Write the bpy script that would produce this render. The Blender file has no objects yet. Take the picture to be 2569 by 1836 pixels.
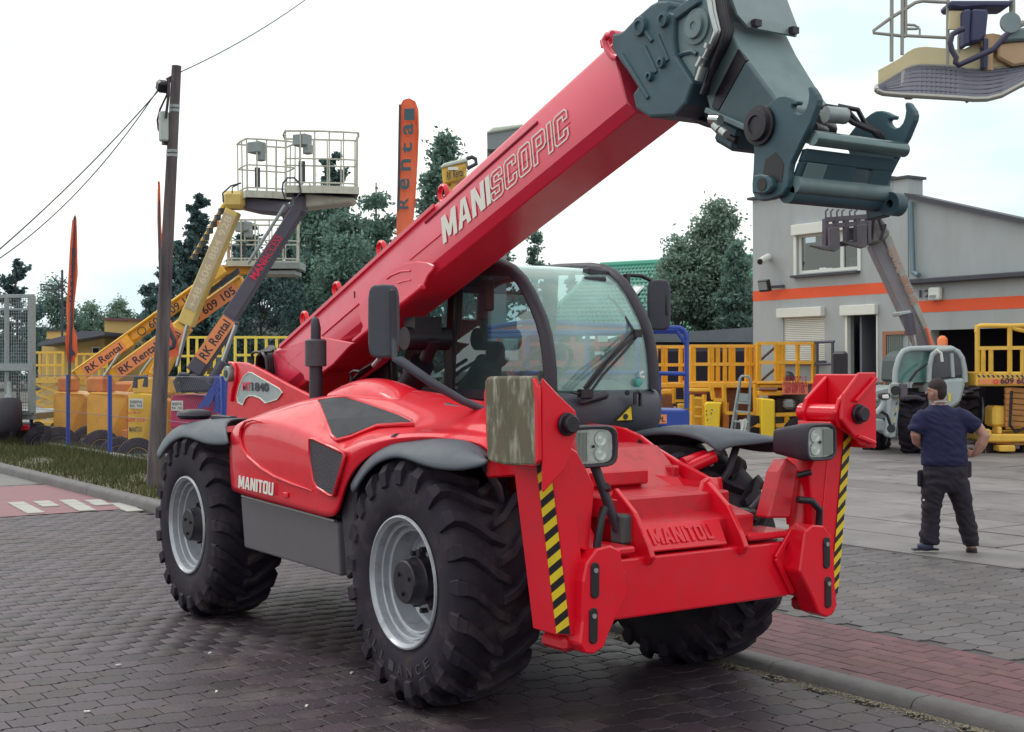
import bpy, bmesh, math, random
import numpy as np
from mathutils import Vector, Matrix
random.seed(7)
SC = bpy.context.scene
COL = SC.collection
# ------------------------------------------------------------------ camera
PW, PH = 2569.0, 1836.0
CAM = np.array([9.0404, -4.5286, 1.7503]); YAW = 2.54403; PIT = 0.000145; ROL = -0.004414; FOC = 3338.6
_f = np.array([math.cos(YAW)*math.cos(PIT), math.sin(YAW)*math.cos(PIT), math.sin(PIT)])
_r = np.array([math.sin(YAW), -math.cos(YAW), 0.0]); _u = np.cross(_r, _f)
CR = _r*math.cos(ROL)+_u*math.sin(ROL); CU = -_r*math.sin(ROL)+_u*math.cos(ROL); CF = _f
cd = bpy.data.cameras.new('camera'); cam = bpy.data.objects.new('camera', cd); COL.objects.link(cam)
cam.matrix_world = Matrix(((CR[0], CU[0], -CF[0], CAM[0]), (CR[1], CU[1], -CF[1], CAM[1]), (CR[2], CU[2], -CF[2], CAM[2]), (0, 0, 0, 1)))
cd.sensor_width = 36.0; cd.lens = FOC/PW*36.0; cd.clip_start = 0.1; cd.clip_end = 2000
SC.camera = cam
# ------------------------------------------------------------------ light
SUN_EL, SUN_AZ = math.radians(52), math.radians(200)      # direction the light comes from (azimuth in the xy plane)
w = bpy.data.worlds.new('World'); SC.world = w; w.use_nodes = True
nt = w.node_tree; nt.nodes.clear(); N = nt.nodes.new; L = nt.links.new
wo = N('ShaderNodeOutputWorld'); bg = N('ShaderNodeBackground'); bg.inputs[1].default_value = 0.1
sky = N('ShaderNodeTexSky'); sky.sky_type = 'NISHITA'; sky.sun_disc = False; sky.sun_elevation = SUN_EL
sky.sun_rotation = math.pi/2-SUN_AZ; sky.air_density = 1.0; sky.dust_density = 2.5
tc = N('ShaderNodeTexCoord'); mp = N('ShaderNodeMapping'); mp.inputs['Scale'].default_value = (1.0, 1.0, 3.0); mp.inputs['Location'].default_value = (1.18, 0.52, 1.98)
no = N('ShaderNodeTexNoise'); no.inputs['Scale'].default_value = 2.6; no.inputs['Detail'].default_value = 5; no.inputs['Roughness'].default_value = 0.5
L(tc.outputs['Generated'], mp.inputs[0]); L(mp.outputs[0], no.inputs['Vector'])
cr = N('ShaderNodeValToRGB'); cr.color_ramp.elements[0].position = 0.34; cr.color_ramp.elements[0].color = (7.6, 9.2, 9.7, 1)
cr.color_ramp.elements[1].position = 0.55; cr.color_ramp.elements[1].color = (12.4, 12.4, 11.7, 1)
L(no.outputs[0], cr.inputs[0])
mx = N('ShaderNodeMix'); mx.data_type = 'RGBA'; mx.inputs[0].default_value = 0.93
L(sky.outputs[0], mx.inputs[6]); L(cr.outputs[0], mx.inputs[7]); L(mx.outputs[2], bg.inputs[0]); L(bg.outputs[0], wo.inputs[0])
sl = bpy.data.lights.new('sun', 'SUN'); so = bpy.data.objects.new('sun', sl); COL.objects.link(so)
sl.energy = 0.9; sl.angle = math.radians(22); sl.color = (1.0, 0.96, 0.9)
sd = Vector((math.cos(SUN_EL)*math.cos(SUN_AZ), math.cos(SUN_EL)*math.sin(SUN_AZ), math.sin(SUN_EL)))
so.rotation_euler = sd.to_track_quat('Z', 'Y').to_euler()
vs = SC.view_settings; vs.view_transform = 'Standard'; vs.look = 'None'; vs.exposure = 0.2; vs.gamma = 1.0; vs.use_curve_mapping = False
SC.cycles.max_bounces = 8; SC.cycles.transparent_max_bounces = 24

# ------------------------------------------------------------------ measured places: from a picture point to a world point
def P(u, v, ax, val):
    """world point where the sight line through photo pixel (u, v) meets the plane ax = val"""
    d = CF + CR*(u-PW/2)/FOC + CU*(PH/2-v)/FOC
    i = 'xyz'.index(ax); t = (val-CAM[i])/d[i]
    return Vector(CAM+d*t)
def V(u, v, dep):
    return Vector(CAM+(CF + CR*(u-PW/2)/FOC + CU*(PH/2-v)/FOC)*dep)
def G(u, v, z=0.0): return P(u, v, 'z', z)
def proj(p):
    d = np.asarray(p)-CAM; z = d@CF
    return PW/2+FOC*(d@CR)/z, PH/2-FOC*(d@CU)/z, z
VR = Vector((_r[0], _r[1], 0)); VFW = Vector((CF[0], CF[1], 0)).normalized(); UP = Vector((0, 0, 1))

# ------------------------------------------------------------------ materials
MATS = {}
def mat(name, col, rough=0.5, metal=0.0, coat=0.0, coatr=0.1, noise=0.0, nscale=8.0, col2=None, bump=0.0, bscale=60.0, spec=0.5,
        dirt=None, dirt_amt=0.0, dscale=2.0, island=0.0, alpha=None, emit=0.0, sheen=0.0, stretch=None):
    if name in MATS: return MATS[name]
    m = bpy.data.materials.new(name); m.use_nodes = True; MATS[name] = m
    nt = m.node_tree; b = nt.nodes['Principled BSDF']; N = nt.nodes.new; L = nt.links.new
    b.inputs['Roughness'].default_value = rough; b.inputs['Metallic'].default_value = metal
    b.inputs['Coat Weight'].default_value = coat; b.inputs['Coat Roughness'].default_value = coatr
    b.inputs['Specular IOR Level'].default_value = spec
    c = (*col, 1)
    b.inputs['Base Color'].default_value = c
    if emit: b.inputs['Emission Color'].default_value = c; b.inputs['Emission Strength'].default_value = emit
    geo = N('ShaderNodeNewGeometry'); pos = geo.outputs['Position']
    if stretch:
        mpn = N('ShaderNodeMapping'); mpn.inputs['Scale'].default_value = stretch; L(pos, mpn.inputs[0]); pos = mpn.outputs[0]
    cur = None
    if noise or col2:
        n = N('ShaderNodeTexNoise'); n.inputs['Scale'].default_value = nscale; n.inputs['Detail'].default_value = 6; n.inputs['Roughness'].default_value = 0.62
        L(pos, n.inputs['Vector'])
        r = N('ShaderNodeMapRange'); r.inputs[1].default_value = 0.3; r.inputs[2].default_value = 0.7; L(n.outputs[0], r.inputs[0])
        x = N('ShaderNodeMix'); x.data_type = 'RGBA'; L(r.outputs[0], x.inputs[0])
        c2 = col2 if col2 else tuple(k*(1-noise) for k in col)
        x.inputs[6].default_value = c; x.inputs[7].default_value = (*c2, 1); cur = x.outputs[2]
    if island:
        oi = N('ShaderNodeObjectInfo'); ad = N('ShaderNodeMath'); ad.operation = 'ADD'; L(geo.outputs['Random Per Island'], ad.inputs[0]); L(oi.outputs['Random'], ad.inputs[1])
        fr = N('ShaderNodeMath'); fr.operation = 'FRACT'; L(ad.outputs[0], fr.inputs[0])
        mr = N('ShaderNodeMapRange'); mr.inputs[3].default_value = 1-island; mr.inputs[4].default_value = 1+island*0.6; L(fr.outputs[0], mr.inputs[0])
        x = N('ShaderNodeVectorMath'); x.operation = 'SCALE'
        if cur is not None: L(cur, x.inputs[0])
        else: x.inputs[0].default_value = col
        L(mr.outputs[0], x.inputs['Scale']); cur = x.outputs[0]
    if dirt:
        n = N('ShaderNodeTexNoise'); n.inputs['Scale'].default_value = dscale; n.inputs['Detail'].default_value = 9; n.inputs['Roughness'].default_value = 0.7
        L(pos, n.inputs['Vector'])
        r = N('ShaderNodeMapRange'); r.inputs[1].default_value = 0.5; r.inputs[2].default_value = 0.78; r.inputs[4].default_value = dirt_amt; L(n.outputs[0], r.inputs[0])
        x = N('ShaderNodeMix'); x.data_type = 'RGBA'; L(r.outputs[0], x.inputs[0])
        if cur is not None: L(cur, x.inputs[6])
        else: x.inputs[6].default_value = c
        x.inputs[7].default_value = (*dirt, 1); cur = x.outputs[2]
        rr = N('ShaderNodeMapRange'); rr.inputs[2].default_value = max(dirt_amt, .01); rr.inputs[3].default_value = rough; rr.inputs[4].default_value = min(1, rough+.35)
        L(r.outputs[0], rr.inputs[0]); L(rr.outputs[0], b.inputs['Roughness'])
    if cur is not None: L(cur, b.inputs['Base Color'])
    if bump:
        n = N('ShaderNodeTexNoise'); n.inputs['Scale'].default_value = bscale; n.inputs['Detail'].default_value = 5; L(pos, n.inputs['Vector'])
        bu = N('ShaderNodeBump'); bu.inputs['Strength'].default_value = bump; bu.inputs['Distance'].default_value = 0.01; L(n.outputs[0], bu.inputs['Height']); L(bu.outputs[0], b.inputs['Normal'])
    return m
def glass_mat(name, tint, refl=0.5, rough=0.02, haze=0.0, hazecol=(0.5, 0.6, 0.6)):
    if name in MATS: return MATS[name]
    m = bpy.data.materials.new(name); m.use_nodes = True; MATS[name] = m; nt = m.node_tree; nt.nodes.clear(); N = nt.nodes.new; L = nt.links.new
    o = N('ShaderNodeOutputMaterial'); t = N('ShaderNodeBsdfTransparent'); t.inputs[0].default_value = (*tint, 1)
    g = N('ShaderNodeBsdfGlossy'); g.inputs['Roughness'].default_value = rough; g.inputs[0].default_value = (0.9, 1, 0.98, 1)
    f = N('ShaderNodeFresnel'); f.inputs[0].default_value = 1.5
    mm = N('ShaderNodeMath'); mm.operation = 'MULTIPLY_ADD'; mm.inputs[1].default_value = 1.3; mm.inputs[2].default_value = refl; mm.use_clamp = True; L(f.outputs[0], mm.inputs[0])
    x = N('ShaderNodeMixShader'); L(mm.outputs[0], x.inputs[0]); L(t.outputs[0], x.inputs[1]); L(g.outputs[0], x.inputs[2])
    last = x.outputs[0]
    if haze:
        d = N('ShaderNodeBsdfDiffuse'); d.inputs[0].default_value = (*hazecol, 1); y = N('ShaderNodeMixShader')
        geo = N('ShaderNodeNewGeometry'); n = N('ShaderNodeTexNoise'); n.inputs['Scale'].default_value = 3; n.inputs['Detail'].default_value = 5; L(geo.outputs['Position'], n.inputs['Vector'])
        r = N('ShaderNodeMapRange'); r.inputs[1].default_value = .3; r.inputs[2].default_value = .75; r.inputs[3].default_value = haze*.5; r.inputs[4].default_value = haze*1.4; L(n.outputs[0], r.inputs[0])
        L(r.outputs[0], y.inputs[0]); L(last, y.inputs[1]); L(d.outputs[0], y.inputs[2]); last = y.outputs[0]
    L(last, o.inputs[0]); return m

RED = mat('red_paint', (0.78, 0.0015, 0.020), rough=0.42, spec=0.3, coat=0.65, coatr=0.07, noise=0.10, nscale=2, dirt=(0.34, 0.03, 0.045), dirt_amt=0.35, dscale=6, bump=0.02, bscale=25)
REDW = mat('red_worn_paint', (0.62, 0.003, 0.020), rough=0.45, coat=0.4, coatr=0.2, noise=0.2, nscale=14, dirt=(0.14, 0.05, 0.05), dirt_amt=0.6, dscale=9, bump=0.05, bscale=50)
REDP = mat('red_boom_hazed', (0.76, 0.030, 0.085), rough=0.40, coat=0.6, coatr=0.18, noise=0.08, nscale=2, dirt=(0.62, 0.16, 0.2), dirt_amt=0.3, dscale=3, bump=0.02, bscale=30)  # pinker than the body red: haze over the boom mixed into the colour
RUB = mat('tyre_rubber', (0.016, 0.011, 0.023), rough=0.72, noise=0.25, nscale=9, dirt=(0.11, 0.082, 0.075), dirt_amt=0.6, dscale=5, bump=0.12, bscale=90, spec=0.35)
RIM = mat('silver_rim_paint', (0.40, 0.42, 0.47), rough=0.35, metal=0.25, coat=0.3, noise=0.12, nscale=12, dirt=(0.13, 0.10, 0.10), dirt_amt=0.75, dscale=9)
BLK = mat('black_metal', (0.011, 0.007, 0.015), rough=0.42, noise=0.3, nscale=16, dirt=(0.06, 0.05, 0.055), dirt_amt=0.5, dscale=12)
PLA = mat('grey_plastic', (0.055, 0.058, 0.082), rough=0.48, noise=0.12, nscale=6, bump=0.06, bscale=180, dirt=(0.12, 0.12, 0.14), dirt_amt=0.35, dscale=5)
PLD = mat('dark_plastic', (0.030, 0.026, 0.042), rough=0.5, noise=0.15, nscale=6, bump=0.06, bscale=180, dirt=(0.09, 0.085, 0.1), dirt_amt=0.35, dscale=7)
FEN = mat('fender_plastic', (0.060, 0.075, 0.10), rough=0.5, noise=0.15, nscale=5, bump=0.06, bscale=150, dirt=(0.13, 0.14, 0.16), dirt_amt=0.4, dscale=6)
SKT = mat('grey_tank_paint', (0.105, 0.092, 0.105), rough=0.6, noise=0.08, nscale=5, bump=0.05, bscale=200, dirt=(0.16, 0.145, 0.14), dirt_amt=0.35, dscale=4)
TEAL = mat('boom_head_flare_teal', (0.040, 0.092, 0.122), rough=0.5, noise=0.25, nscale=5, bump=0.06, bscale=60, dirt=(0.07, 0.11, 0.13), dirt_amt=0.5, dscale=5)  # dark grey metal tinted with the teal veil of lens flare
TEAL2 = mat('jib_flare_teal', (0.15, 0.215, 0.23), rough=0.5, noise=0.12, nscale=4, bump=0.04, bscale=80, dirt=(0.13, 0.18, 0.19), dirt_amt=0.4, dscale=4)  # paler teal, lens flare brightness put into the jib colour
STEEL = mat('bright_steel', (0.45, 0.47, 0.47), rough=0.28, metal=0.85, noise=0.15, nscale=30)
GALV = mat('galvanised_steel', (0.32, 0.36, 0.37), rough=0.5, metal=0.4, noise=0.25, nscale=20)
WHT = mat('white_lettering', (0.75, 0.76, 0.70), rough=0.5, noise=0.06, nscale=30)
CRM = mat('cream_paint', (0.56, 0.56, 0.48), rough=0.5, noise=0.15, nscale=8, dirt=(0.25, 0.2, 0.12), dirt_amt=0.5, dscale=4)
YEL = mat('hazard_yellow', (0.80, 0.58, 0.02), rough=0.45, noise=0.08, nscale=10, dirt=(0.3, 0.2, 0.05), dirt_amt=0.3, dscale=10)
HBL = mat('hazard_black', (0.012, 0.010, 0.014), rough=0.45)
LYEL = mat('lift_yellow', (0.82, 0.50, 0.055), rough=0.45, coat=0.2, noise=0.14, nscale=4, dirt=(0.35, 0.2, 0.06), dirt_amt=0.4, dscale=3)
LORA = mat('lift_orange', (0.87, 0.43, 0.03), rough=0.45, coat=0.2, noise=0.16, nscale=4, dirt=(0.36, 0.14, 0.04), dirt_amt=0.45, dscale=3)
LOR2 = mat('faded_orange', (0.70, 0.24, 0.05), rough=0.55, noise=0.2, nscale=4, dirt=(0.4, 0.12, 0.05), dirt_amt=0.4, dscale=3)
STK = mat('orange_sticker', (0.80, 0.27, 0.10), rough=0.5, noise=0.08, nscale=5)
STKY = mat('grey_pink_sticker', (0.45, 0.30, 0.22), rough=0.5)
PUR = mat('grey_lift_paint', (0.085, 0.075, 0.11), rough=0.5, noise=0.15, nscale=4, dirt=(0.13, 0.12, 0.14), dirt_amt=0.4, dscale=4)
MAG = mat('magenta_paint', (0.50, 0.012, 0.09), rough=0.5, noise=0.12, nscale=4)
BLU = mat('blue_paint', (0.020, 0.060, 0.36), rough=0.45, noise=0.15, nscale=5, dirt=(0.05, 0.08, 0.2), dirt_amt=0.4, dscale=4)
FLG = mat('orange_flag_cloth', (0.90, 0.30, 0.16), rough=0.8, noise=0.06, nscale=3)
LTR = mat('dark_lettering', (0.035, 0.030, 0.05), rough=0.6)
LTRR = mat('red_lettering', (0.75, 0.02, 0.08), rough=0.5)
WOOD = mat('weathered_wood', (0.14, 0.125, 0.075), rough=0.8, col2=(0.10, 0.085, 0.06), nscale=10, dirt=(0.52, 0.52, 0.44), dirt_amt=0.95, dscale=17, bump=0.4, bscale=30, stretch=(1.0, 1.0, 0.3))
POLE = mat('pole_timber', (0.15, 0.12, 0.125), rough=0.85, col2=(0.05, 0.038, 0.045), nscale=10, bump=0.5, bscale=25, stretch=(1, 1, 0.12))
WALL = mat('grey_render_wall', (0.39, 0.42, 0.435), rough=0.9, noise=0.10, nscale=1.5, bump=0.15, bscale=40, dirt=(0.26, 0.28, 0.28), dirt_amt=0.55, dscale=1.6, stretch=(1, 1, .22))
STRI = mat('orange_stripe_paint', (0.80, 0.115, 0.045), rough=0.85, noise=0.06, nscale=3)
WPVC = mat('white_frame', (0.70, 0.72, 0.68), rough=0.5, noise=0.06, nscale=5)
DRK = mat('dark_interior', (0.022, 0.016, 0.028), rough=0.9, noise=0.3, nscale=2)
DRKG = mat('dark_grey_trim', (0.055, 0.06, 0.08), rough=0.6, noise=0.2, nscale=6)
CONC = mat('old_concrete', (0.30, 0.29, 0.28), rough=0.9, noise=0.3, nscale=6, bump=0.3, bscale=40)
GLS = glass_mat('cab_glass', (0.80, 0.93, 0.91), refl=0.03, haze=0.30, hazecol=(0.60, 0.92, 0.84))  # pale diffuse haze stands in for reflections on the windscreen
GLD = glass_mat('cab_side_glass', (0.52, 0.66, 0.68), refl=0.02, haze=0.06, hazecol=(0.45, 0.6, 0.62))
GLW = glass_mat('window_glass', (0.30, 0.35, 0.4), refl=0.05, rough=0.03)
GLL = glass_mat('lamp_glass', (1.0, 1.0, 1.0), refl=0.03, rough=0.03)

t_ = FLG.node_tree; b_ = t_.nodes['Principled BSDF']; o_ = [k for k in t_.nodes if k.type == 'OUTPUT_MATERIAL'][0]   # thin cloth lets light through
tl_ = t_.nodes.new('ShaderNodeBsdfTranslucent'); x_ = t_.nodes.new('ShaderNodeMixShader'); x_.inputs[0].default_value = .5
t_.links.new(b_.inputs['Base Color'].links[0].from_socket, tl_.inputs[0]); t_.links.new(b_.outputs[0], x_.inputs[1]); t_.links.new(tl_.outputs[0], x_.inputs[2]); t_.links.new(x_.outputs[0], o_.inputs[0])
# ------------------------------------------------------------------ mesh building
ORG = {}
class MB:
    def __init__(s): s.v = []; s.f = []
    def add(s, vs, fs):
        o = len(s.v); s.v += [Vector(p) for p in vs]; s.f += [tuple(i+o for i in f) for f in fs]; return s
    def box(s, c, size, R=None):
        h = [k/2 for k in size]; c = Vector(c); vs = []
        for dx in (-1, 1):
            for dy in (-1, 1):
                for dz in (-1, 1):
                    d = Vector((dx*h[0], dy*h[1], dz*h[2]))
                    vs.append(c+(R @ d if R else d))
        return s.add(vs, [(0, 1, 3, 2), (4, 6, 7, 5), (0, 4, 5, 1), (2, 3, 7, 6), (0, 2, 6, 4), (1, 5, 7, 3)])
    def bb(s, x0, x1, y0, y1, z0, z1): return s.box(((x0+x1)/2, (y0+y1)/2, (z0+z1)/2), (x1-x0, y1-y0, z1-z0))
    def ext(s, pts, vec):
        n = len(pts); vec = Vector(vec); a = [Vector(p) for p in pts]; b = [p+vec for p in a]
        nrm = Vector((0, 0, 0))
        for i in range(n): nrm += (a[i]-a[0]).cross(a[(i+1) % n]-a[0])
        if nrm.dot(vec) > 0: a, b = b, a
        # a is the cap whose normal points away from b
        fs = [tuple(range(n)), tuple(range(2*n-1, n-1, -1))] + [(i, i+n, (i+1) % n+n, (i+1) % n) for i in range(n)]
        fs = [fs[0], fs[1]]+[f for f in fs[2:]]
        return s.add(a+b, fs)
    def tube(s, pts, r, n=8, closed=False, cap=True):
        pts = [Vector(p) for p in pts]; m = len(pts); rings = []
        rr = r if hasattr(r, '__len__') else [r]*m
        prev = None
        for i, p in enumerate(pts):
            if closed: t = (pts[(i+1) % m]-pts[i-1]).normalized()
            else:
                a = (p-pts[i-1]).normalized() if i > 0 else None; b = (pts[i+1]-p).normalized() if i < m-1 else None
                t = (a+b).normalized() if a is not None and b is not None else (a if a is not None else b)
            if prev is None:
                up = Vector((0, 0, 1)) if abs(t.z) < .9 else Vector((1, 0, 0)); x = t.cross(up).normalized()
            else: x = (prev-t*prev.dot(t)).normalized()
            prev = x; y = t.cross(x)
            rings.append([p+(x*math.cos(2*math.pi*k/n)+y*math.sin(2*math.pi*k/n))*rr[i] for k in range(n)])
        vs = [q for R_ in rings for q in R_]; fs = []
        for i in range(m if closed else m-1):
            j = (i+1) % m
            for k in range(n): fs.append((i*n+k, i*n+(k+1) % n, j*n+(k+1) % n, j*n+k))
        if cap and not closed: fs += [tuple(range(n-1, -1, -1)), tuple((m-1)*n+k for k in range(n))]
        return s.add(vs, fs)
    def cyl(s, a, b, r, n=16, r1=None): return s.tube([a, b], [r, r if r1 is None else r1], n)
    def lathe(s, prof, o, ax, n=32, cap=True):
        """prof: list of (along, radius)"""
        o = Vector(o); ax = Vector(ax).normalized(); up = Vector((0, 0, 1)) if abs(ax.z) < .9 else Vector((1, 0, 0))
        x = ax.cross(up).normalized(); y = ax.cross(x); m = len(prof)
        vs = [o+ax*a+(x*math.cos(2*math.pi*k/n)+y*math.sin(2*math.pi*k/n))*r for a, r in prof for k in range(n)]
        fs = [(i*n+k, i*n+(k+1) % n, (i+1)*n+(k+1) % n, (i+1)*n+k) for i in range(m-1) for k in range(n)]
        if cap: fs += [tuple(range(n-1, -1, -1)), tuple((m-1)*n+k for k in range(n))]
        return s.add(vs, fs)
    def grid(s, rows, thick=0.0):
        """rows: list of equal-length point lists; optional downward/inward thickness is left to solidify"""
        m = len(rows); n = len(rows[0]); vs = [p for R_ in rows for p in R_]
        return s.add(vs, [(i*n+k, i*n+k+1, (i+1)*n+k+1, (i+1)*n+k) for i in range(m-1) for k in range(n-1)])
    def bar(s, a, b, w, h=None, up=(0, 0, 1)):
        """rectangular bar from a to b, w wide, h high"""
        h = w if h is None else h; a = Vector(a); b = Vector(b); t = (b-a).normalized(); up = Vector(up)
        if abs(t.dot(up)) > .95: up = Vector((1, 0, 0)) if abs(t.x) < .9 else Vector((0, 1, 0))
        x = t.cross(up).normalized(); y = x.cross(t)
        vs = [p+x*i*w/2+y*j*h/2 for p in (a, b) for i, j in ((-1, -1), (1, -1), (1, 1), (-1, 1))]
        return s.add(vs, [(3, 2, 1, 0), (4, 5, 6, 7), (0, 1, 5, 4), (1, 2, 6, 5), (2, 3, 7, 6), (3, 0, 4, 7)])
    def build(s, name, m, parent=None, bevel=0.0, seg=1, smooth=None, solid=0.0, sub=0, label=None, kind=None):
        me = bpy.data.meshes.new(name)
        if s.v:
            mn = Vector([min(p[i] for p in s.v) for i in range(3)]); mxx = Vector([max(p[i] for p in s.v) for i in range(3)])
            c = Vector(((mn.x+mxx.x)/2, (mn.y+mxx.y)/2, mn.z))
        else: c = Vector((0, 0, 0))
        me.from_pydata([p-c for p in s.v], [], s.f)
        bm = bmesh.new(); bm.from_mesh(me); bmesh.ops.recalc_face_normals(bm, faces=bm.faces); bm.to_mesh(me); bm.free()
        me.materials.append(m)
        o = bpy.data.objects.new(name, me); COL.objects.link(o)
        attach(o, parent, c)
        if smooth:
            me.polygons.foreach_set('use_smooth', [True]*len(me.polygons))
            if smooth < 179: me.set_sharp_from_angle(angle=math.radians(smooth))
        if sub:
            q = o.modifiers.new('sub', 'SUBSURF'); q.levels = sub; q.render_levels = sub
        if solid:
            q = o.modifiers.new('solid', 'SOLIDIFY'); q.thickness = solid; q.offset = -1
        if bevel:
            q = o.modifiers.new('bevel', 'BEVEL'); q.width = bevel; q.segments = seg; q.limit_method = 'ANGLE'; q.angle_limit = math.radians(40); q.harden_normals = False
        if label: o['label'] = label
        if kind: o['kind'] = kind
        return o
def attach(o, parent, c):
    ORG[o.name] = Vector(c)
    if parent is not None:
        o.parent = parent; o.location = Vector(c)-ORG[parent.name]
    else: o.location = c
def tag(o, label=None, cat=None, group=None, kind=None):
    if label: o['label'] = label
    if cat: o['category'] = cat
    if group: o['group'] = group
    if kind: o['kind'] = kind
    return o
def thing(name, loc, label, cat, group=None):
    o = bpy.data.objects.new(name, None); COL.objects.link(o); o.location = loc; o.empty_display_size = .2; ORG[o.name] = Vector(loc)
    return tag(o, label, cat, group)
def copy_tree(o, parent=None, loc=None):
    c = o.copy(); COL.objects.link(c); ORG[c.name] = ORG[o.name].copy()
    if parent is not None: c.parent = parent
    if loc is not None: c.location = loc
    for ch in [k for k in bpy.data.objects if k.parent == o]: copy_tree(ch, c)
    return c
def text(body, o, xd, yd, h, w, m, parent, name='lettering', bold=0.0, shear=0.0, depth=0.002, label=None, outline=False, thick=None):
    """lettering with its lower left corner at o, running along xd, h high and w wide"""
    cu = bpy.data.curves.new(name, 'FONT'); cu.body = body; cu.size = 1.0; cu.shear = shear; cu.offset = bold; cu.resolution_u = 3
    cu.space_character = 1.0+bold*1.2
    if outline: cu.fill_mode = 'NONE'; cu.bevel_depth = 0.026; cu.bevel_resolution = 0
    else: cu.extrude = 0.02
    t = bpy.data.objects.new('tmp', cu); COL.objects.link(t)
    dg = bpy.context.evaluated_depsgraph_get(); me = bpy.data.meshes.new_from_object(t.evaluated_get(dg))
    bpy.data.objects.remove(t)
    n = len(me.vertices); co = np.empty(n*3); me.vertices.foreach_get('co', co); co = co.reshape(-1, 3)
    mn = co.min(0); mxx = co.max(0); xd = Vector(xd).normalized(); yd = Vector(yd).normalized(); nn = xd.cross(yd).normalized()
    sx = (w or h*(mxx[0]-mn[0])/(mxx[1]-mn[1]))/(mxx[0]-mn[0]); sy = h/(mxx[1]-mn[1])
    a = (co[:, 0]-mn[0])*sx; b = (co[:, 1]-mn[1])*sy; cz = co[:, 2]*(.12*sy if outline else (thick or min(.0016, h*.02))/.04)
    q = np.outer(a, np.array(xd))+np.outer(b, np.array(yd))+np.outer(cz, np.array(nn))
    me.vertices.foreach_set('co', q.ravel()); me.materials.clear(); me.materials.append(m); me.update()
    ob = bpy.data.objects.new(name, me); COL.objects.link(ob); attach(ob, parent, Vector(o)+nn*depth)
    if label: ob['label'] = label
    return ob
GLY = {}
_m = lambda pts, c: [(2*c-x, y) for x, y in reversed(pts)]
_Ah = [(0, 0), (.24, 1), (.375, 1), (.375, .80), (.30, .38), (.375, .38), (.375, .2), (.26, .2), (.22, 0)]
_Oh = [(.335, 0), (.1, 0), (0, .1), (0, .9), (.1, 1), (.335, 1), (.335, .82), (.22, .82), (.22, .18), (.335, .18)]
GLY['M'] = (.88, [[(0, 0), (0, 1), (.26, 1), (.44, .50), (.62, 1), (.88, 1), (.88, 0), (.66, 0), (.66, .52), (.52, .12), (.36, .12), (.22, .52), (.22, 0)]])
GLY['A'] = (.75, [_Ah, _m(_Ah, .375)]); GLY['N'] = (.74, [[(0, 0), (0, 1), (.25, 1), (.52, .42), (.52, 1), (.74, 1), (.74, 0), (.49, 0), (.22, .58), (.22, 0)]])
GLY['I'] = (.23, [[(0, 0), (0, 1), (.23, 1), (.23, 0)]]); GLY['T'] = (.62, [[(0, .82), (0, 1), (.62, 1), (.62, .82), (.42, .82), (.42, 0), (.2, 0), (.2, .82)]])
GLY['O'] = (.67, [_Oh, _m(_Oh, .335)]); GLY['U'] = (.67, [[(0, 1), (.22, 1), (.22, .18), (.45, .18), (.45, 1), (.67, 1), (.67, .1), (.57, 0), (.1, 0), (0, .1)]])
_C = [(.65, .33), (.65, .1), (.55, 0), (.1, 0), (0, .1), (0, .9), (.1, 1), (.55, 1), (.65, .9), (.65, .67), (.45, .67), (.45, .82), (.2, .82), (.2, .18), (.45, .18), (.45, .33)]
OUT = {'C': (.65, [_C]), 'I': (.2, [[(0, 0), (0, 1), (.2, 1), (.2, 0)]]), 'O': (.65, [[(.1, 0), (0, .1), (0, .9), (.1, 1), (.55, 1), (.65, .9), (.65, .1), (.55, 0)], [(.2, .18), (.2, .82), (.45, .82), (.45, .18)]]),
  'P': (.65, [[(0, 0), (0, 1), (.55, 1), (.65, .9), (.65, .48), (.55, .38), (.2, .38), (.2, 0)], [(.2, .55), (.2, .82), (.45, .82), (.45, .55)]]),
  'S': (.65, [[(0, .3), (0, .1), (.1, 0), (.55, 0), (.65, .1), (.65, .48), (.57, .57), (.2, .62), (.2, .82), (.45, .82), (.45, .7), (.65, .7), (.65, .9), (.55, 1), (.1, 1), (0, .9), (0, .54), (.08, .45), (.45, .40), (.45, .18), (.2, .18), (.2, .3)]])}
def logo(word, o, xd, yd, h, w, m, parent, name='lettering', gap=.09, thick=.0015, depth=.002, outline=False):
    """heavy condensed block capitals, one object per letter"""
    S_ = OUT if outline else GLY; tot = sum(S_[c][0] for c in word)+gap*(len(word)-1); sx = w/tot; x = 0
    xd = Vector(xd).normalized(); yd = Vector(yd).normalized(); nn = xd.cross(yd).normalized(); o = Vector(o)+nn*depth
    for c in word:
        mb = MB(); pt = lambda a, b: o+xd*(x+a)*sx+yd*b*h
        for lp in S_[c][1]:
            if not outline: mb.ext([pt(a, b) for a, b in lp], nn*thick)
            else:
                n = len(lp); P_ = [pt(a, b) for a, b in lp]; ce = sum(P_, Vector((0, 0, 0)))/n
                r = h*.026; out = []
                for i in range(n):
                    e0 = (P_[i]-P_[i-1]).normalized(); e1 = (P_[(i+1) % n]-P_[i]).normalized(); k = (e0.cross(nn)+e1.cross(nn)); k = k/max(.3, k.length_squared/2); out.append(k)
                vs = [P_[i]+out[i]*r for i in range(n)]+[P_[i]-out[i]*r for i in range(n)]; b0 = len(mb.v)
                vs += [v+nn*thick for v in vs]; N2 = 2*n
                mb.add(vs, [(N2+i, N2+(i+1) % n, N2+n+(i+1) % n, N2+n+i) for i in range(n)]+[(i, (i+1) % n, N2+(i+1) % n, N2+i) for i in range(n)]+[(n+i, N2+n+i, N2+n+(i+1) % n, n+(i+1) % n) for i in range(n)])
        mb.build(name, m, parent); x += S_[c][0]+gap
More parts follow.
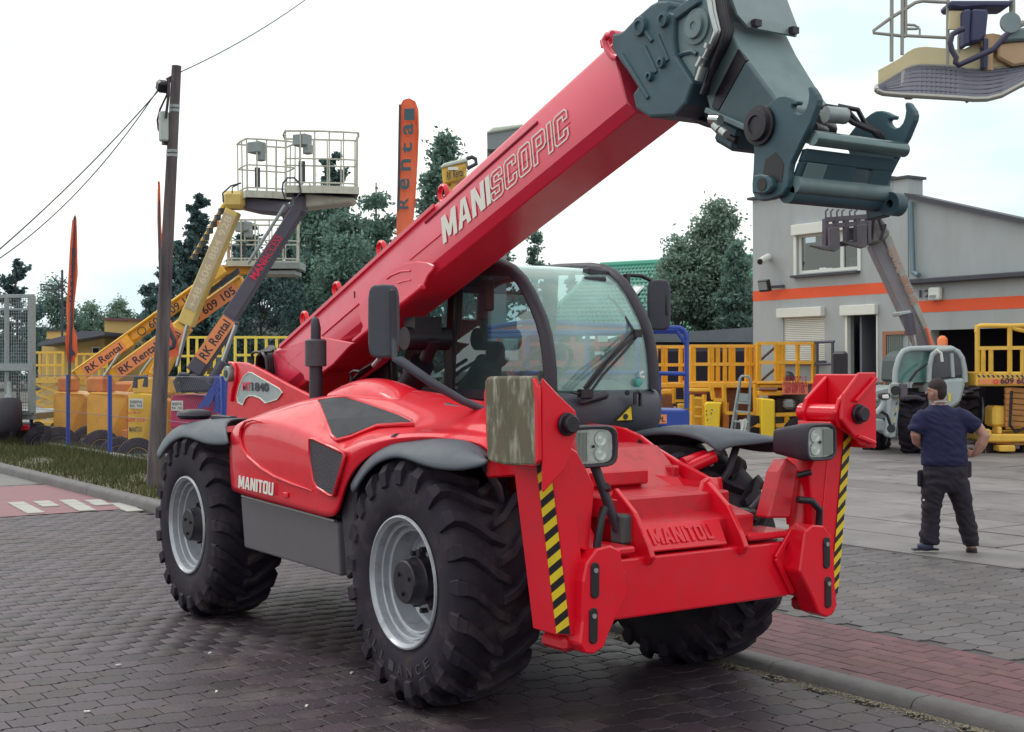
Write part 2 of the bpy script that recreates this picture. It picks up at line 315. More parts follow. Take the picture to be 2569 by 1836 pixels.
def fastmesh(name, verts, faces, m, parent=None, kind=None, smooth=False):
    """verts (n,3) and faces (k,4|3) as numpy arrays"""
    me = bpy.data.meshes.new(name); verts = np.asarray(verts, dtype=np.float32); faces = np.asarray(faces, dtype=np.int32); k = faces.shape[1]
    me.vertices.add(len(verts)); me.vertices.foreach_set('co', verts.ravel())
    me.loops.add(faces.size); me.loops.foreach_set('vertex_index', faces.ravel())
    me.polygons.add(len(faces)); me.polygons.foreach_set('loop_start', np.arange(0, faces.size, k, dtype=np.int32))
    me.update(calc_edges=True); me.materials.append(m)
    o = bpy.data.objects.new(name, me); COL.objects.link(o); ORG[o.name] = Vector((0, 0, 0))
    if parent is not None: o.parent = parent; o.location = -ORG[parent.name]
    if kind: o['kind'] = kind
    return o
# ------------------------------------------------------------------ ground
M_JOINT = mat('joint_sand', (0.045, 0.038, 0.038), rough=0.95, noise=0.4, nscale=20)
M_GRD = mat('ground_dirt', (0.12, 0.11, 0.10), rough=0.95, noise=0.4, nscale=0.7)
M_PAV = mat('grey_pavers', (0.049, 0.037, 0.054), rough=0.50, noise=0.3, nscale=.8, col2=(0.054, 0.033, 0.042), island=0.42, dirt=(0.17, 0.145, 0.12), dirt_amt=0.6, dscale=2.3, bump=0.35, bscale=70)  # base darkened to stand in for deeper shade under the machine
M_PAVY = mat('yard_pavers', (0.115, 0.102, 0.11), rough=0.6, noise=0.25, nscale=1.1, island=0.22, dirt=(0.26, 0.23, 0.19), dirt_amt=0.4, dscale=1.4, bump=0.35, bscale=70)
M_PAVF = mat('road_far_paving', (0.19, 0.185, 0.18), rough=0.62, noise=0.3, nscale=2.0, dirt=(0.24, 0.23, 0.2), dirt_amt=0.5, dscale=1.2, stretch=(6, 1, 1), bump=0.3, bscale=15)
M_REDP = mat('red_pavers', (0.15, 0.055, 0.070), rough=0.62, noise=0.25, nscale=1.5, island=0.3, dirt=(0.25, 0.17, 0.13), dirt_amt=0.5, dscale=2.2, bump=0.35, bscale=70)
M_REDF = mat('red_paving_far', (0.26, 0.115, 0.135), rough=0.65, noise=0.25, nscale=2.2, stretch=(5, 1, 1), bump=0.25, bscale=15, island=0.12)
M_SLAB = mat('concrete_slabs', (0.235, 0.215, 0.215), rough=0.58, noise=0.42, nscale=0.8, island=0.2, dirt=(0.05, 0.042, 0.05), dirt_amt=0.95, dscale=.9, bump=0.3, bscale=30)
M_KERB = mat('kerb_concrete', (0.15, 0.142, 0.145), rough=0.7, noise=0.25, nscale=7, dirt=(0.14, 0.12, 0.11), dirt_amt=0.6, dscale=6, bump=0.4, bscale=60)
M_PNT = mat('white_road_paint', (0.42, 0.41, 0.38), rough=0.7, noise=0.15, nscale=12)
def sheet(name, x0, x1, y0, y1, z, m, lbl):
    o = MB().add([(x0, y0, z), (x1, y0, z), (x1, y1, z), (x0, y1, z)], [(0, 1, 2, 3)]).build(name, m, kind='structure'); o['label'] = lbl; return o
g_ = MB().add([(-400, -400, -.06), (400, -400, -.06), (400, 600, -.06), (-400, 600, -.06)], [(0, 1, 2, 3)]).build('ground', M_GRD, kind='structure')
g_['label'] = 'bare ground reaching to the tree line behind the yard'
road = sheet('road', -60, 12, -14, 0.93, -.012, M_JOINT, 'grey block paved road under the red telehandler')
yard = sheet('yard_paving', -5.5, 12, 2.16, 5.22, .030, mat('yard_bed', (0.085, 0.075, 0.08), rough=.8, noise=.3, nscale=8), 'grey wavy block paving of the yard beyond the red strip')
strip = sheet('red_brick_strip', -5.5, 12, 1.10, 2.155, .026, M_JOINT, 'red brick paved strip along the low kerb')
slabs = sheet('concrete_yard', -34, 12, 5.225, 40, .022, M_JOINT, 'grey concrete slab yard between the paving and the grey building')

def clip_vis(x, y, z=0.0, mg=60):
    u, v, d = proj((x, y, z)); return d > 1 and -mg < u < PW+mg and v < PH+mg, d
def poly_stone(poly, ch=0.0025, hgt=0.05):
    """top face, chamfer ring and sides for a ccw outline centred on the origin; top at z = 0"""
    p = np.array(poly); n = len(p); c = p.mean(0)
    e = np.roll(p, -1, 0)-p; nn = np.stack([e[:, 1], -e[:, 0]], 1); nn /= np.linalg.norm(nn, axis=1)[:, None]
    nv = nn+np.roll(nn, 1, 0); nv /= (np.linalg.norm(nv, axis=1)**2/2)[:, None]
    inner = p-nv*ch
    vs = np.concatenate([np.c_[inner, np.zeros(n)], np.c_[p, np.full(n, -ch*.8)], np.c_[p, np.full(n, -hgt)]])
    tris = []
    for i in range(n):
        j = (i+1) % n
        for a in (0, n): tris += [(a+i, a+n+i, a+n+j), (a+i, a+n+j, a+j)]
    return vs, tris, n
def tri_top(poly, n):
    from mathutils.geometry import tessellate_polygon
    return [tuple(t) if Vector((0, 0, 0)) is None else tuple(t) for t in tessellate_polygon([[Vector((a, b, 0)) for a, b in poly]])]
def stone_set(parent, mname, mate, poly, places, nparts, name='paver', stuffname='paving_field', jit=0.0015):
    vs, tr, n = poly_stone(poly); top = tri_top(poly, n)
    # make the caps face upwards
    t2 = []
    for t in top:
        a, b, c = [vs[k] for k in t]
        t2.append(t if np.cross(b-a, c-a)[2] > 0 else (t[0], t[2], t[1]))
    tr = np.array(tr+t2)
    places = sorted(places, key=lambda q: (not clip_vis(q[0], q[1], q[2], 60)[0], q[3]))
    me = bpy.data.meshes.new(name); me.from_pydata([tuple(k) for k in vs], [], [tuple(t) for t in tr]); me.materials.append(mate)
    rs = random.Random(5)
    for (x, y, z, d) in places[:nparts]:
        o = bpy.data.objects.new(name, me); COL.objects.link(o); ORG[o.name] = Vector((x, y, z)); o.parent = parent
        o.location = Vector((x, y, z+rs.uniform(-jit, jit)))-ORG[parent.name]; o.rotation_euler = (rs.uniform(-.0025, .0025), rs.uniform(-.0025, .0025), rs.uniform(-.004, .004))
    rest = places[nparts:]
    if rest:
        k = len(rest); P_ = np.array([[a, b, c+rs.uniform(-jit, jit)*1.3] for a, b, c, d in rest])
        V_ = (vs[None]+P_[:, None, :]).reshape(-1, 3); F_ = (tr[None]+(np.arange(k)*len(vs))[:, None, None]).reshape(-1, 3)
        fastmesh(stuffname, V_, F_, mate, parent, kind='stuff')
def behaton(L_=.2, W_=.165, a=.009, g=.0030):
    q = [(0, a), (.048, a), (.064, -a), (.136, -a), (.152, a), (.2, a), (.2, W_-a), (.152, W_-a), (.136, W_+a), (.064, W_+a), (.048, W_-a), (0, W_-a)]
    out = []
    for (s, t) in q:
        s2 = min(max(s, g), .2-g); t2 = t+g if t < W_/2 else t-g
        out.append((t2-W_/2, s2-.1))      # x along the road, y across
    return out[::-1]
bp = behaton()
if sum(bp[i][0]*bp[(i+1) % 12][1]-bp[(i+1) % 12][0]*bp[i][1] for i in range(12)) < 0: bp = bp[::-1]
pl = []
for i in range(int(18/.165)):
    x = 6.2-i*.165
    for j in range(60):
        y = .90-.1-(j+.5*(i % 2))*.2
        if y < -11: break
        if -11.4 < x < -7.3 and y > -.85: continue
        ok, d = clip_vis(x, y, 0, 800)
        if ok: pl.append((x, y, 0.0, d))
stone_set(road, 'p', M_PAV, bp, pl, 300)
sheet('road_beyond', -60, 6.2-108*.165, -14, .93, -.003, M_PAVF, 'grey paved road beyond the red crossing')
pl = []
for i in range(int(11/.165)):
    x = 6.2-i*.165
    for j in range(30):
        y = 2.265+(j+.5*(i % 2))*.2
        if y > 5.13: break
        ok, d = clip_vis(x, y, .04, 500)
        if ok: pl.append((x, y, 0.04, d))
stone_set(yard, 'p', M_PAVY, bp, pl, 290)
bk = [(-.0975, -.0555), (.0975, -.0555), (.0975, .0555), (-.0975, .0555)]
pl = []
for j in range(9):
    y = 1.158+j*.117
    for i in range(60):
        x = 6.3-(i+.5*(j % 2)+.13*((j*7) % 3))*.2
        ok, d = clip_vis(x, y, .04, 500)
        if ok: pl.append((x, y, 0.04, d))
stone_set(strip, 'p', M_REDP, bk, pl, 290, name='brick_paver')
# crossing of red pavers on the road, with white blocks
crossing = sheet('red_crossing', -11.45, -7.3, -.9, .93, .002, M_REDF, 'red paved crossing on the road by the kerb')
k = 0
for (u0, v0, nn) in ((39, 1263, 4), (103, 1260, 2), (168, 1257, 4), (233, 1257, 2), (298, 1265, 3)):
    for i in range(nn):
        g0 = G(u0+i*13+6, v0+i*6.8+2)
        MB().box((g0.x, g0.y, .010), (.36, .20, .012), Matrix.Rotation(-.06, 3, 'Z')).build('white_block', M_PNT, crossing)
# kerb stones (rounded, low on the right, taller beside the grass)
def kerb_ring(x, y0, y1, z0, z1, r=.05):
    return [(x, y0, z0), (x, y0, z1-r), (x, y0+r*.3, z1-r*.3), (x, y0+r, z1), (x, y1-.01, z1), (x, y1, z1-.01), (x, y1, z0)]
kerb = thing('kerb', (0, 1.0, 0), 'rounded concrete kerb along the road edge', None); kerb['kind'] = 'structure'
def kstone(xa, xb, za, zb):
    m = MB(); a = kerb_ring(xa+.004, .925, 1.092, -.05, za); b = kerb_ring(xb-.004, .925, 1.092, -.05, zb); n = len(a)
    m.add(a+b, [tuple(range(n)), tuple(range(2*n-1, n-1, -1))]+[(i, i+n, (i+1) % n+n, (i+1) % n) for i in range(n)])
    return m.build('kerb_stone', M_KERB, kerb, smooth=50)
xk = 6.6
while xk > -40:
    zz = lambda x: .055+.075*min(1, max(0, (-5.2-x)/1.0))
    kstone(xk-1.0, xk, zz(xk-1.0), zz(xk)); xk -= 1.0
# concrete slabs of the yard
for j in range(11):
    y0 = 5.235+j*.93
    for i in range(9):
        x1 = 5.2-(i+.31*(j % 3))*2.97
        vis = any(clip_vis(a, b, .04, 10)[0] for a in (x1, x1-2.97) for b in (y0, y0+.93))
        if not vis: continue
        rs = random.Random(i*31+j)
        MB().box((x1-1.48, y0+.46, .02+rs.uniform(-.003, .002)), (2.93, .885, .044), Matrix.Rotation(rs.uniform(-.006, .006), 3, 'Z') @ Matrix.Rotation(rs.uniform(-.0015, .0015), 3, 'X')).build('concrete_slab', M_SLAB, slabs, bevel=.004)
sheet('far_yard', -60, 12, 15.47, 60, .034, M_SLAB, 'concrete ground in front of the grey building')
# verge with soil, low wall foot and grass
verge = MB().add([(-60, 1.095, .08), (-5.4, 1.095, .06), (-5.4, 3.6, .06), (-60, 3.6, .10)], [(0, 1, 2, 3)]).build('grass_verge', mat('verge_soil', (0.085, 0.085, 0.045), rough=.95, noise=.4, nscale=3, col2=(.13, .11, .085)), kind='structure')
verge['label'] = 'strip of grass and soil between the kerb and the wire fence'
sheet('machine_park_ground', -60, -5.5, 3.6, 40, .012, M_PAVF, 'paved ground under the parked yellow lifts')
M_GRASS = mat('grass_blades', (0.060, 0.085, 0.022), rough=.8, island=.5, noise=.3, nscale=1.5, col2=(.11, .10, .035))
rg = np.random.default_rng(3)
n = 26000; gx = rg.uniform(-24, -5.5, n); gy = 1.15+2.4*rg.beta(1.6, 1.1, n); dens = np.sin(gx*1.3)+np.sin(gy*4+gx); keep = dens > -1.2+rg.normal(0, .5, n)
gx = gx[keep]; gy = gy[keep]; n = len(gx); h = rg.uniform(.04, .13, n)*(1+.6*(gy > 2.9)); a = rg.uniform(0, 2*np.pi, n); wd = rg.uniform(.006, .014, n); ln = rg.uniform(-.05, .05, (n, 2))
b0 = np.c_[gx-np.cos(a)*wd, gy-np.sin(a)*wd, np.full(n, .06)]; b1 = np.c_[gx+np.cos(a)*wd, gy+np.sin(a)*wd, np.full(n, .06)]; t0 = np.c_[gx+ln[:, 0], gy+ln[:, 1], .07+h]
gr = fastmesh('grass', np.stack([b0, b1, t0], 1).reshape(-1, 3), np.arange(n*3).reshape(-1, 3), M_GRASS, None, kind='stuff'); gr['label'] = 'short rough grass growing along the verge by the fence'; gr['category'] = 'grass'
# grit and sand lying on the road and along the foot of the kerb
def specks(name, n, x0, x1, ysamp, s0, s1, m, lbl, z=.0022):
    xx = rg.uniform(x0, x1, n); yy = ysamp(n); ss = rg.uniform(s0, s1, n); aa = rg.uniform(0, np.pi, n); q = []
    for k in range(4): q.append(np.c_[xx+np.cos(aa+k*np.pi/2)*ss*(1 if k % 2 else 1.8), yy+np.sin(aa+k*np.pi/2)*ss*(1 if k % 2 else 1.8), np.full(n, z)+rg.uniform(0, .001, n)])
    o = fastmesh(name, np.stack(q, 1).reshape(-1, 3), np.arange(n*4).reshape(-1, 4), m, None, kind='stuff'); o['label'] = lbl; o['category'] = 'grit'
M_SAND = mat('pale_sand', (.30, .26, .19), rough=.95, island=.4)
specks('kerb_sand', 14000, -6, 6.2, lambda n: .925-np.abs(rg.normal(0, .055, n))-.004, .0015, .006, M_SAND, 'pale sand gathered along the foot of the kerb')
specks('road_grit', 5000, -7, 6, lambda n: rg.uniform(-5.5, .9, n), .0012, .0042, M_SAND, 'small pale grit scattered over the road paving')
# litter and pale chips on the road
for (u, v) in ((297, 1670), (527, 1640), (543, 1737), (769, 1773), (882, 1690), (218, 1787)):
    g0 = G(u, v)
    tag(MB().box((g0.x, g0.y, .006), (.03, .012, .006), Matrix.Rotation(u, 3, 'Z')).build('wood_chip', WHT), 'small pale chip lying on the grey road paving', 'chip', 'pale chips scattered on the road')
# ------------------------------------------------------------------ the red telehandler
def mp_(ox, oy, s): return lambda x, y: (ox+x*s, oy+y*s)
Z1 = mp_(340, 1000, .49269); Z2 = mp_(800, 1000, .49261); Z3 = mp_(1180, 900, .4803); Z4 = mp_(1600, 900, .4801)
Z7 = mp_(540, 500, .3694); ZC = mp_(1260, 640, .2709); ZJ = mp_(1480, 0, .2463); ZK = mp_(1830, 180, .2340); ZH = mp_(560, 880, .3080); ZA = mp_(900, 600, .3695); ZB = mp_(950, 300, .3079)
def onp(pts, ax, val): return [P(u, v, ax, val) for u, v in pts]
YC = -.08; WB = 3.07; WR = .643
T = thing('telehandler', (1.5, YC, 0), 'large red telehandler with raised boom and folded front stabilisers standing on the road', 'telehandler')

# wheels ------------------------------------------------------------
def tyre_mb():
    m = MB()
    prof = [(-.20, .325), (-.222, .345), (-.236, .40), (-.242, .46), (-.236, .52), (-.222, .565), (-.19, .592), (-.10, .600), (0, .602)]
    prof = prof+[(-a, r) for a, r in prof[-2::-1]]
    m.lathe(prof, (0, 0, 0), (0, 1, 0), 72, cap=False)
    return m
def lug_mb(nl=21):
    m = MB()
    for side in (-1, 1):
        for k in range(nl):
            ph0 = 2*math.pi*(k+(.5 if side > 0 else 0))/nl
            #      axial,  d-angle, radius top, radius root, half width (angle)
            st = [(-.018, .265, .642, .590, .040), (.055, .21, .645, .59, .044), (.12, .11, .644, .588, .048), (.175, .035, .640, .580, .054), (.222, 0.0, .622, .555, .060), (.250, -.01, .580, .53, .066), (.252, -.012, .505, .50, .056)]
            rings = []
            for i, (a, dp, rt, rb, hw) in enumerate(st):
                ph = ph0+dp; y = side*a
                if i >= 5: # wraps on to the sidewall: outward is axial there
                    ro = [(rt, y, -hw), (rt, y, hw), (rt-.02, side*(a-.03), hw*1.15), (rt-.02, side*(a-.03), -hw*1.15)]
                else: ro = [(rt, y, -hw*.8), (rt, y, hw*.8), (rb, y, hw*1.15), (rb, y, -hw*1.15)]
                rings.append([Vector((r*math.sin(ph+d), yy, r*math.cos(ph+d))) for r, yy, d in ro])
            vs = [q for r_ in rings for q in r_]; fs = []
            for i in range(len(st)-1):
                for j in range(4): fs.append((i*4+j, i*4+(j+1) % 4, (i+1)*4+(j+1) % 4, (i+1)*4+j))
            fs += [(0, 1, 2, 3), tuple(len(vs)-4+j for j in (3, 2, 1, 0))]
            m.add(vs, fs)
    return m
def wheel(parent, x, y, side):
    """side -1: outer face towards -y"""
    o = Vector((x, y, WR)); s = side
    W = MB()
    prof = [(.226, .345), (.236, .341), (.238, .333), (.228, .326), (.218, .315), (.180, .311), (.176, .300), (.186, .296), (.182, .288), (.150, .284), (.146, .272), (.156, .268), (.150, .258), (.080, .252), (.050, .246), (.040, .232), (.048, .215), (.070, .19), (.086, .15), (.090, .10)]
    W.lathe([(a, r) for a, r in prof], o, (0, s, 0), 64, cap=False); W.cyl(o+Vector((0, s*.07, 0)), o+Vector((0, s*.0875, 0)), .105, 24)
    W.lathe([(-.22, .33), (-.23, .30), (-.1, .28), (.03, .27)], o, (0, s, 0), 40, cap=False); W.cyl(o+Vector((0, -s*.12, 0)), o+Vector((0, -s*.10, 0)), .28, 32)
    w_ = W.build('wheel', RIM, parent, smooth=40)
    t = tyre_mb(); lg = lug_mb()
    for mm_, nm in ((t, 'tyre'), (lg, 'tread')):
        for q in mm_.v:
            q.y *= (-s if False else 1); q += o
        ob = mm_.build(nm, RUB, w_, smooth=45 if nm == 'tyre' else None, bevel=0.006 if nm == 'tread' else 0)
    h = MB(); h.lathe([(.06, .125), (.15, .125), (.158, .118), (.215, .112), (.222, .104), (.222, 0.0)], o, (0, s, 0), 32, cap=False)
    for k in range(10):
        a = 2*math.pi*(k+.5)/10; c = o+Vector((.158*math.cos(a), s*.075, .158*math.sin(a)))
        h.cyl(c, c+Vector((0, s*.045, 0)), .015, 6)
    for k in (0, 1, 3, 4):
        a = 2*math.pi*(k+.35)/5; c = o+Vector((.135*math.cos(a), s*.10, .135*math.sin(a))); h.box(c, (.05, .05, .035), Matrix.Rotation(-a, 3, 'Y'))
    c = o+Vector((.085*math.cos(2.2), s*.222, .085*math.sin(2.2)))
    for a in (0.4, 2.5, 4.6):
        c = o+Vector((.06*math.cos(a), s*.222, .06*math.sin(a))); h.cyl(c, c+Vector((0, s*.012, 0)), .012, 8)
    h.build('hub', BLK, w_, smooth=40)
    return w_
for (x, y, s) in ((0, -.925, -1), (WB, -.925, -1), (0, .765, 1), (WB, .765, 1)):
    wheel(T, x, y, s)
# sidewall lettering on the near front tyre
ty_ = [k for k in bpy.data.objects if k.name.startswith('tyre') and abs(ORG[k.name].x-WB) < .3 and ORG[k.name].y < 0][0]
RUBL = mat('tyre_letter_rubber', (0.055, 0.045, 0.06), rough=.7)
for k, c_ in enumerate('ALLIANCE'):
    a_ = math.radians(222+k*12); ce = Vector((WB+.455*math.cos(a_), -.925-.2425, WR+.455*math.sin(a_)))
    rd = Vector((-math.cos(a_), 0, -math.sin(a_))); tn = Vector((-math.sin(a_), 0, math.cos(a_)))
    text(c_, ce-tn*.025-rd*.022, tn, rd, .05, .05, RUBL, T, name='tyre_lettering', depth=.001, thick=.004)
# axles
ax = MB()
for x in (0, WB):
    ax.cyl((x, -.72, WR), (x, .58, WR), .085, 14); ax.lathe([(-.14, .06), (-.1, .15), (.1, .15), (.14, .06)], (x, YC+.05, WR), (0, 1, 0), 20)
    for s in (-1, 1): ax.box((x, YC+s*.55, WR), (.22, .16, .26))
ax.build('axle', BLK, T, bevel=.01)
# chassis
c = MB()
c.bb(-.95, 3.55, -.44, .30, .52, .98); c.bb(.55, 2.45, -1.0, .9, .60, .9)
c.build('chassis_core', BLK, T, bevel=.015)
c = MB(); c.bb(-.9, 3.5, -.50, -.445, .62, 1.20); c.bb(-.9, 3.5, .305, .36, .62, 1.20); c.bb(1.0, 3.95, -.445, .305, .985, 1.10)
c.build('chassis', REDW, T, bevel=.01)
# cab step / far side body
c = MB(); c.bb(.6, 2.45, .37, 1.02, .55, 1.28); c.build('fuel_tank', SKT, T, bevel=.02)
# near side grey tank
tk = MB(); tp = [(.845, .905), (2.215, .866), (2.235, .84), (2.262, .566), (.895, .578), (.84, .88)]
tk.ext([(x, -1.10, z) for x, z in tp], (0, .55, 0))
tk.build('side_tank', SKT, T, bevel=.012, seg=2)
lip = MB(); lip.bar((.86, -1.095, .912), (2.2, -1.095, .873), .02, .012); lip.build('tank_rim', STEEL, T)
# engine hood --------------------------------------------------------
stn = [  # x, bottom z, crease z, shoulder z (y -.86), top z (y -.52), side y
    (.605, 1.10, 1.28, 1.33, 1.36, -1.04), (.62, .945, 1.31, 1.385, 1.40, -1.09), (.74, .935, 1.375, 1.455, 1.46, -1.13), (1.1, .925, 1.43, 1.530, 1.545, -1.145), (1.5, .912, 1.42, 1.572, 1.60, -1.145), (1.9, .898, 1.365, 1.565, 1.62, -1.14), (2.17, .890, 1.295, 1.53, 1.615, -1.14),
    (2.29, .91, 1.275, 1.51, 1.605, -1.14), (2.37, 1.085, 1.295, 1.50, 1.60, -1.14), (2.52, 1.225, 1.335, 1.485, 1.585, -1.13), (2.80, 1.335, 1.385, 1.455, 1.565, -1.10), (3.10, 1.375, 1.405, 1.45, 1.545, -1.05), (3.35, 1.37, 1.40, 1.46, 1.52, -1.0), (3.55, 1.35, 1.39, 1.45, 1.495, -.96), (3.60, 1.30, 1.33, 1.42, 1.46, -.95)]
rows = []
for x, zb, zc, zs, zt, y in stn:
    rows.append([(x, y+.01, zb), (x, y, zb+(zc-zb)*.33), (x, y-.004, zb+(zc-zb)*.7), (x, y+.004, zc-.015), (x, y+.035, zc+.01), (x, y+.13, zc+(zs-zc)*.42), (x, -.86, zs), (x, -.72, zs+(zt-zs)*.55), (x, -.56, zt), (x, -.47, zt), (x, -.455, zt-.12), (x, -.455, 1.0)])
hd = MB().grid(rows)
hood = hd.build('engine_hood', RED, T, smooth=179, sub=2, solid=.02)
cr_ = MB()   # front and rear closing of the hood
for x, y0, z0, z1 in ((.64, -1.07, .96, 1.32), (3.53, -.94, 1.2, 1.44)): MB().bb(x, x+.03, y0, -.47, z0, z1).build('hood_end', RED, hood, bevel=.01)
# exhaust dome on the hood
dm = MB(); rr = []
for i in range(9):
    t = i/8; x = 1.35+t*.95; hh = .125*math.sin(math.pi*min(1, (t+.12)*.9))**.8 if t < 1 else 0
    ww = .13+.05*math.sin(math.pi*t)
    rr.append([(x, -.60-math.cos(a)*ww, 1.56+hh*math.sin(a)*1.0-t*.0) for a in [math.pi*k/8 for k in range(9)]])
dm.grid(rr); dm.build('hood_dome', RED, hood, smooth=179, sub=1)
def plate_on(pix, ax, val, thick, name, m, parent, bevel=0.004, ndir=-1):
    q = onp(pix, ax, val); vec = {'x': Vector((-thick*ndir, 0, 0)), 'y': Vector((0, -thick*ndir, 0)), 'z': Vector((0, 0, -thick*ndir))}[ax]
    return MB().ext(q, vec).build(name, m, parent, bevel=bevel)
# louvred vents
M_VENT = mat('vent_mesh', (0.040, 0.032, 0.045), rough=.55, bump=.6, bscale=160, dirt=(.14, .16, .18), dirt_amt=.5, dscale=6)
q = onp([Z1(885, 203), Z1(905, 205), Z1(1055, 275), Z1(1062, 290), Z1(1030, 410), Z1(1005, 495), Z1(985, 492), Z1(925, 455), Z1(905, 420), Z1(885, 300)], 'y', -1.158)
MB().ext(q, (0, .03, 0)).build('side_vent', M_VENT, hood, bevel=.006)
MB().tube([p+Vector((0, .004, 0)) for p in q], .011, 6, closed=True).build('vent_rim', RED, hood, smooth=60)
# upper vent: follows the shoulder
def hood_pt(x, t):
    """point on the shoulder between crease (t=0) and shoulder line (t=1)"""
    for i in range(len(stn)-1):
        if stn[i][0] <= x <= stn[i+1][0]:
            k = (x-stn[i][0])/(stn[i+1][0]-stn[i][0]); a = [stn[i][j]*(1-k)+stn[i+1][j]*k for j in range(6)]
            y = (a[5]+.035)*(1-t)+(-.86)*t; zc = a[2]+.01; zs = a[3]
            tt = (y-(a[5]+.035))/(-.86-(a[5]+.035)); z = zc+(zs-zc)*(tt*1.15-.15*tt*tt)
            return Vector((x, y, z))
uv_ = [(1.72, .93), (1.62, .78), (1.70, .66), (1.95, .32), (2.12, .13), (2.20, .11), (2.30, .26), (2.50, .50), (2.72, .60), (2.82, .64), (2.74, .80), (2.55, .96), (2.2, 1.0), (1.9, .99)]
nrm = Vector((0, -.62, .78)); top = [hood_pt(a, b)+nrm*.012 for a, b in uv_]
MB().ext(top, -nrm*.03).build('top_vent', mat('vent_glossy', (.022, .026, .038), rough=.6, spec=.2, coat=.12, coatr=.25, noise=.5, nscale=5, dirt=(.10, .13, .15), dirt_amt=.3, dscale=5), hood, bevel=.005)
MB().tube([hood_pt(a, b)+nrm*.006 for a, b in uv_], .012, 6, closed=True).build('vent_rim', RED, hood, smooth=60)
# pressed swoosh line
sw = [Z1(640, 118), (0, 0)][:1]+[Z1(600, 108), Z1(560, 118), Z1(538, 150), Z1(532, 200), Z1(545, 250), Z1(575, 300), Z1(640, 355), Z1(710, 398), Z1(800, 435), Z1(900, 470)]
MB().tube(onp(sw, 'y', -1.146), [.004, .007, .010, .012, .012, .012, .012, .012, .011, .009, .003], 8).build('hood_crease', RED, hood, smooth=60)
MB().box(P(*Z1(765, 490), 'y', -1.142), (.07, .012, .03)).build('hood_latch', RED, hood, bevel=.004)
o_ = P(*Z1(528, 452), 'y', -1.150); e_ = P(*Z1(705, 494), 'y', -1.150)
logo('MANITOU', o_, (e_-o_), (.12, 0, 1), (P(*Z1(528, 388), 'y', -1.15)-o_).length, (e_-o_).length, WHT, hood, depth=.006)
# wheel-arch liner behind the near front wheel
c = MB(); c.ext([(x, -1.08, z) for x, z in ((2.24, .93), (2.30, .55), (2.38, .6), (2.42, 1.05), (2.56, 1.24), (2.86, 1.35), (2.86, 1.40), (2.3, 1.2))], (0, .6, 0)); c.build('arch_liner', PLD, T, bevel=.01)
# mudguards -----------------------------------------------------------
def guard(x0, pts_low, pts_up, yo, ym, yi):
    lo = [P(*q, 'y', yo) for q in pts_low]; up_ = [P(*q, 'y', ym) for q in pts_up]
    def res(p, n=14):
        d = [0]
        for i in range(1, len(p)): d.append(d[-1]+(p[i]-p[i-1]).length)
        out = []
        for k in range(n):
            s = d[-1]*k/(n-1)
            for i in range(1, len(p)):
                if s <= d[i]+1e-9: t = (s-d[i-1])/(d[i]-d[i-1]); out.append(p[i-1].lerp(p[i], t)); break
        return out
    lo = res(lo); up_ = res(up_)
    rows = []
    for a, b in zip(lo, up_):
        m_ = a.lerp(b, .5)+Vector((0, -.02, .03)); rows.append([a+Vector((0, .012, -.022)), a, m_, b, Vector((b.x, (ym+yi)/2, b.z+.004)), Vector((b.x, yi, b.z-.01)), Vector((b.x, yi+.01, b.z-.05))])
    return rows
low = [Z2(165, 470), Z2(205, 395), Z2(260, 325), Z2(320, 292), Z2(380, 278), Z2(440, 288), Z2(510, 318), Z2(580, 338), Z2(660, 345), Z2(740, 342), Z2(800, 328), Z2(850, 312)]
upp = [Z2(180, 430), Z2(235, 335), Z2(300, 272), Z2(390, 222), Z2(470, 198), Z2(560, 181), Z2(640, 182), Z2(700, 192), Z2(760, 215), Z2(800, 240), Z2(832, 272), Z2(848, 300)]
rowsF = guard(WB, low, upp, -1.18, -.98, -.74)
lowR = [Z1(112, 300), Z1(140, 245), Z1(180, 205), Z1(230, 182), Z1(270, 186), Z1(300, 198), Z1(340, 214), Z1(400, 222), Z1(465, 218)]
uppR = [Z1(120, 275), Z1(150, 205), Z1(190, 158), Z1(240, 128), Z1(300, 110), Z1(350, 102), Z1(400, 98), Z1(440, 99), Z1(475, 104)]
rowsR = guard(0, lowR, uppR, -1.18, -.98, -.74)
for rw in (rowsF, rowsR):
    MB().grid(rw).build('mudguard', FEN, T, smooth=179, sub=1, solid=.012)
    MB().grid([[Vector((p.x, 2*YC-p.y, p.z)) for p in r_] for r_ in rw]).build('mudguard', FEN, T, smooth=179, sub=1, solid=.012)
for s in (-1, 1):
    b_ = MB(); b_.tube([(3.45, YC+s*.70, 1.0), (3.52, YC+s*.78, 1.15), (3.50, YC+s*.86, 1.28), (3.40, YC+s*.9, 1.36)], .022, 8); b_.build('mudguard_bracket', PLD, T, smooth=60)
# rear black cap on the rear mudguard
MB().lathe([(-.03, .02), (-.028, .10), (0, .13), (.03, .12), (.045, .06), (.047, 0)], P(*Z1(300, 85), 'y', -.95), (0, 0, 1), 20, cap=False).build('rear_lamp_cover', PLD, T, smooth=60)
MB().bar(P(*Z1(400, 92), 'y', -.95), P(*Z1(500, 100), 'y', -.9), .06, .03).build('lamp_bracket', PLD, T, bevel=.006)

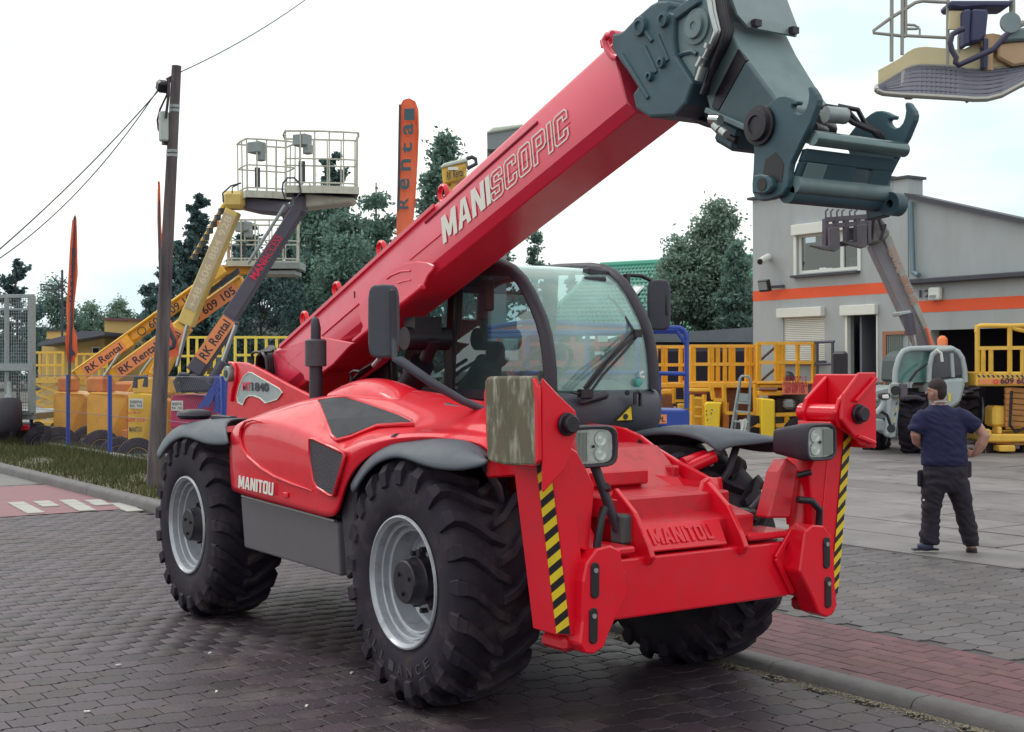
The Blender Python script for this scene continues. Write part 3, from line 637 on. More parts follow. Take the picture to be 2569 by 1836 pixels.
# rear pivot frame --------------------------------------------------------
piv = [Z7(75, 1560), Z7(76, 1400), Z7(85, 1230), Z7(92, 1150), Z7(105, 1118), Z7(130, 1103), Z7(200, 1108), Z7(250, 1125), Z7(330, 1165), Z7(400, 1205), Z7(480, 1250), Z7(640, 1330)]
pq = onp(piv, 'y', -.45); pq += [Vector((.6, -.45, .95)), Vector((-.9, -.45, .95))]
MB().ext(pq, (0, .035, 0)).build('pivot_plate', RED, T, bevel=.008)
MB().ext([Vector((p.x, .24, p.z)) for p in pq], (0, .035, 0)).build('pivot_plate', RED, T, bevel=.008)
MB().bb(-.9, .3, -.40, .23, .95, 1.25).build('rear_frame', REDW, T, bevel=.01)
MB().tube(onp([Z7(97, 1110), Z7(125, 1115), Z7(140, 1150), Z7(140, 1230), Z7(120, 1300), Z7(112, 1370)], 'y', -.458), .014, 6).build('pivot_rib', RED, T, smooth=60)
pc = P(*Z7(97, 1185), 'y', -.47)
MB().cyl(pc+Vector((0, -.03, 0)), pc+Vector((0, .75, 0)), .062, 24).build('boom_pivot_pin', GALV, T, bevel=.006, smooth=40)
MB().cyl(pc+Vector((0, -.036, 0)), pc+Vector((0, -.02, 0)), .03, 16).build('pin_cap', BLK, T)
dq = [ZH(120, 420), ZH(112, 375), ZH(135, 280), ZH(165, 210), ZH(205, 175), ZH(235, 180), ZH(330, 235), ZH(460, 310), ZH(480, 340), ZH(440, 395), ZH(345, 425), ZH(300, 385), ZH(245, 365), ZH(205, 368), ZH(180, 390), ZH(160, 440)]
M_DEC = mat('decal_grey', (.36, .42, .42), rough=.4, noise=.25, nscale=9)
MB().ext(onp(dq, 'y', -.456), (0, .005, 0)).build('model_decal', M_DEC, T)
MB().tube(onp(dq, 'y', -.457), .005, 5, closed=True).build('decal_edge', WHT, T)
o_ = P(*ZH(160, 322), 'y', -.460); e_ = P(*ZH(370, 334), 'y', -.460)
text('1840', o_.lerp(e_, .36), e_-o_, (0, 0, 1), .066, (e_-o_).length*.64, LTR, T, bold=.02, depth=.003)
text('MT', o_, e_-o_, (0, 0, 1), .066, (e_-o_).length*.32, LTRR, T, bold=.02, depth=.003)
# hose coils at the boom root
hs = MB()
for k in range(6):
    a0 = P(*Z7(300+k*16, 1150-k*6), 'y', -.40+k*.03); hs.tube([a0+Vector((-.05, 0, -.02)), a0+Vector((-.03, 0, .09+.01*k)), a0+Vector((.05, 0, .13)), a0+Vector((.13, 0, .08)), a0+Vector((.16, 0, -.03)), a0+Vector((.11, 0, -.11))], .016, 6)
hs.tube(onp([Z7(255, 1110), Z7(250, 1050), Z7(265, 1038), Z7(330, 1035), Z7(390, 1030)], 'y', -.38), .012, 6)
hs.build('hose', BLK, T, smooth=60)

# boom ---------------------------------------------------------------------
BY0, BY1 = -.32, .09
sl = math.atan(.3605); bd = Vector((math.cos(sl), 0, math.sin(sl))); bn = Vector((-math.sin(sl), 0, math.cos(sl)))
def bz(x, top): return (.366*x+2.018) if top else (.355*x+1.630)
cs = .035  # rounded lower edges, section widened above
def section(x, k=0.0):
    a = Vector((x, 0, bz(x, True)-k)); b = Vector((x, 0, bz(x, False)+k)); d = (a-b); a = b+bn*(d.dot(bn)); a.z = a.z
    y0, y1 = BY0+k, BY1-k
    H = (a-b).length
    o = [(y0+.004, 0.05), (y0, .10), (y0, H-.03), (y0+.02, H), (y1-.02, H), (y1, H-.03), (y1, .10), (y1-.004, .05), (y1-.05, 0.0), (y0+.05, 0.0)]
    return [b+bn*h+Vector((0, y, 0)) for y, h in o]
xs = [-.30, .2, .8, 1.4, 2.2, 3.0, 3.90]
bm_ = MB(); rg_ = [section(x) for x in xs]; n = len(rg_[0]); vs = [q for r_ in rg_ for q in r_]
bm_.add(vs, [(i*n+k, i*n+(k+1) % n, (i+1)*n+(k+1) % n, (i+1)*n+k) for i in range(len(xs)-1) for k in range(n)]+[tuple(range(n)), tuple(len(vs)-n+k for k in range(n-1, -1, -1))])
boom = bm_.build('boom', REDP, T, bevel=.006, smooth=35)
# root plates of the boom
rt = [Z7(380, 1035), Z7(405, 1018), Z7(520, 905), Z7(900, 800), Z7(950, 960), Z7(830, 1060), Z7(640, 1235), Z7(600, 1225), Z7(590, 1190), Z7(560, 1165), Z7(480, 1110), Z7(430, 1060)]
rp = onp([Z7(*k) for k in ((395, 1030), (700, 930), (940, 975), (900, 1010), (800, 1120), (640, 1240), (605, 1228), (598, 1195), (565, 1165), (500, 1120), (440, 1065))], 'y', BY0-.006)
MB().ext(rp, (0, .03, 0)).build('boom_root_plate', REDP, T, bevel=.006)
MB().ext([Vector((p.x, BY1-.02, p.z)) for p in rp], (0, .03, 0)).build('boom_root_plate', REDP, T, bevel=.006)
kn = MB(); kn.ext([Vector((-.93, -.28, 1.60)), Vector((-.4, -.28, 1.45)), Vector((.3, -.28, 1.70)), Vector((.1, -.28, 1.95)), Vector((-.35, -.28, 1.84)), Vector((-.85, -.28, 1.78))], (0, .36, 0)); kn.build('boom_heel', REDW, T, bevel=.01)
# top cap strip and lifting eyes
cap = MB(); a = Vector((-.22, 0, bz(-.22, True)+.0)); 
def tb(x, dz=0.0): return Vector((x, 0, bz(x, True)-.022+dz))
for y in (BY0-.004, BY1+.004): cap.bar(tb(-.25, .002)+Vector((0, y, 0)), tb(2.02, .002)+Vector((0, y, 0)), .018, .03)
cap.bar(tb(-.2, .018)+Vector((0, (BY0+BY1)/2-.08, 0)), tb(1.9, .018)+Vector((0, (BY0+BY1)/2-.08, 0)), .10, .03)
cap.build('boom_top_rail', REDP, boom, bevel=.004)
for uv in ((764, 799), (845, 726), (957, 624), (1112, 484)):
    e = P(*uv, 'y', -.30)-bn*.006; 
    MB().tube([e+bd*.045*math.cos(t)+bn*.05*math.sin(t)-bn*.0 for t in [math.pi*2*k/12 for k in range(12)]], .017, 6, closed=True).build('lifting_eye', RED, boom, smooth=60)
# pressed ribs and grooves on the side of the boom
rb = MB()
def sideline(p0, p1, r, y=None): rb.tube(onp([p0, p1], 'y', BY0-.001), r, 6)
sideline(Z7(725, 925), Z7(975, 710), .007); sideline(Z7(500, 1115), Z7(590, 1035), .006); sideline(Z7(1322, 410), ZB(505, 935), .006)
sideline(ZB(520, 935), ZB(1560, 20), .003)
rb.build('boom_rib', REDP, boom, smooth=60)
M_SLOT = mat('slot_red_dark', (.28, .004, .03), rough=.5)
MB().tube(onp([ZB(385, 840), ZB(1300, 22)], 'y', BY0+.004), .012, 6).build('boom_groove', M_SLOT, boom)
MB().tube(onp([Z7(948, 625), Z7(950, 668)], 'y', BY0+.004), .010, 6).build('boom_slot', HBL, boom)
# round reinforcement
arc = [Z7(985, 820), Z7(975, 780), Z7(990, 730), Z7(1030, 660), Z7(1090, 590), Z7(1130, 530), Z7(1200, 470), Z7(1280, 435), Z7(1370, 420), Z7(1440, 428), Z7(1482, 448), Z7(1478, 475), Z7(1440, 520), Z7(1410, 590), Z7(1270, 700), Z7(1100, 840), Z7(960, 965), Z7(1000, 860)]
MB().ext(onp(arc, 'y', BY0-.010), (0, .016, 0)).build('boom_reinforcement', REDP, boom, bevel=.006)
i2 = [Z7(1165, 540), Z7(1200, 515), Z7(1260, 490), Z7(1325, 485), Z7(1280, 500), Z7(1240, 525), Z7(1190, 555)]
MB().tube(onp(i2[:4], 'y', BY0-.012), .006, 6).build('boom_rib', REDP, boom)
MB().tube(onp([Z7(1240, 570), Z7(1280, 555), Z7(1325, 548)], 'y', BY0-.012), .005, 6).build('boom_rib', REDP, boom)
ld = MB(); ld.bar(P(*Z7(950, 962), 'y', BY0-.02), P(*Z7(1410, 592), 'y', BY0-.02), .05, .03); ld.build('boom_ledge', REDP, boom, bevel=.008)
# lettering along the boom
o_ = P(*ZB(515, 1030), 'y', BY0-.004); e_ = P(*ZB(905, 690), 'y', BY0-.004); t_ = P(*ZB(498, 820), 'y', BY0-.004)
dx = (e_-o_).normalized(); hh = (t_-o_)*1.04; e2 = P(*ZB(1540, 150), 'y', BY0-.004)
s0 = P(*ZB(920, 680), 'y', BY0-.004); sh_ = hh-dx*hh.dot(dx); hgt = sh_.length
upd = hh.normalized(); hgt = hh.length
logo('MANI', o_+dx*.02, dx, upd, hgt, (e_-o_).length*1.0, WHT, boom, name='boom_lettering', depth=.001)
dx2 = (e2-s0).normalized()
logo('SCOPIC', s0+dx*.01, dx2, upd, hgt*.96, (e2-s0).length*1.0, WHT, boom, name='boom_lettering', depth=.001, outline=True, gap=.13)
# lift cylinder and black parts under the boom
lc = MB(); a = P(*Z7(905, 1240), 'y', -.12); b = Vector((1.95, -.11, 2.12)); lc.cyl((.75, -.11, 1.12), (1.5, -.11, 1.77), .085, 20); lc.cyl((1.55, -.11, 1.80), (1.66, -.11, 1.93), .045, 16)
lc.box((.80, -.11, 1.18), (.26, .22, .24)); lc.build('lift_cylinder', BLK, T, smooth=45)
lg = MB(); lc2 = P(*Z7(1320, 945), 'y', -.25); lg.cyl(lc2+Vector((0, -.04, 0)), lc2+Vector((0, .28, 0)), .075, 20); lg.box(lc2+Vector((.0, .10, .06)), (.14, .2, .16)); lg.build('cylinder_lug', BLK, T, smooth=45)
hs = MB()
for k in range(4):
    y = -.30+k*.05; hs.tube([P(*Z7(860, 1275), 'y', y), P(*Z7(905, 1265), 'y', y), P(*Z7(935, 1230), 'y', y), P(*Z7(1000+k*10, 1160), 'y', y), P(*Z7(1120, 1090), 'y', y)], .013, 6)
hs.tube(onp([Z7(925, 1225), Z7(920, 1180), Z7(945, 1165), Z7(985, 1170)], 'y', -.34), .012, 6)
hs.build('hose', BLK, T, smooth=60)
MB().tube(onp([Z7(1075, 1130), Z7(1115, 1085)], 'y', -.36), .016, 8).build('hose_fitting', STEEL, T)
# dark compensation block behind the hood
MB().ext(onp([Z7(640, 1240), Z7(800, 1150), Z7(1000, 980), Z7(1190, 1080), Z7(1200, 1230), Z7(1130, 1320), Z7(860, 1300)], 'y', .12), (0, .06, 0)).build('underboom_guard', BLK, T, bevel=.01)

# boom head -------------------------------------------------------------------
HY0, HY1 = BY0-.05, BY1+.05
hp = [ZJ(225, 340), ZJ(300, 330), ZJ(345, 300), ZJ(470, 170), ZJ(620, 40), ZJ(700, 0), ZJ(790, 0), ZJ(815, 50), ZJ(800, 110), ZJ(870, 130), ZJ(850, 250), ZJ(850, 400), ZJ(870, 560), ZJ(960, 700), ZJ(1050, 840), ZJ(970, 1060), ZJ(860, 1180), ZJ(600, 1195), ZJ(465, 1110), ZJ(430, 960), ZJ(480, 890), ZJ(380, 730), ZJ(280, 590), ZJ(235, 520), ZJ(215, 430)]
hq = onp(hp, 'y', HY0)
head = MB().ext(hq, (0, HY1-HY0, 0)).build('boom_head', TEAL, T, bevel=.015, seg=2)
rb = MB()
for a, b in (((330, 560), (600, 1000)), ((560, 480), (680, 740)), ((690, 360), (800, 620)), ((500, 230), (640, 420))):
    rb.tube(onp([ZJ(*a), ZJ(*b)], 'y', HY0+.002), .014, 6)
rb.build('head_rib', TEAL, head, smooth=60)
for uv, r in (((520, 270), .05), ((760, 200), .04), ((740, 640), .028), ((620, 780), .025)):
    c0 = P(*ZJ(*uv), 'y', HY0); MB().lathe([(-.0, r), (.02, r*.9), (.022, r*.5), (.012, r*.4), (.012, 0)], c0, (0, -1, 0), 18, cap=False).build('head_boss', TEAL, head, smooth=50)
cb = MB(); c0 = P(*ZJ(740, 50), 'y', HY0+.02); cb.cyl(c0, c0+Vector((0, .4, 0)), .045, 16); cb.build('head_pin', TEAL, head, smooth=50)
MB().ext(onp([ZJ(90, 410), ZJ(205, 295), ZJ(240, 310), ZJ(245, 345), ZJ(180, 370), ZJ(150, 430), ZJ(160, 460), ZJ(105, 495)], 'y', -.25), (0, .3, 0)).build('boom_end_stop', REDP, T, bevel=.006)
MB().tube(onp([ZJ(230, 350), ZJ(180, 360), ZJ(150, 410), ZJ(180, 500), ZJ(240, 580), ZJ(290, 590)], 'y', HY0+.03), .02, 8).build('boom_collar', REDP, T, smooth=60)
# nose plate with pivot boss
npz = [ZJ(860, 150), ZJ(1010, 30), ZJ(1100, -40), ZJ(1190, -30), ZJ(1215, 60), ZJ(1260, 300), ZJ(1230, 440), ZJ(1160, 560), ZJ(1090, 680), ZJ(1060, 880), ZJ(860, 700)]
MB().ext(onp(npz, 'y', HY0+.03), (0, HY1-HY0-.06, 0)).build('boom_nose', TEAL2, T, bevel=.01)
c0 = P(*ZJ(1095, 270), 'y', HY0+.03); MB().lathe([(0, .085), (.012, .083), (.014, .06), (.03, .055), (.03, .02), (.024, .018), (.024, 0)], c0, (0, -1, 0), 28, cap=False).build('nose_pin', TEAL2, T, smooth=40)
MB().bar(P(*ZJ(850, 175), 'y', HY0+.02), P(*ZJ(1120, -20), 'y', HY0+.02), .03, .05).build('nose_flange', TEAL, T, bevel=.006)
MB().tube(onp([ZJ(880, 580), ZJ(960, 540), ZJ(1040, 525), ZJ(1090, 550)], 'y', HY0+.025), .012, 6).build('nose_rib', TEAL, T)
# jib (gooseneck)
JY0, JY1 = -.30, .08
fr_n = [(1800, -60), (1808, -10), (1822, 50), (1850, 110), (1885, 170), (1918, 225), (1945, 262)]
nq = onp(fr_n, 'y', JY0); fq_x = [(1893, 0), (1913, 76), (2000, 158), (2040, 205), (2080, 275), (2120, 335)]
lowj = onp([(1935, 330), (1900, 345), (1876, 325), (1800, 286), (1780, 278), (1770, 240), (1765, 224), (1790, 170), (1822, 120), (1815, 70), (1790, 20), (1770, -60)], 'y', JY0)
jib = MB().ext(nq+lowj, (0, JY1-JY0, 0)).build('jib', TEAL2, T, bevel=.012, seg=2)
# side gusset plate and dark channel
gp = onp([ZJ(1585, 625), ZJ(1870, 1010), ZJ(1900, 1150), ZJ(1860, 1330), ZJ(1640, 1320), ZJ(1295, 1150)], 'y', JY0-.03)
MB().ext(gp, (0, .035, 0)).build('jib_gusset', mat('jib_side_flare', (.045, .085, .105), rough=.5, noise=.2, nscale=6, dirt=(.08, .13, .15), dirt_amt=.4, dscale=6), jib, bevel=.005)  # side tone carries the same flare teal in its colour
MB().ext(onp([ZJ(1510, 500), ZJ(1590, 610), ZJ(1300, 1130), ZJ(1240, 1090), ZJ(1280, 950)], 'y', JY0-.008), (0, .02, 0)).build('jib_channel', BLK, jib)
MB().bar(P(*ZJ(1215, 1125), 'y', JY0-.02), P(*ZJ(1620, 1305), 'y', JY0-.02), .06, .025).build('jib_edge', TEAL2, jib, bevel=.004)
# top guard plate with slot
gpl = [(1805, -30), (1845, 62), (1908, 84), (1880, 0), (1872, -30)]
cq = []
gq0 = onp([(1790, -40), (1812, 10), (1830, 50), (1843, 62)], 'y', JY0+.02)
c0 = MB()
a0, a1 = P(1838, 58, 'y', JY0-.0), P(1812, -20, 'y', JY0-.0)
rows = [[Vector((a1.x, y, a1.z))+Vector((.03, 0, .03)) for y in (JY0, -.11, JY1)], [Vector((a0.x, y, a0.z))+Vector((.035, 0, .03)) for y in (JY0, -.11, JY1)]]
rows.append([Vector((a0.x, y, a0.z))+Vector((.05, 0, -.02)) for y in (JY0+.05, -.11, JY1-.02)])
MB().grid(rows).build('jib_guard', mat('guard_plate', (.20, .25, .27), rough=.4, metal=.3, noise=.15, nscale=9), jib, solid=.012)
for y in (JY0+.09, JY1-.05): MB().box(Vector((a0.x+.06, y, a0.z+.0)), (.03, .04, .03)).build('guard_bolt', BLK, jib)
# hydraulic pipes by the nose
pp = MB()
for k in range(3):
    pp.tube(onp([ZJ(1210+k*42, -40), ZJ(1235+k*40, 120), ZJ(1285+k*34, 310), ZJ(1250+k*30, 420), ZJ(1180+k*22, 560), ZJ(1120+k*22, 670)], 'y', HY0-.035+.02*k), .0125, 8)
pp.build('hydraulic_pipe', STEEL, T, smooth=60)
pp = MB()
for k in range(4):
    pp.tube(onp([ZJ(1300+k*26, -40), ZJ(1330+k*24, 120), ZJ(1372+k*22, 310), ZJ(1340+k*18, 440), ZJ(1260+k*10, 640), ZJ(1210, 800), ZJ(1150+k*8, 960)], 'y', HY0+.02*k), .016, 8)
pp.tube(onp([ZJ(1065, 1170), ZJ(1110, 1220), ZJ(1190, 1250), ZJ(1260, 1270), ZJ(1330, 1330), ZJ(1420, 1390), ZJ(1500, 1430)], 'y', -.2), .02, 8)
pp.tube(onp([ZJ(1050, 1110), ZJ(1110, 1160), ZJ(1190, 1205), ZJ(1290, 1215), ZJ(1370, 1260), ZJ(1450, 1320)], 'y', -.1), .02, 8)
pp.build('hose', BLK, T, smooth=60)
ft = MB()
for a, b in (((1215, 440), (1200, 490)), ((1160, 580), (1110, 680)), ((1155, 680), (1110, 820)), ((1230, 1212), (1330, 1218)), ((1270, 1275), (1320, 1325)), ((1340, 1330), (1390, 1370))):
    MB().tube(onp([ZJ(*a), ZJ(*b)], 'y', HY0-.04), .022, 8).build('hose_fitting', STEEL, T, smooth=50)
MB().box(P(*ZJ(1540, 1385), 'y', -.11), (.16, .2, .12), Matrix.Rotation(.5, 3, 'Y')).build('tilt_valve', TEAL, T, bevel=.02)
MB().tube([P(*ZJ(1655, 110), 'y', JY1), P(*ZJ(1700, 130), 'y', JY1+.02), P(*ZJ(1725, 200), 'y', JY1+.02), P(*ZJ(1745, 290), 'y', JY1)], .014, 8).build('hose', TEAL, T)

# carriage ------------------------------------------------------------------
cp = [(838, 178), (850, 158), (868, 156), (885, 172), (905, 205), (932, 245), (947, 300), (938, 360), (900, 460), (862, 560), (790, 700), (740, 800), (690, 905), (655, 980), (640, 1060), (632, 1160), (620, 1230), (560, 1320), (440, 1365), (330, 1382), (275, 1360), (240, 1290), (238, 1200), (250, 1050), (258, 850), (250, 730), (215, 660), (230, 560), (330, 420), (480, 292), (530, 262), (590, 254), (640, 268), (668, 284), (700, 300), (736, 312), (725, 352), (668, 352), (663, 390), (690, 430), (735, 457), (780, 440), (815, 395), (838, 330), (848, 250)]
cpq = onp([ZK(*k) for k in cp], 'y', -.46)
hole = None
car = thing('_', (5.1, -.13, 2.7), None, None); 
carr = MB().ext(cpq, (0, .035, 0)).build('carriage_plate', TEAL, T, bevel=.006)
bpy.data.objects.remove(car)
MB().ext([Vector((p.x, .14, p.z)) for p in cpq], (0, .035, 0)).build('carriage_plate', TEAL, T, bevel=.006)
hx = onp([ZK(*k) for k in ((385, 940), (495, 862), (550, 930), (580, 990), (560, 1180), (440, 1180), (355, 1120))], 'y', -.462)
MB().ext(hx, (0, .01, 0)).build('carriage_recess', HBL, T)
# lock lug
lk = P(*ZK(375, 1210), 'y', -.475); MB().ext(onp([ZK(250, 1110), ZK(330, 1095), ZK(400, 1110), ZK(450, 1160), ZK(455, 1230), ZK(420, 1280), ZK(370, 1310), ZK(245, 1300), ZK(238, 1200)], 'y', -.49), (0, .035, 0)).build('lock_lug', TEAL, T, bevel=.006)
MB().cyl(lk+Vector((0, -.018, 0)), lk+Vector((0, -.012, 0)), .028, 20).build('lug_bore', HBL, T)
c0 = P(*ZK(330, 575), 'y', -.465)
MB().lathe([(-.1, .085), (.012, .085), (.014, .07), (.034, .066), (.036, .04), (.028, .036), (.028, 0)], c0, (0, -1, 0), 28, cap=False).build('carriage_pin', BLK, T, smooth=40)
def cpt(x, y): q = P(*ZK(x, y), 'y', -.46); return (q.x, q.z)
def cross(x, y, r, name, m, y0=-.43, y1=.14):
    a, b = cpt(x, y); return MB().cyl((a, y0, b), (a, y1, b), r, 20).build(name, m, T, smooth=40)
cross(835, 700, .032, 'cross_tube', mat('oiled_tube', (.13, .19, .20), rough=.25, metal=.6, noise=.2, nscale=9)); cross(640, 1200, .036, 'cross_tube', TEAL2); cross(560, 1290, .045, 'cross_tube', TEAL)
# back plate with a square opening (four strips)
b0 = cpt(770, 810); b1 = cpt(620, 1230)
def bpp(t, y): return Vector((b0[0]+(b1[0]-b0[0])*t, y, b0[1]+(b1[1]-b0[1])*t))
def quadplate(t0, t1, y0, y1, name, m=TEAL, th=.03):
    q = [bpp(t0, y0), bpp(t1, y0), bpp(t1, y1), bpp(t0, y1)]; MB().ext(q, Vector((-th, 0, .0))).build(name, m, T, bevel=.004)
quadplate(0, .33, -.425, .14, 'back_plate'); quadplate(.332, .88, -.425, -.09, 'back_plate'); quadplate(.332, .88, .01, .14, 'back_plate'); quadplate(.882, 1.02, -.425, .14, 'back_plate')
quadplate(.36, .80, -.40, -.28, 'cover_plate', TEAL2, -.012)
# far locking eye
ec = P(*ZK(1765, 1420), 'y', .15); MB().lathe([(-.03, .018), (-.03, .052), (.03, .052), (.03, .018)], ec, (0, 1, 0), 20, cap=False).build('lock_eye', TEAL, T, smooth=40)
MB().bar(ec+Vector((-.14, 0, -.02)), ec+Vector((-.04, 0, -.01)), .05, .08).build('eye_arm', TEAL, T, bevel=.006)
# tilt cylinder & hoses behind the carriage
tl = MB(); tl.cyl(P(*ZK(880, 540), 'y', -.28), P(*ZK(1050, 620), 'y', -.05), .045, 14); tl.cyl(P(*ZK(870, 600), 'y', -.36), P(*ZK(1000, 650), 'y', -.2), .03, 14); tl.build('tilt_cylinder', BLK, T, smooth=45)
hs = MB()
for k in range(3):
    hs.tube([Vector((4.98+.03*k, -.18+.05*k, 2.88)), Vector((5.06+.02*k, -.12+.05*k, 2.86)), Vector((5.10, -.05+.04*k, 2.80)), Vector((5.14, .03+.02*k, 2.765)), Vector((5.13, .12, 2.72))], .012, 6)
hs.build('hose', BLK, T, smooth=60)
MB().tube([Vector((5.17, -.3, 2.80)), Vector((5.19, -.2, 2.80))], .035, 10).build('hose_fitting', GALV, T, smooth=60)

# cab ------------------------------------------------------------------------
CY0, CY1 = .15, .95
prof = [(2.575, 1.60), (2.572, 1.72), (2.555, 1.83), (2.53, 1.93), (2.49, 2.02), (2.43, 2.11), (2.36, 2.20), (2.28, 2.28), (2.18, 2.345), (2.07, 2.385), (1.94, 2.405), (1.6, 2.42), (1.2, 2.42), (.85, 2.40), (.70, 2.36), (.62, 2.28), (.60, 2.1), (.60, 1.9), (.60, 1.28)]
def prf(y): return [Vector((x, y, z)) for x, z in prof]
fr = MB()
for y in (CY0, CY1): fr.tube(prf(y)[:14], .042, 10)
cabf = fr.build('cab_frame', PLD, T, smooth=60)
fr = MB()
for y in (CY0+.01, CY1-.01):
    fr.tube(prf(y)[13:], .05, 8)
    fr.bar((1.42, y, 1.55), (1.50, y, 2.40), .07, .10); 
fr.bar((.62, CY0, 2.34), (.62, CY1, 2.34), .08, .08); fr.bar((.60, CY0, 1.62), (.60, CY1, 1.62), .06, .10)
fr.bar((1.5, CY0, 2.385), (1.5, CY1, 2.385), .12, .05)
fr.build('cab_frame', BLK, T, bevel=.01)
# roof panel over the rear half
MB().grid([[Vector((x, y, z+.01)) for y in (CY0, .35, .75, CY1)] for x, z in prof[11:15]]).build('cab_roof', PLD, T, solid=.03, smooth=60)
# glass
ws = [[Vector((x+.005, y, z)) for y in (CY0+.03, .35, .75, CY1-.03)] for x, z in prof[:12]]
MB().grid(ws).build('windscreen', GLS, T, smooth=179)
sg = prof[:11]+[(1.53, 2.40), (1.45, 1.56), (2.56, 1.56)]
MB().add([(x, CY0-.005, z) for x, z in sg], [tuple(range(len(sg)))]).build('side_window', GLD, T)
MB().add([(x, CY1+.005, z) for x, z in sg], [tuple(range(len(sg)))]).build('side_window', GLD, T)
for y in (CY0-.005, CY1+.005): MB().add([(.64, y, 1.6), (1.40, y, 1.6), (1.47, y, 2.38), (.8, y, 2.38), (.64, y, 2.25)], [(0, 1, 2, 3, 4)]).build('rear_side_window', GLD, T)
MB().add([(.6, CY0, 1.65), (.6, CY1, 1.65), (.61, CY1, 2.3), (.61, CY0, 2.3)], [(0, 1, 2, 3)]).build('rear_window', GLD, T)
# lower cab shell and nose panel
sh2 = MB(); sh2.bb(.6, 2.40, CY0+.0, CY0+.05, 1.05, 1.56); sh2.bb(.6, 2.40, CY1-.05, CY1, 1.05, 1.56); sh2.bb(.58, .64, CY0, CY1, 1.05, 1.60); sh2.bb(.6, 2.45, CY0, CY1, 1.0, 1.06)
sh2.build('cab_shell', RED, T, bevel=.012)
sil = MB(); sil.bb(.6, 2.56, CY0-.02, CY0+.06, 1.53, 1.60); sil.bb(.6, 2.56, CY1-.06, CY1+.02, 1.53, 1.60); sil.build('window_sill', PLD, T, bevel=.012)
nr = []
for z, x in ((1.60, 2.55), (1.595, 2.60), (1.56, 2.635), (1.50, 2.65), (1.42, 2.645), (1.36, 2.62), (1.32, 2.57), (1.28, 2.50)):
    nr.append([Vector((x-.04-(.02 if z < 1.4 else 0), CY0-.045+(.04 if z < 1.36 else 0), z)), Vector((x-.005, CY0+.02, z)), Vector((x+.01, .38, z-(.03 if z > 1.58 else 0))), Vector((x+.012, .55, z)), Vector((x+.01, .75, z)), Vector((x-.005, CY1-.04, z)), Vector((x-.05, CY1+.05-(.03 if z < 1.36 else 0), z))])
nose = MB().grid(nr).build('cab_nose_panel', PLA, T, smooth=179, sub=2, solid=.03)
MB().box(Vector((2.68, .40, 1.555)), (.05, .22, .05), Matrix.Rotation(.2, 3, 'X')).build('wiper_recess', PLD, nose, bevel=.02)
# warning triangle
tq = [P(*ZC(*k), 'x', 2.672) for k in ((1055, 1532), (1195, 1385), (1208, 1532))]
MB().ext(tq, (-.006, 0, 0)).build('warning_sign', YEL, nose); MB().tube(tq, .006, 4, closed=True).build('sign_edge', HBL, nose)
cc = P(*ZC(1142, 1495), 'x', 2.674); MB().cyl(cc, cc+Vector((.004, 0, 0)), .018, 12).build('sign_mark', HBL, nose)
MB().tube([P(*ZC(*k), 'x', 2.70) for k in ((1228, 1385), (1228, 1280), (1255, 1262), (1278, 1280), (1278, 1400))], .012, 8).build('grab_handle', BLK, nose, smooth=60)
cc = P(*ZC(1153, 1275), 'x', 2.67); MB().cyl(cc, cc+Vector((.01, 0, 0)), .016, 12).build('nose_plug', BLK, nose)
# windscreen wiper
wp = MB()
w0 = P(*ZC(745, 1290), 'x', 2.69); w1 = P(*ZC(1230, 720), 'x', 2.58)
def wz(u, v, x): return P(*ZC(u, v), 'x', x)
wp.tube([w0, wz(960, 1010, 2.66), wz(1215, 745, 2.59)], .011, 6); wp.tube([wz(830, 1250, 2.69), wz(930, 1110, 2.67), wz(1140, 880, 2.62), wz(1262, 730, 2.57)], .009, 6)
wp.tube([wz(760, 1230, 2.69), wz(900, 1040, 2.675), wz(1120, 800, 2.62), wz(1200, 700, 2.59)], .009, 6)
wp.box(wz(1240, 725, 2.58), (.05, .06, .05)); wp.box(wz(770, 1280, 2.69), (.04, .09, .05))
wp.tube([wz(975, 385, 2.33), wz(1040, 430, 2.36), wz(1130, 560, 2.45), wz(1235, 730, 2.58)], .010, 6)
wp.tube([wz(640, 1270, 2.68), wz(700, 1285, 2.69), wz(760, 1270, 2.70)], .008, 6)
wp.build('wiper', BLK, T, smooth=60)
hk = MB(); hk.tube([wz(1305, 1080, 2.6), wz(1278, 1095, 2.6), wz(1280, 1125, 2.6), wz(1300, 1135, 2.6), wz(1312, 1120, 2.6)], .007, 6); hk.build('cab_hook', WHT, T)
MB().lathe([(0, .028), (.01, .026), (.012, 0)], wz(1262, 1180, 2.6), (1, 0, 0), 16, cap=False).build('reflector', mat('teal_reflector', (.05, .35, .28), rough=.3), T)
# work lamp on the cab roof
MB().bar(wz(770, 148, 2.16), wz(965, 180, 2.14), .07, .05).build('roof_lamp', PLD, T, bevel=.01)
MB().bar(wz(750, 222, 2.22), wz(950, 225, 2.24), .05, .035).build('sun_visor', PLD, T, bevel=.008)
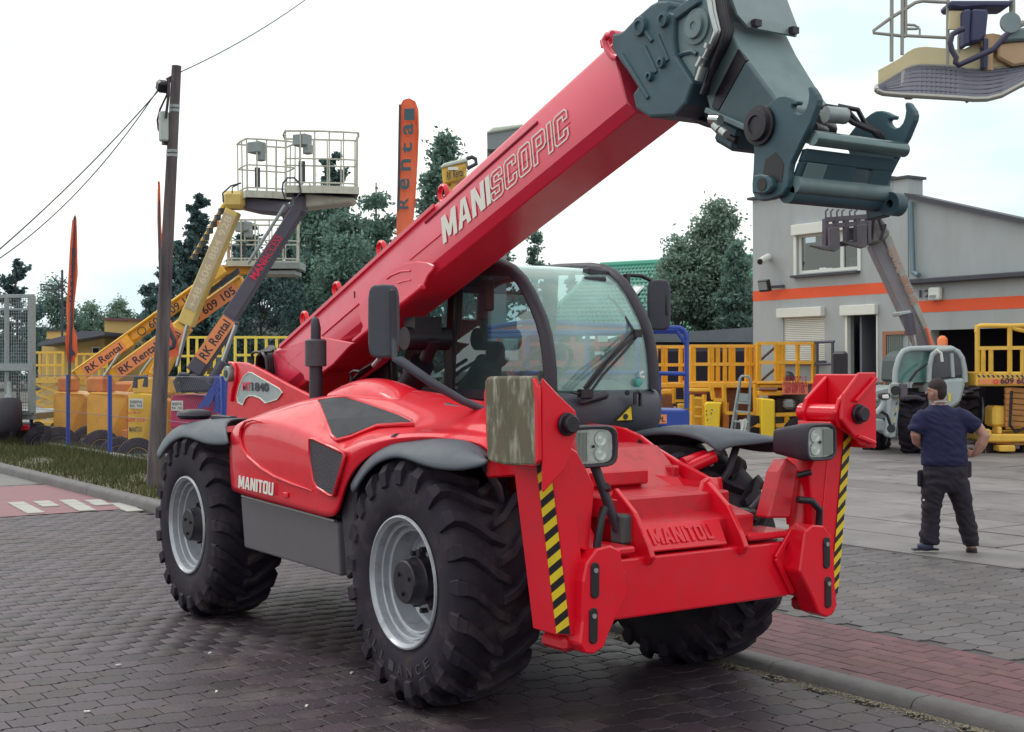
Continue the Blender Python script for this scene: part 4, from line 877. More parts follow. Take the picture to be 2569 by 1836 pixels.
# interior
it = MB(); it.box((1.45, .55, 1.32), (.55, .5, .14)); it.box((1.14, .55, 1.62), (.14, .48, .62), Matrix.Rotation(-.15, 3, 'Y')); it.box((1.05, .55, 1.98), (.10, .28, .2))
it.build('seat', mat('seat_cover', (.035, .06, .062), rough=.7, noise=.5, nscale=7, bump=.4, bscale=12), T, bevel=.05, seg=3)
ds = MB(); ds.ext([(2.52, .22, 1.58), (2.30, .22, 1.66), (2.05, .22, 1.58), (1.98, .22, 1.35), (2.5, .22, 1.3)], (0, .66, 0)); ds.build('dashboard', mat('dash_plastic', (.11, .16, .16), rough=.55), T, bevel=.04, seg=3)
sw_ = MB(); sc = Vector((2.02, .52, 1.76)); sn = Vector((-.72, 0, .69)); sx = Vector((0, 1, 0)); sy = sn.cross(sx)
sw_.tube([sc+(sx*math.cos(t)+sy*math.sin(t))*.18 for t in [2*math.pi*k/28 for k in range(28)]], .016, 8, closed=True)
for t in (.3, 2.84, 4.7): sw_.bar(sc, sc+(sx*math.cos(t)+sy*math.sin(t))*.17, .035, .014, up=sn)
sw_.cyl(sc-sn*.25, sc+sn*.01, .03, 10); sw_.build('steering_wheel', mat('wheel_plastic', (.05, .08, .08), rough=.5), T, smooth=50)
MB().box((.72, .30, 1.75), (.12, .14, .3)).build('cab_box', BLK, T, bevel=.02)
MB().box((1.75, .24, 2.22), (.10, .06, .22)).build('cab_mirror', BLK, T, bevel=.015)
MB().cyl((1.3, .22, 1.5), (1.34, .24, 2.02), .014, 8).build('joystick', BLK, T)
cons = MB(); cons.box((1.62, .24, 1.50), (.5, .14, .14)); cons.build('side_console', BLK, T, bevel=.03, seg=2)

# mirrors, snorkel -------------------------------------------------------------
def mirror(cx, cy, cz, wx, hz, name='mirror'):
    m = MB(); d = Vector((math.cos(-.7), math.sin(-.7), 0)); s_ = Vector((-d.y, d.x, 0)); o = []
    n = 20
    for k in range(n):
        t = 2*math.pi*k/n; a = abs(math.cos(t))**.4*math.copysign(1, math.cos(t)); b = abs(math.sin(t))**.4*math.copysign(1, math.sin(t))
        o.append(Vector((cx, cy, cz))+s_*a*wx/2+Vector((0, 0, b*hz/2)))
    m.ext([p+d*.025 for p in o], -d*.05); ob = m.build(name, PLA, T, bevel=.015, seg=3); return ob
mc = P(963, 806, 'y', -1.05)
mirror(mc.x, mc.y, mc.z, .17, .40)
MB().bar(P(985, 725, 'y', -1.03), P(987, 880, 'y', -1.03), .03, .03).build('mirror_rib', PLD, T, bevel=.008)
ar = MB(); pa = [P(*k, 'y', y) for k, y in (((986, 840), -1.03), ((990, 900), -1.03), ((1005, 905), -1.02), ((1080, 958), -.9), ((1160, 1005), -.75), ((1214, 1028), -.62))]
ar.tube(pa, [.016, .018, .026, .026, .022, .02], 8); ar.build('mirror_arm', PLA, T, smooth=60)
MB().bar(P(1130, 1023, 'y', -.62), P(1215, 1043, 'y', -.62), .10, .06).build('arm_bracket', BLK, T, bevel=.008)
m2 = P(1653, 765, 'y', 1.25); mirror(m2.x, m2.y, m2.z, .155, .34)
MB().tube([P(*k, 'y', y) for k, y in (((1500, 694), .95), ((1530, 708), 1.0), ((1570, 712), 1.02), ((1572, 690), 1.05), ((1610, 692), 1.15), ((1650, 712), 1.25), ((1672, 740), 1.28), ((1674, 790), 1.28))], [.02, .02, .018, .014, .014, .014, .014, .014], 8).build('mirror_arm', BLK, T, smooth=60)
MB().box(P(1572, 705, 'y', 1.02), (.04, .04, .1)).build('arm_clamp', BLK, T, bevel=.006)
sn_ = P(*Z7(683, 1140), 'y', -.58); 
k1 = P(*Z7(683, 950), 'y', -.58); k0 = P(*Z7(683, 1135), 'y', -.58)
MB().lathe([(0, .066), (.004, .072), (k1.z-k0.z-.01, .072), (k1.z-k0.z, .06), (k1.z-k0.z, 0)], (k0.x, k0.y, k0.z), (0, 0, 1), 24, cap=False).build('exhaust_shroud', mat('exhaust_grey', (.07, .068, .085), rough=.6, noise=.3, nscale=9), T, smooth=40)
k2 = P(*Z7(680, 800), 'y', -.58)
MB().tube([Vector((k1.x, k1.y, k1.z-.02)), Vector((k1.x, k1.y, (k1.z+k2.z)/2)), Vector((k1.x-.01, k1.y, k2.z-.02)), Vector((k1.x-.02, k1.y, k2.z))], [.034, .034, .028, .012], 14).build('exhaust_pipe', PLD, T, smooth=60)
MB().cyl((k0.x, k0.y, 1.5), (k0.x, k0.y, k0.z), .045, 18).build('exhaust_pipe', PLD, T, smooth=60)

# front frame ---------------------------------------------------------------------
FX = 4.15
ff = MB(); ff.ext([(FX, -.76, .84), (FX, .60, .84), (FX, .60, .60), (FX, .52, .555), (FX, -.70, .555), (FX, -.76, .60)], (-.22, 0, 0)); beam = ff.build('front_beam', RED, T, bevel=.012, seg=2)
# ears around the two long holes
def ear(sgn, lbl=None):
    y = lambda v: YC+sgn*v
    q = [(.60, .90), (.66, .93), (.74, .92), (.80, .86), (.82, .78), (.825, .60), (.84, .50), (.81, .455), (.76, .445), (.70, .47), (.67, .53), (.64, .58), (.56, .70)]
    m = MB(); m.ext([(FX+.12, y(a), b) for a, b in q], (-.13, 0, 0)); e = m.build('stabiliser_bracket', RED, T, bevel=.008)
    for (zz, yy) in ((.78, .755), (.575, .765)):
        m = MB(); m.ext([(FX+.128, y(yy+.024*math.cos(t)), zz+(.058 if math.sin(t) > 0 else -.058)+.024*math.sin(t)) for t in [2*math.pi*k/16 for k in range(16)]], (-.02, 0, 0)); m.build('slot', HBL, e, bevel=.003)
        m = MB(); m.cyl((FX+.128, y(yy), zz+.045), (FX+.134, y(yy), zz+.045), .012, 10); m.build('slot_pin', GALV, e)
for s in (-1, 1): ear(s)
for s in (-1, 1):
    rb = MB(); rb.bar((FX+.012, YC+s*.62, .90), (FX+.012, YC+s*.50, .76), .03, .02, up=(1, 0, 0)); rb.bar((FX+.012, YC+s*.50, .76), (FX+.012, YC+s*.62, .57), .03, .02, up=(1, 0, 0)); rb.build('weld_rib', RED, T, bevel=.004)
# sloping nose with the embossed name
pl0 = [P(*Z3(850, 870), 'x', 4.06), P(*Z4(425, 832), 'x', 4.06), P(*Z4(472, 968), 'x', 4.15), P(*Z3(930, 1010), 'x', 4.15)]
np_ = MB().ext(pl0, (-.03, 0, -.01)).build('name_plate', RED, T, bevel=.006)
o_ = P(*Z4(40, 985), 'x', 4.148); e_ = P(*Z4(400, 950), 'x', 4.148); t_ = P(*Z4(340, 872), 'x', 4.09)
dy = (pl0[0]-pl0[3]); dy -= dy.dot(Vector((0, 1, 0)))*Vector((0, 1, 0))
logo('MANITOU', pl0[3].lerp(pl0[2], .10)+dy*.22, (0, 1, 0), dy, .088, .40, RED, np_, name='embossed_lettering', thick=.010, depth=-.002)

sp = MB(); fl = [(4.06, .98), (3.55, 1.10), (3.30, 1.30), (3.05, 1.31), (3.05, .9), (4.05, .86)]
sp.ext([(x, -.41, z) for x, z in fl], (0, .785, 0)); sp.build('front_frame', REDW, T, bevel=.01)
# far and near long side plates
spq = onp([(1406, 1063), (1470, 1061), (1535, 1068), (1564, 1074), (1603, 1092), (1636, 1118), (1700, 1157), (1780, 1200), (1802, 1197), (1808, 1246), (1830, 1290), (1855, 1340), (1880, 1366)], 'y', .38)
spq += [Vector((4.13, .38, .70)), Vector((2.3, .38, .70))]
MB().ext(spq, (0, .03, 0)).build('side_frame_plate', RED, T, bevel=.006)
m = MB(); m.ext([Vector((p.x, -.56, p.z-.02)) for p in spq], (0, .03, 0)); m.build('side_frame_plate', RED, T, bevel=.006)
lc_ = MB(); pcx = P(*Z3(885, 465), 'y', .375); lc_.ext([pcx+Vector((.02*math.cos(t), 0, .05*math.sin(t))) for t in [2*math.pi*k/14 for k in range(14)]], (0, -.004, 0)); lc_.build('frame_slot', HBL, T)
# ledge along the far plate and gusset in front
lg = MB(); lg.ext([P(*Z3(800, 585), 'y', .05), P(*Z3(1083, 620), 'y', .30), P(*Z4(380, 645), 'y', .375), P(*Z4(300, 735), 'y', .34), P(*Z4(0, 690), 'y', .05)], (0, 0, -.02)); lg.build('frame_ledge', RED, T, bevel=.004)
gs = MB(); gq = [P(*Z4(300, 820), 'x', 3.92), P(*Z4(345, 640), 'x', 3.86), P(*Z4(375, 618), 'x', 3.84), P(*Z4(420, 622), 'x', 3.84), P(*Z4(432, 720), 'x', 3.92), P(*Z4(440, 830), 'x', 3.98)]
gs.ext(gq, (-.03, 0, 0)); gs.build('gusset', RED, T, bevel=.006)
for s, y in ((1, .17), (-1, -.44)):
    g2 = MB(); g2.ext([(4.17, y, .80), (4.20, y, .84), (4.17, y, .90), (4.07, y, 1.04), (3.92, y, 1.15), (3.88, y, 1.10), (3.95, y, .80)], (0, .03, 0)); g2.build('gusset', RED, T, bevel=.005)
for a_, b_ in ((.24, .56), (-.72, -.50)): MB().bb(3.90, 4.16, a_, b_, .86, .895).build('beam_top_plate', RED, T, bevel=.01)
MB().bb(3.72, 3.80, -.30, .08, 1.02, 1.09).build('frame_step', REDW, T, bevel=.01); st_ = MB(); st_.bb(3.5, 3.58, -.28, .07, 1.12, 1.20); st_.build('frame_step', REDW, T, bevel=.01)
for yv, xv in ((-.20, 3.9), (.02, 3.9), (-.1, 3.65)): MB().box((xv, yv, 1.045+(.02 if xv < 3.8 else 0)), (.03, .03, .02)).build('frame_bolt', BLK, T)
pk = MB(); pk.tube([(3.42, .44, 1.16), (3.50, .62, 1.24)], .035, 10); pk.build('light_bracket', RED, T, smooth=60)
pk = MB(); pk.tube([P(*Z4(350, 510), 'y', .62), P(*Z4(425, 485), 'y', .70)], .022, 10); pk.tube([P(*Z4(365, 520), 'y', .62), P(*Z4(385, 560), 'y', .64)], .016, 8); pk.build('steering_rod', GALV, T, smooth=60)
pk = MB(); pk.tube([P(*Z4(235, 545), 'y', .45), P(*Z4(350, 505), 'y', .62)], .032, 10); pk.build('steering_arm', RED, T, smooth=60)

# folded stabilisers ----------------------------------------------------------------
def hazard(parent, a0, a1, b0, b1, nrm, n=11):
    """striped tape between edge a (a0 bottom to a1 top) and edge b"""
    yq, bq = MB(), MB()
    base = MB().ext([a0, b0, b1, a1], nrm*-.002); base.build('hazard_tape', HBL, parent)
    sk = .55/n
    for k in range(n):
        t0, t1 = k/n, (k+.52)/n
        c = lambda t: min(max(t, 0), 1)
        q = [a0.lerp(a1, c(t0-sk*.2)), b0.lerp(b1, c(t0+sk)), b0.lerp(b1, c(t1+sk)), a0.lerp(a1, c(t1-sk*.2))]
        MB().ext([p+nrm*.0025 for p in q], nrm*-.002).build('hazard_stripe', YEL, parent)
def leg(s):
    y = lambda v: YC+s*v
    # bottom and top section corners (x, |y|)
    def sec(z, t):
        yo = .885+.125*t+.01; xf = 4.215-.005*t; xb = xf-.235; 
        return [(xb, y(yo-.16), z), (xb, y(yo), z), (xf-.045 if s < 0 else xf-.004, y(yo), z), (xf, y(yo-(.045 if s < 0 else .004)), z), (xf, y(yo-.16-.03*0), z)]
    a = sec(.53, 0); b = sec(1.45, 1)
    m = MB(); m.add(a+b, [tuple(range(5)), (9, 8, 7, 6, 5)]+[(i, (i+1) % 5, (i+1) % 5+5, i+5) for i in range(5)])
    lg = m.build('stabiliser_leg', RED, T, bevel=.006)
    c0, c1 = Vector(a[2]), Vector(b[2]); d0, d1 = Vector(a[3]), Vector(b[3]); nn = Vector((1, s, 0)).normalized()*1.0
    up_ = .93
    A0, A1, B0, B1 = c0+nn*.004+(c1-c0)*.01, c0.lerp(c1, up_)+nn*.004, d0+nn*.004+(d1-d0)*.01, d0.lerp(d1, up_)+nn*.004
    if s < 0: hazard(lg, A0, A1, B0, B1, nn)
    else:
        fx = Vector((1, 0, 0)); e0, e1 = Vector((a[3][0]+.004, a[2][1], a[3][2])), Vector((b[3][0]+.004, b[2][1], b[3][2])); f0, f1 = e0-Vector((0, .055, 0)), e1-Vector((0, .055, 0))
        hazard(lg, f0.lerp(f1, .02), f0.lerp(f1, .93), e0.lerp(e1, .02), e0.lerp(e1, .93), fx)
    # inner cover and cylinder
    m = MB(); m.ext([(4.205, y(.735), .90), (4.205, y(.80), .92), (4.205, y(.87), 1.40), (4.205, y(.80), 1.36), (4.205, y(.70), 1.20)], (-.20, 0, 0)); m.build('leg_cover', RED, lg, bevel=.006)
    m = MB(); m.cyl((4.12, y(.70), .90), (4.12, y(.80), 1.42), .042, 16); m.build('leg_cylinder', REDW, lg, smooth=50)
    m = MB(); m.ext([(4.17, y(.44), .97), (4.17, y(.60), .96), (4.17, y(.66), 1.22), (4.17, y(.58), 1.27), (4.17, y(.52), 1.20)], (-.10, 0, 0))
    bk_ = m.build('valve_cover', REDW, lg, bevel=.01) if s > 0 else None
    m = MB(); m.tube([(4.22, y(.60), 1.06), (4.24, y(.68), 1.05), (4.24, y(.74), 1.0), (4.23, y(.745), .90)] if s > 0 else [(4.23, y(.665), 1.10), (4.24, y(.69), 1.06), (4.235, y(.71), .95), (4.23, y(.725), .80), (4.22, y(.73), .68)], .019, 10); m.build('hose', BLK, lg, smooth=60)
    m = MB()
    for k in range(9): 
        zz = 1.06-k*.035; m.cyl((4.24, y(.66+.004*k)+.0, zz), (4.25, y(.70+.004*k), zz+.012), .012, 6)
    
    m = MB(); m.cyl((4.20, y(.62), 1.18), (4.25, y(.67), 1.20), .016, 10); m.build('leg_pin', BLK, lg)
    m = MB(); m.bb(4.0, 4.19, min(y(.76), y(.87)), max(y(.76), y(.87)), .45, .52); m.build('leg_foot_end', REDW, lg, bevel=.02)
    return lg
legs = {s: leg(s) for s in (-1, 1)}
def foot(s):
    y = lambda v: YC+s*(v-(.05 if s > 0 else 0))
    px = 4.10
    def pl(q, yy, th, nm, m_=RED): return MB().ext([(x, y(yy), z) for x, z in q], (0, s*th, 0)).build(nm, m_, legs[s], bevel=.006)
    # foot plate, vertical when folded, with turned-out rim
    base = pl([(3.93, 1.34), (3.90, 1.62), (3.93, 1.70), (4.30, 1.70), (4.335, 1.66), (4.34, 1.34), (4.30, 1.31), (3.97, 1.31)] , 1.09, .022, 'foot_plate')
    # two lugs with the pivot pin, in the xz... triangular webs running inwards
    for xx in (4.0, 4.23):
        m = MB(); m.ext([(xx, y(1.09), 1.69), (xx, y(1.09), 1.34), (xx, y(.93), 1.42), (xx, y(.90), 1.50), (xx, y(.93), 1.57)], (.025, 0, 0)); m.build('foot_web', RED, legs[s], bevel=.005)
    m = MB(); m.cyl((3.95, y(.965), 1.495), (4.30, y(.965), 1.495), .048, 20); m.build('foot_boss', RED, legs[s], smooth=50, bevel=.005)
    m = MB(); m.cyl((4.29, y(.965), 1.495), (4.395, y(.965), 1.495), .040, 20); m.lathe([(0, .052), (.02, .052)], (4.345, y(.965), 1.495), (1, 0, 0), 20); m.build('foot_pin', BLK, legs[s], smooth=50, bevel=.006)
    if s < 0:
        wq = [P(1214, 955, 'y', -1.195), P(1225, 944, 'y', -1.195), P(1335, 943, 'y', -1.195), P(1341, 1000, 'y', -1.195), P(1343, 1169, 'y', -1.195), P(1300, 1168, 'y', -1.195), P(1262, 1166, 'y', -1.195), P(1222, 1156, 'y', -1.195)]
        m = MB(); m.ext(wq, (0, .04, 0)); m.build('wooden_pad', WOOD, legs[s], bevel=.012, seg=2)
        tq = [(4.345, y(1.09), 1.70), (4.345, y(1.0), 1.62), (4.345, y(.91), 1.55), (4.345, y(.90), 1.47), (4.345, y(.97), 1.30), (4.345, y(1.09), 1.20)]
    else: tq = [(4.345, y(1.11), 1.71), (4.345, y(.98), 1.71), (4.345, y(.86), 1.60), (4.345, y(.84), 1.47), (4.345, y(.98), 1.34), (4.345, y(1.11), 1.31)]
    m = MB(); m.ext(tq, (-.02, 0, 0)); m.build('foot_cheek', RED, legs[s], bevel=.006)
    if s > 0:
        for a_, b_ in (((4.36, y(1.09), 1.68), (4.36, y(.93), 1.56)), ((4.36, y(.95), 1.38), (4.36, y(1.08), 1.34))): MB().bar(a_, b_, .02, .02, up=(1, 0, 0)).build('foot_rib', RED, legs[s], bevel=.004)
    return
foot(-1); foot(1)

# headlamps --------------------------------------------------------------------------
def lamp(u0, u1, v0, v1, x, back, stalk, base, lens, base_sz):
    a = P(u0, v0, 'x', x); b = P(u1, v1, 'x', x); c = (a+b)/2; w_ = abs(b.y-a.y); h_ = abs(b.z-a.z)
    def ring(xx, k, oy=0, oz=0):
        o = []
        for i in range(20):
            t = 2*math.pi*i/20; e = .45; o.append(Vector((xx, c.y+oy+w_/2*k*abs(math.cos(t))**e*math.copysign(1, math.cos(t)), c.z+oz+h_/2*k*abs(math.sin(t))**e*math.copysign(1, math.sin(t)))))
        return o
    R_ = [ring(x-.008, .80), ring(x+.01, .84), ring(x+.012, .93), ring(x, 1.0), ring(x-.06, 1.0), ring(x-back, .72, .0, -.005)]
    m = MB(); vs = [q for r_ in R_ for q in r_]; n = 20
    m.add(vs, [(i*n+k, i*n+(k+1) % n, (i+1)*n+(k+1) % n, (i+1)*n+k) for i in range(len(R_)-1) for k in range(n)]+[tuple(len(vs)-n+k for k in range(n))])
    hl = m.build('headlight', PLD, T, smooth=50)
    m = MB(); m.ext(ring(x-.006, .80), (-.02, 0, 0)); m.build('reflector_bowl', mat('bowl_painted_bright', (.88, .90, .88), rough=.35, metal=0.0, noise=.35, nscale=30), hl)  # plain white bowl, its reflected brightness put into the colour
    m = MB(); yl, yr = c.y-w_*.38, c.y+w_*.38
    for k in range(12):
        yy = c.y+(-w_*.38+w_*.28*k/11)*lens; m.bb(x-.005, x+.003, yy-.0022, yy+.0022, c.z-h_*.34, c.z+h_*.34)
    m.build('lens_rib', mat('lens_rib', (.50, .52, .50), rough=.3), hl)
    for dz in (.17, -.17):
        m = MB(); m.lathe([(0, h_*.18), (.004, h_*.17), (-.003, h_*.09), (.004, h_*.03), (.004, 0)], Vector((x-.002, c.y+w_*.16*lens, c.z+dz*h_)), (1, 0, 0), 18, cap=False); m.build('lamp_reflector', mat('reflector_painted_bright', (.86, .88, .86), rough=.15, metal=.15), hl, smooth=60)  # near-white instead of mirror metal, so the shine is painted in
    m = MB(); m.cyl((x, c.y+w_*.02*lens, c.z), (x+.006, c.y+w_*.02*lens, c.z), .008, 8); m.build('bulb', HBL, hl)
    m = MB(); rr_ = ring(x+.004, .815); m.add(rr_, [tuple(range(20))]); m.build('lens', GLL, hl)
    m = MB(); m.tube(stalk, [.024]*len(stalk), 10); m.build('headlight_stalk', PLD, T, smooth=60)
    m = MB(); m.box(base, base_sz); m.build('stalk_base', mat('stalk_grey', (.07, .09, .095), rough=.5, noise=.2, nscale=9), T, bevel=.012)
lamp(1418, 1551, 1069, 1170, 4.02, .16, [P(1490, 1165, 'x', 3.95), P(1500, 1190, 'x', 3.97), P(1535, 1290, 'x', 3.99), P(1550, 1330, 'x', 4.0)], P(1562, 1326, 'x', 4.0), 1, (.10, .085, .145))
lamp(2018, 2098, 1063, 1154, 4.33, .25, [P(1995, 1140, 'x', 4.05), P(1985, 1175, 'x', 4.0), P(1930, 1230, 'x', 3.9), P(1885, 1280, 'x', 3.88)], P(1862, 1288, 'x', 3.86), -1, (.12, .12, .05))
# ------------------------------------------------------------------ grey building
ZB4 = mp_(1820, 420, .43096); Z5 = mp_(1580, 640, .32028); ZR2 = mp_(0, 600, .43103); ZR3 = mp_(420, 300, .36946); Z0 = mp_(0, 0, .39595); ZM = mp_(2100, 900, .33863)
BYF = 20.0
def F(u, v, off=0.0): return P(u, v, 'y', BYF-off)
def fx(u, v): q = F(u, v); return q.x, q.z
bl = thing('grey_building', (-10, BYF, 0), 'grey rendered workshop building with an orange stripe and dark garage opening', 'building')
xl = F(1889, 742).x; xc = F(2277, 493).x; zt = F(1883, 503).z; z1 = F(2244, 452).z; xt0 = F(2244, 452).x; xt1 = F(2279, 453).x; z2 = F(2280, 496).z; xr = 8.0
zr = z2-.55
gx0 = F(2333, 830).x; gx1 = F(2640, 830).x; gz = F(2333, 828).z
def zroof(x): q0 = F(2280, 496); q1 = F(2569, 560); return q0.z+(q1.z-q0.z)*(x-q0.x)/(q1.x-q0.x)
dx0, dz0 = fx(*ZB4(700, 1240)); dx1, dz1 = fx(*ZB4(888, 850)); wx0, wz0 = fx(*ZB4(418, 620)); wx1, wz1 = fx(*ZB4(772, 352)); sx0, sz0 = fx(*ZB4(337, 1125)); sx1, sz1 = fx(*ZB4(577, 860))
# front wall cut around its openings (strips)
def wallstrips(x0, x1, zb, ztf, holes, name='wall', y0=BYF, th=.3):
    xs_ = sorted({x0, x1}|{h[0] for h in holes}|{h[1] for h in holes}); m = MB()
    for a, b in zip(xs_[:-1], xs_[1:]):
        hh = sorted([(h[2], h[3]) for h in holes if h[0] <= a+1e-6 and h[1] >= b-1e-6]); z = zb
        for p0, p1 in hh:
            if p0 > z+1e-4: m.ext([(a, y0, z), (b, y0, z), (b, y0, p0), (a, y0, p0)], (0, th, 0))
            z = p1
        m.ext([(a, y0, z), (b, y0, z), (b, y0, ztf(b)), (a, y0, ztf(a))], (0, th, 0))
    return m.build(name, WALL, bl)
wallstrips(xl, xc, 0, lambda x: zt, [(dx0, dx1, dz0, dz1), (wx0, wx1, wz0, wz1), (sx0, sx1, sz0, sz1)])
wallstrips(xc+.002, xr, 0, lambda x: zroof(x), [(gx0, gx1, -.01, gz)], y0=BYF+.02)
MB().bb(xl, xl+.3, BYF+.302, 32, 0, 4.59).build('side_wall', WALL, bl); MB().bb(xl+.31, xr, 31.7, 32, 0, 4.59).build('rear_wall', WALL, bl)
m = MB(); m.bb(xt0, xt1, BYF-.03, BYF+.5, zt-.4, z1); m.build('parapet_block', WALL, bl)
m = MB(); m.bb(xt0-.06, xt1+.06, BYF-.09, BYF+.56, z1+.002, z1+.06); m.build('parapet_cap', DRKG, bl)
m = MB(); m.ext([(xl-.1, BYF-.1, zt+.003), (xt0, BYF-.1, zt+.003), (xt0, BYF-.1, zt+.07), (xl-.1, BYF-.1, zt+.07)], (0, .5, 0)); m.build('parapet_cap', DRKG, bl); MB().bb(xl, xr, BYF+.33, 32, 4.6, 4.8).build('roof', DRKG, bl)
m = MB(); m.ext([(xc, BYF-.12, zroof(xc)+.003), (xr, BYF-.12, zroof(xr)+.003), (xr, BYF-.12, zroof(xr)+.1), (xc, BYF-.12, zroof(xc)+.1)], (0, .5, 0)); m.build('parapet_cap', DRKG, bl)
# orange stripes
def stripe(pa, pb, pc_, pd):
    q = [F(*pa, off=.004), F(*pb, off=.004), F(*pc_, off=.004), F(*pd, off=.004)]; zt_ = (q[0].z+q[1].z)/2; zb_ = (q[2].z+q[3].z)/2
    MB().ext([(q[0].x, q[0].y, zb_), (q[1].x, q[0].y, zb_), (q[1].x, q[0].y, zt_), (q[0].x, q[0].y, zt_)], (0, .003, 0)).build('orange_stripe', STRI, bl)
stripe(ZB4(160, 720), ZB4(958, 666), ZB4(958, 732), ZB4(160, 779)); xq = F(*ZB4(1738, 780)).x
zz_ = F(*ZB4(1738, 745)).z; zy_ = F(*ZB4(1738, 818)).z
MB().bb(F(*ZB4(1120, 780)).x, xr, BYF+.013, BYF+.017, zy_, zz_).build('orange_stripe', STRI, bl)
# long ledge / folded canopy edge
za_ = F(*ZB4(1075, 665)).z
MB().bb(F(*ZB4(1075, 660)).x, xr, BYF-.22, BYF+.018, F(*ZB4(1738, 640)).z, F(*ZB4(1738, 640)).z+.12).build('canopy_edge', DRKG, bl, bevel=.02)
m = MB(); m.tube([F(*ZB4(1078, 200), off=.08), F(*ZB4(1092, 610), off=.08), F(*ZB4(1125, 628), off=.2)], .06, 10); m.build('drainpipe', mat('drain_blue_grey', (.12, .19, .23), rough=.5), bl, smooth=60)
# garage interior
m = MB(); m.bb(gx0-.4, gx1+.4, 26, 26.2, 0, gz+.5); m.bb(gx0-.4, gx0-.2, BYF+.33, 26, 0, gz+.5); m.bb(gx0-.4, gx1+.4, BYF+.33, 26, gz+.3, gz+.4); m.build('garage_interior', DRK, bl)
# upper window
def window(x0, x1, z0, z1_, panes, dark=True):
    f = MB(); w_ = .075
    f.bb(x0, x0+w_, BYF+.06, BYF+.14, z0, z1_); f.bb(x1-w_, x1, BYF+.06, BYF+.14, z0, z1_); f.bb(x0+w_, x1-w_, BYF+.06, BYF+.14, z0, z0+w_); f.bb(x0+w_, x1-w_, BYF+.06, BYF+.14, z1_-w_, z1_)
    fr_ = None
    for t in panes: xx = x0+(x1-x0)*t; f.bb(xx-.05, xx+.05, BYF+.06, BYF+.14, z0+w_, z1_-w_)
    fr_ = f.build('window_frame', WPVC, bl)
    MB().add([(x0+w_, BYF+.1, z0+w_), (x1-w_, BYF+.1, z0+w_), (x1-w_, BYF+.1, z1_-w_), (x0+w_, BYF+.1, z1_-w_)], [(0, 1, 2, 3)]).build('pane', GLW, fr_)
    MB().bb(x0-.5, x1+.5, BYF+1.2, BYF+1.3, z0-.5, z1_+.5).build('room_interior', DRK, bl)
    return fr_
wf = window(wx0, wx1, wz0, wz1, [.715])
MB().bb(wx0-.1, wx1+.06, BYF-.16, BYF+.0-.002, wz0-.10, wz0-.04).build('window_sill', DRKG, bl)
a, b = fx(*ZB4(402, 360)); MB().bb(a, wx1+.08, BYF-.14, BYF-.002, wz1-.02, wz1+.24).build('shutter_box', WPVC, bl, bevel=.01)
for xx in (wx0-.1, wx1): MB().bb(xx, xx+.09, BYF-.03, BYF-.002, wz0-.04, wz1-.03).build('shutter_guide', WPVC, bl)
a, b = fx(*ZB4(693, 592)); c, d = fx(*ZB4(770, 515))
MB().bb(a, c, BYF+.16, BYF+.165, b, d).build('patterned_curtain', mat('curtain_cloth', (.6, .6, .58), col2=(.12, .12, .13), nscale=9, rough=.9), bl)
for (u, v) in ((575, 598), (610, 600)): q = F(*ZB4(u, v), off=-.15); MB().box(q, (.22, .12, .12)).build('box_on_sill', WPVC, bl, bevel=.01)
# closed shutter window
nsl = 24; hh = (sz1-sz0)/nsl
for k in range(nsl): MB().bb(sx0, sx1, BYF+.03, BYF+.06, sz0+k*hh+.004, sz0+(k+1)*hh-.004).build('shutter_slat', WPVC, bl, bevel=.006)
MB().bb(sx0, sx1, BYF+.065, BYF+.08, sz0, sz1).build('shutter_back', DRKG, bl)
a, b = fx(*ZB4(320, 850)); MB().bb(a, sx1+.02, BYF-.16, BYF-.002, sz1-.02, sz1+.21).build('shutter_box', WPVC, bl, bevel=.01)
MB().bb(sx0-.06, sx1+.06, BYF-.12, BYF-.002, sz0-.07, sz0-.01).build('window_sill', DRKG, bl)
# door
a, b = fx(*ZB4(685, 838)); MB().bb(a, dx1+.02, BYF-.14, BYF-.002, dz1-.02, dz1+.22).build('shutter_box', WPVC, bl, bevel=.01)
MB().bb(dx0, dx0+.07, BYF-.02, BYF+.1, dz0, dz1-.02).build('door_frame', WPVC, bl); MB().bb(dx1-.04, dx1, BYF-.02, BYF+.1, dz0, dz1-.02).build('door_frame', WPVC, bl)
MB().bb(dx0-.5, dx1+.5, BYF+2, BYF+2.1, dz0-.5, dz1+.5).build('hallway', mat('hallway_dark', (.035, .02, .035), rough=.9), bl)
dl = MB(); dl.box((dx0+.17, BYF+.75, (dz0+dz1)/2), (.05, .95, dz1-dz0-.1), Matrix.Rotation(.12, 3, 'Z')); dl.build('door', mat('door_grey', (.25, .27, .33), rough=.5), bl)
# second door: corrugated panel door with brown frame
ex0, ez1 = fx(*ZB4(925, 955)); ex1, ez0 = fx(*ZB4(1055, 1275)); ez0 = 0
M_DOOR = mat('door_grey_green', (.20, .24, .22), rough=.6, noise=.15, nscale=5)
nb = 8; ww = (ex1-ex0-.2)/nb
for k in range(nb): MB().bb(ex0+.1+k*ww+.008, ex0+.1+(k+1)*ww-.008, BYF-.05, BYF-.003, ez0+.05, ez1-.08).build('door_board', M_DOOR, bl, bevel=.01)
m = MB(); m.bb(ex0, ex0+.10, BYF-.07, BYF-.002, 0.04, ez1); m.bb(ex0+.1, ex1, BYF-.07, BYF-.002, ez1-.08, ez1); m.build('door_frame', mat('brown_frame', (.34, .15, .08), rough=.7), bl)
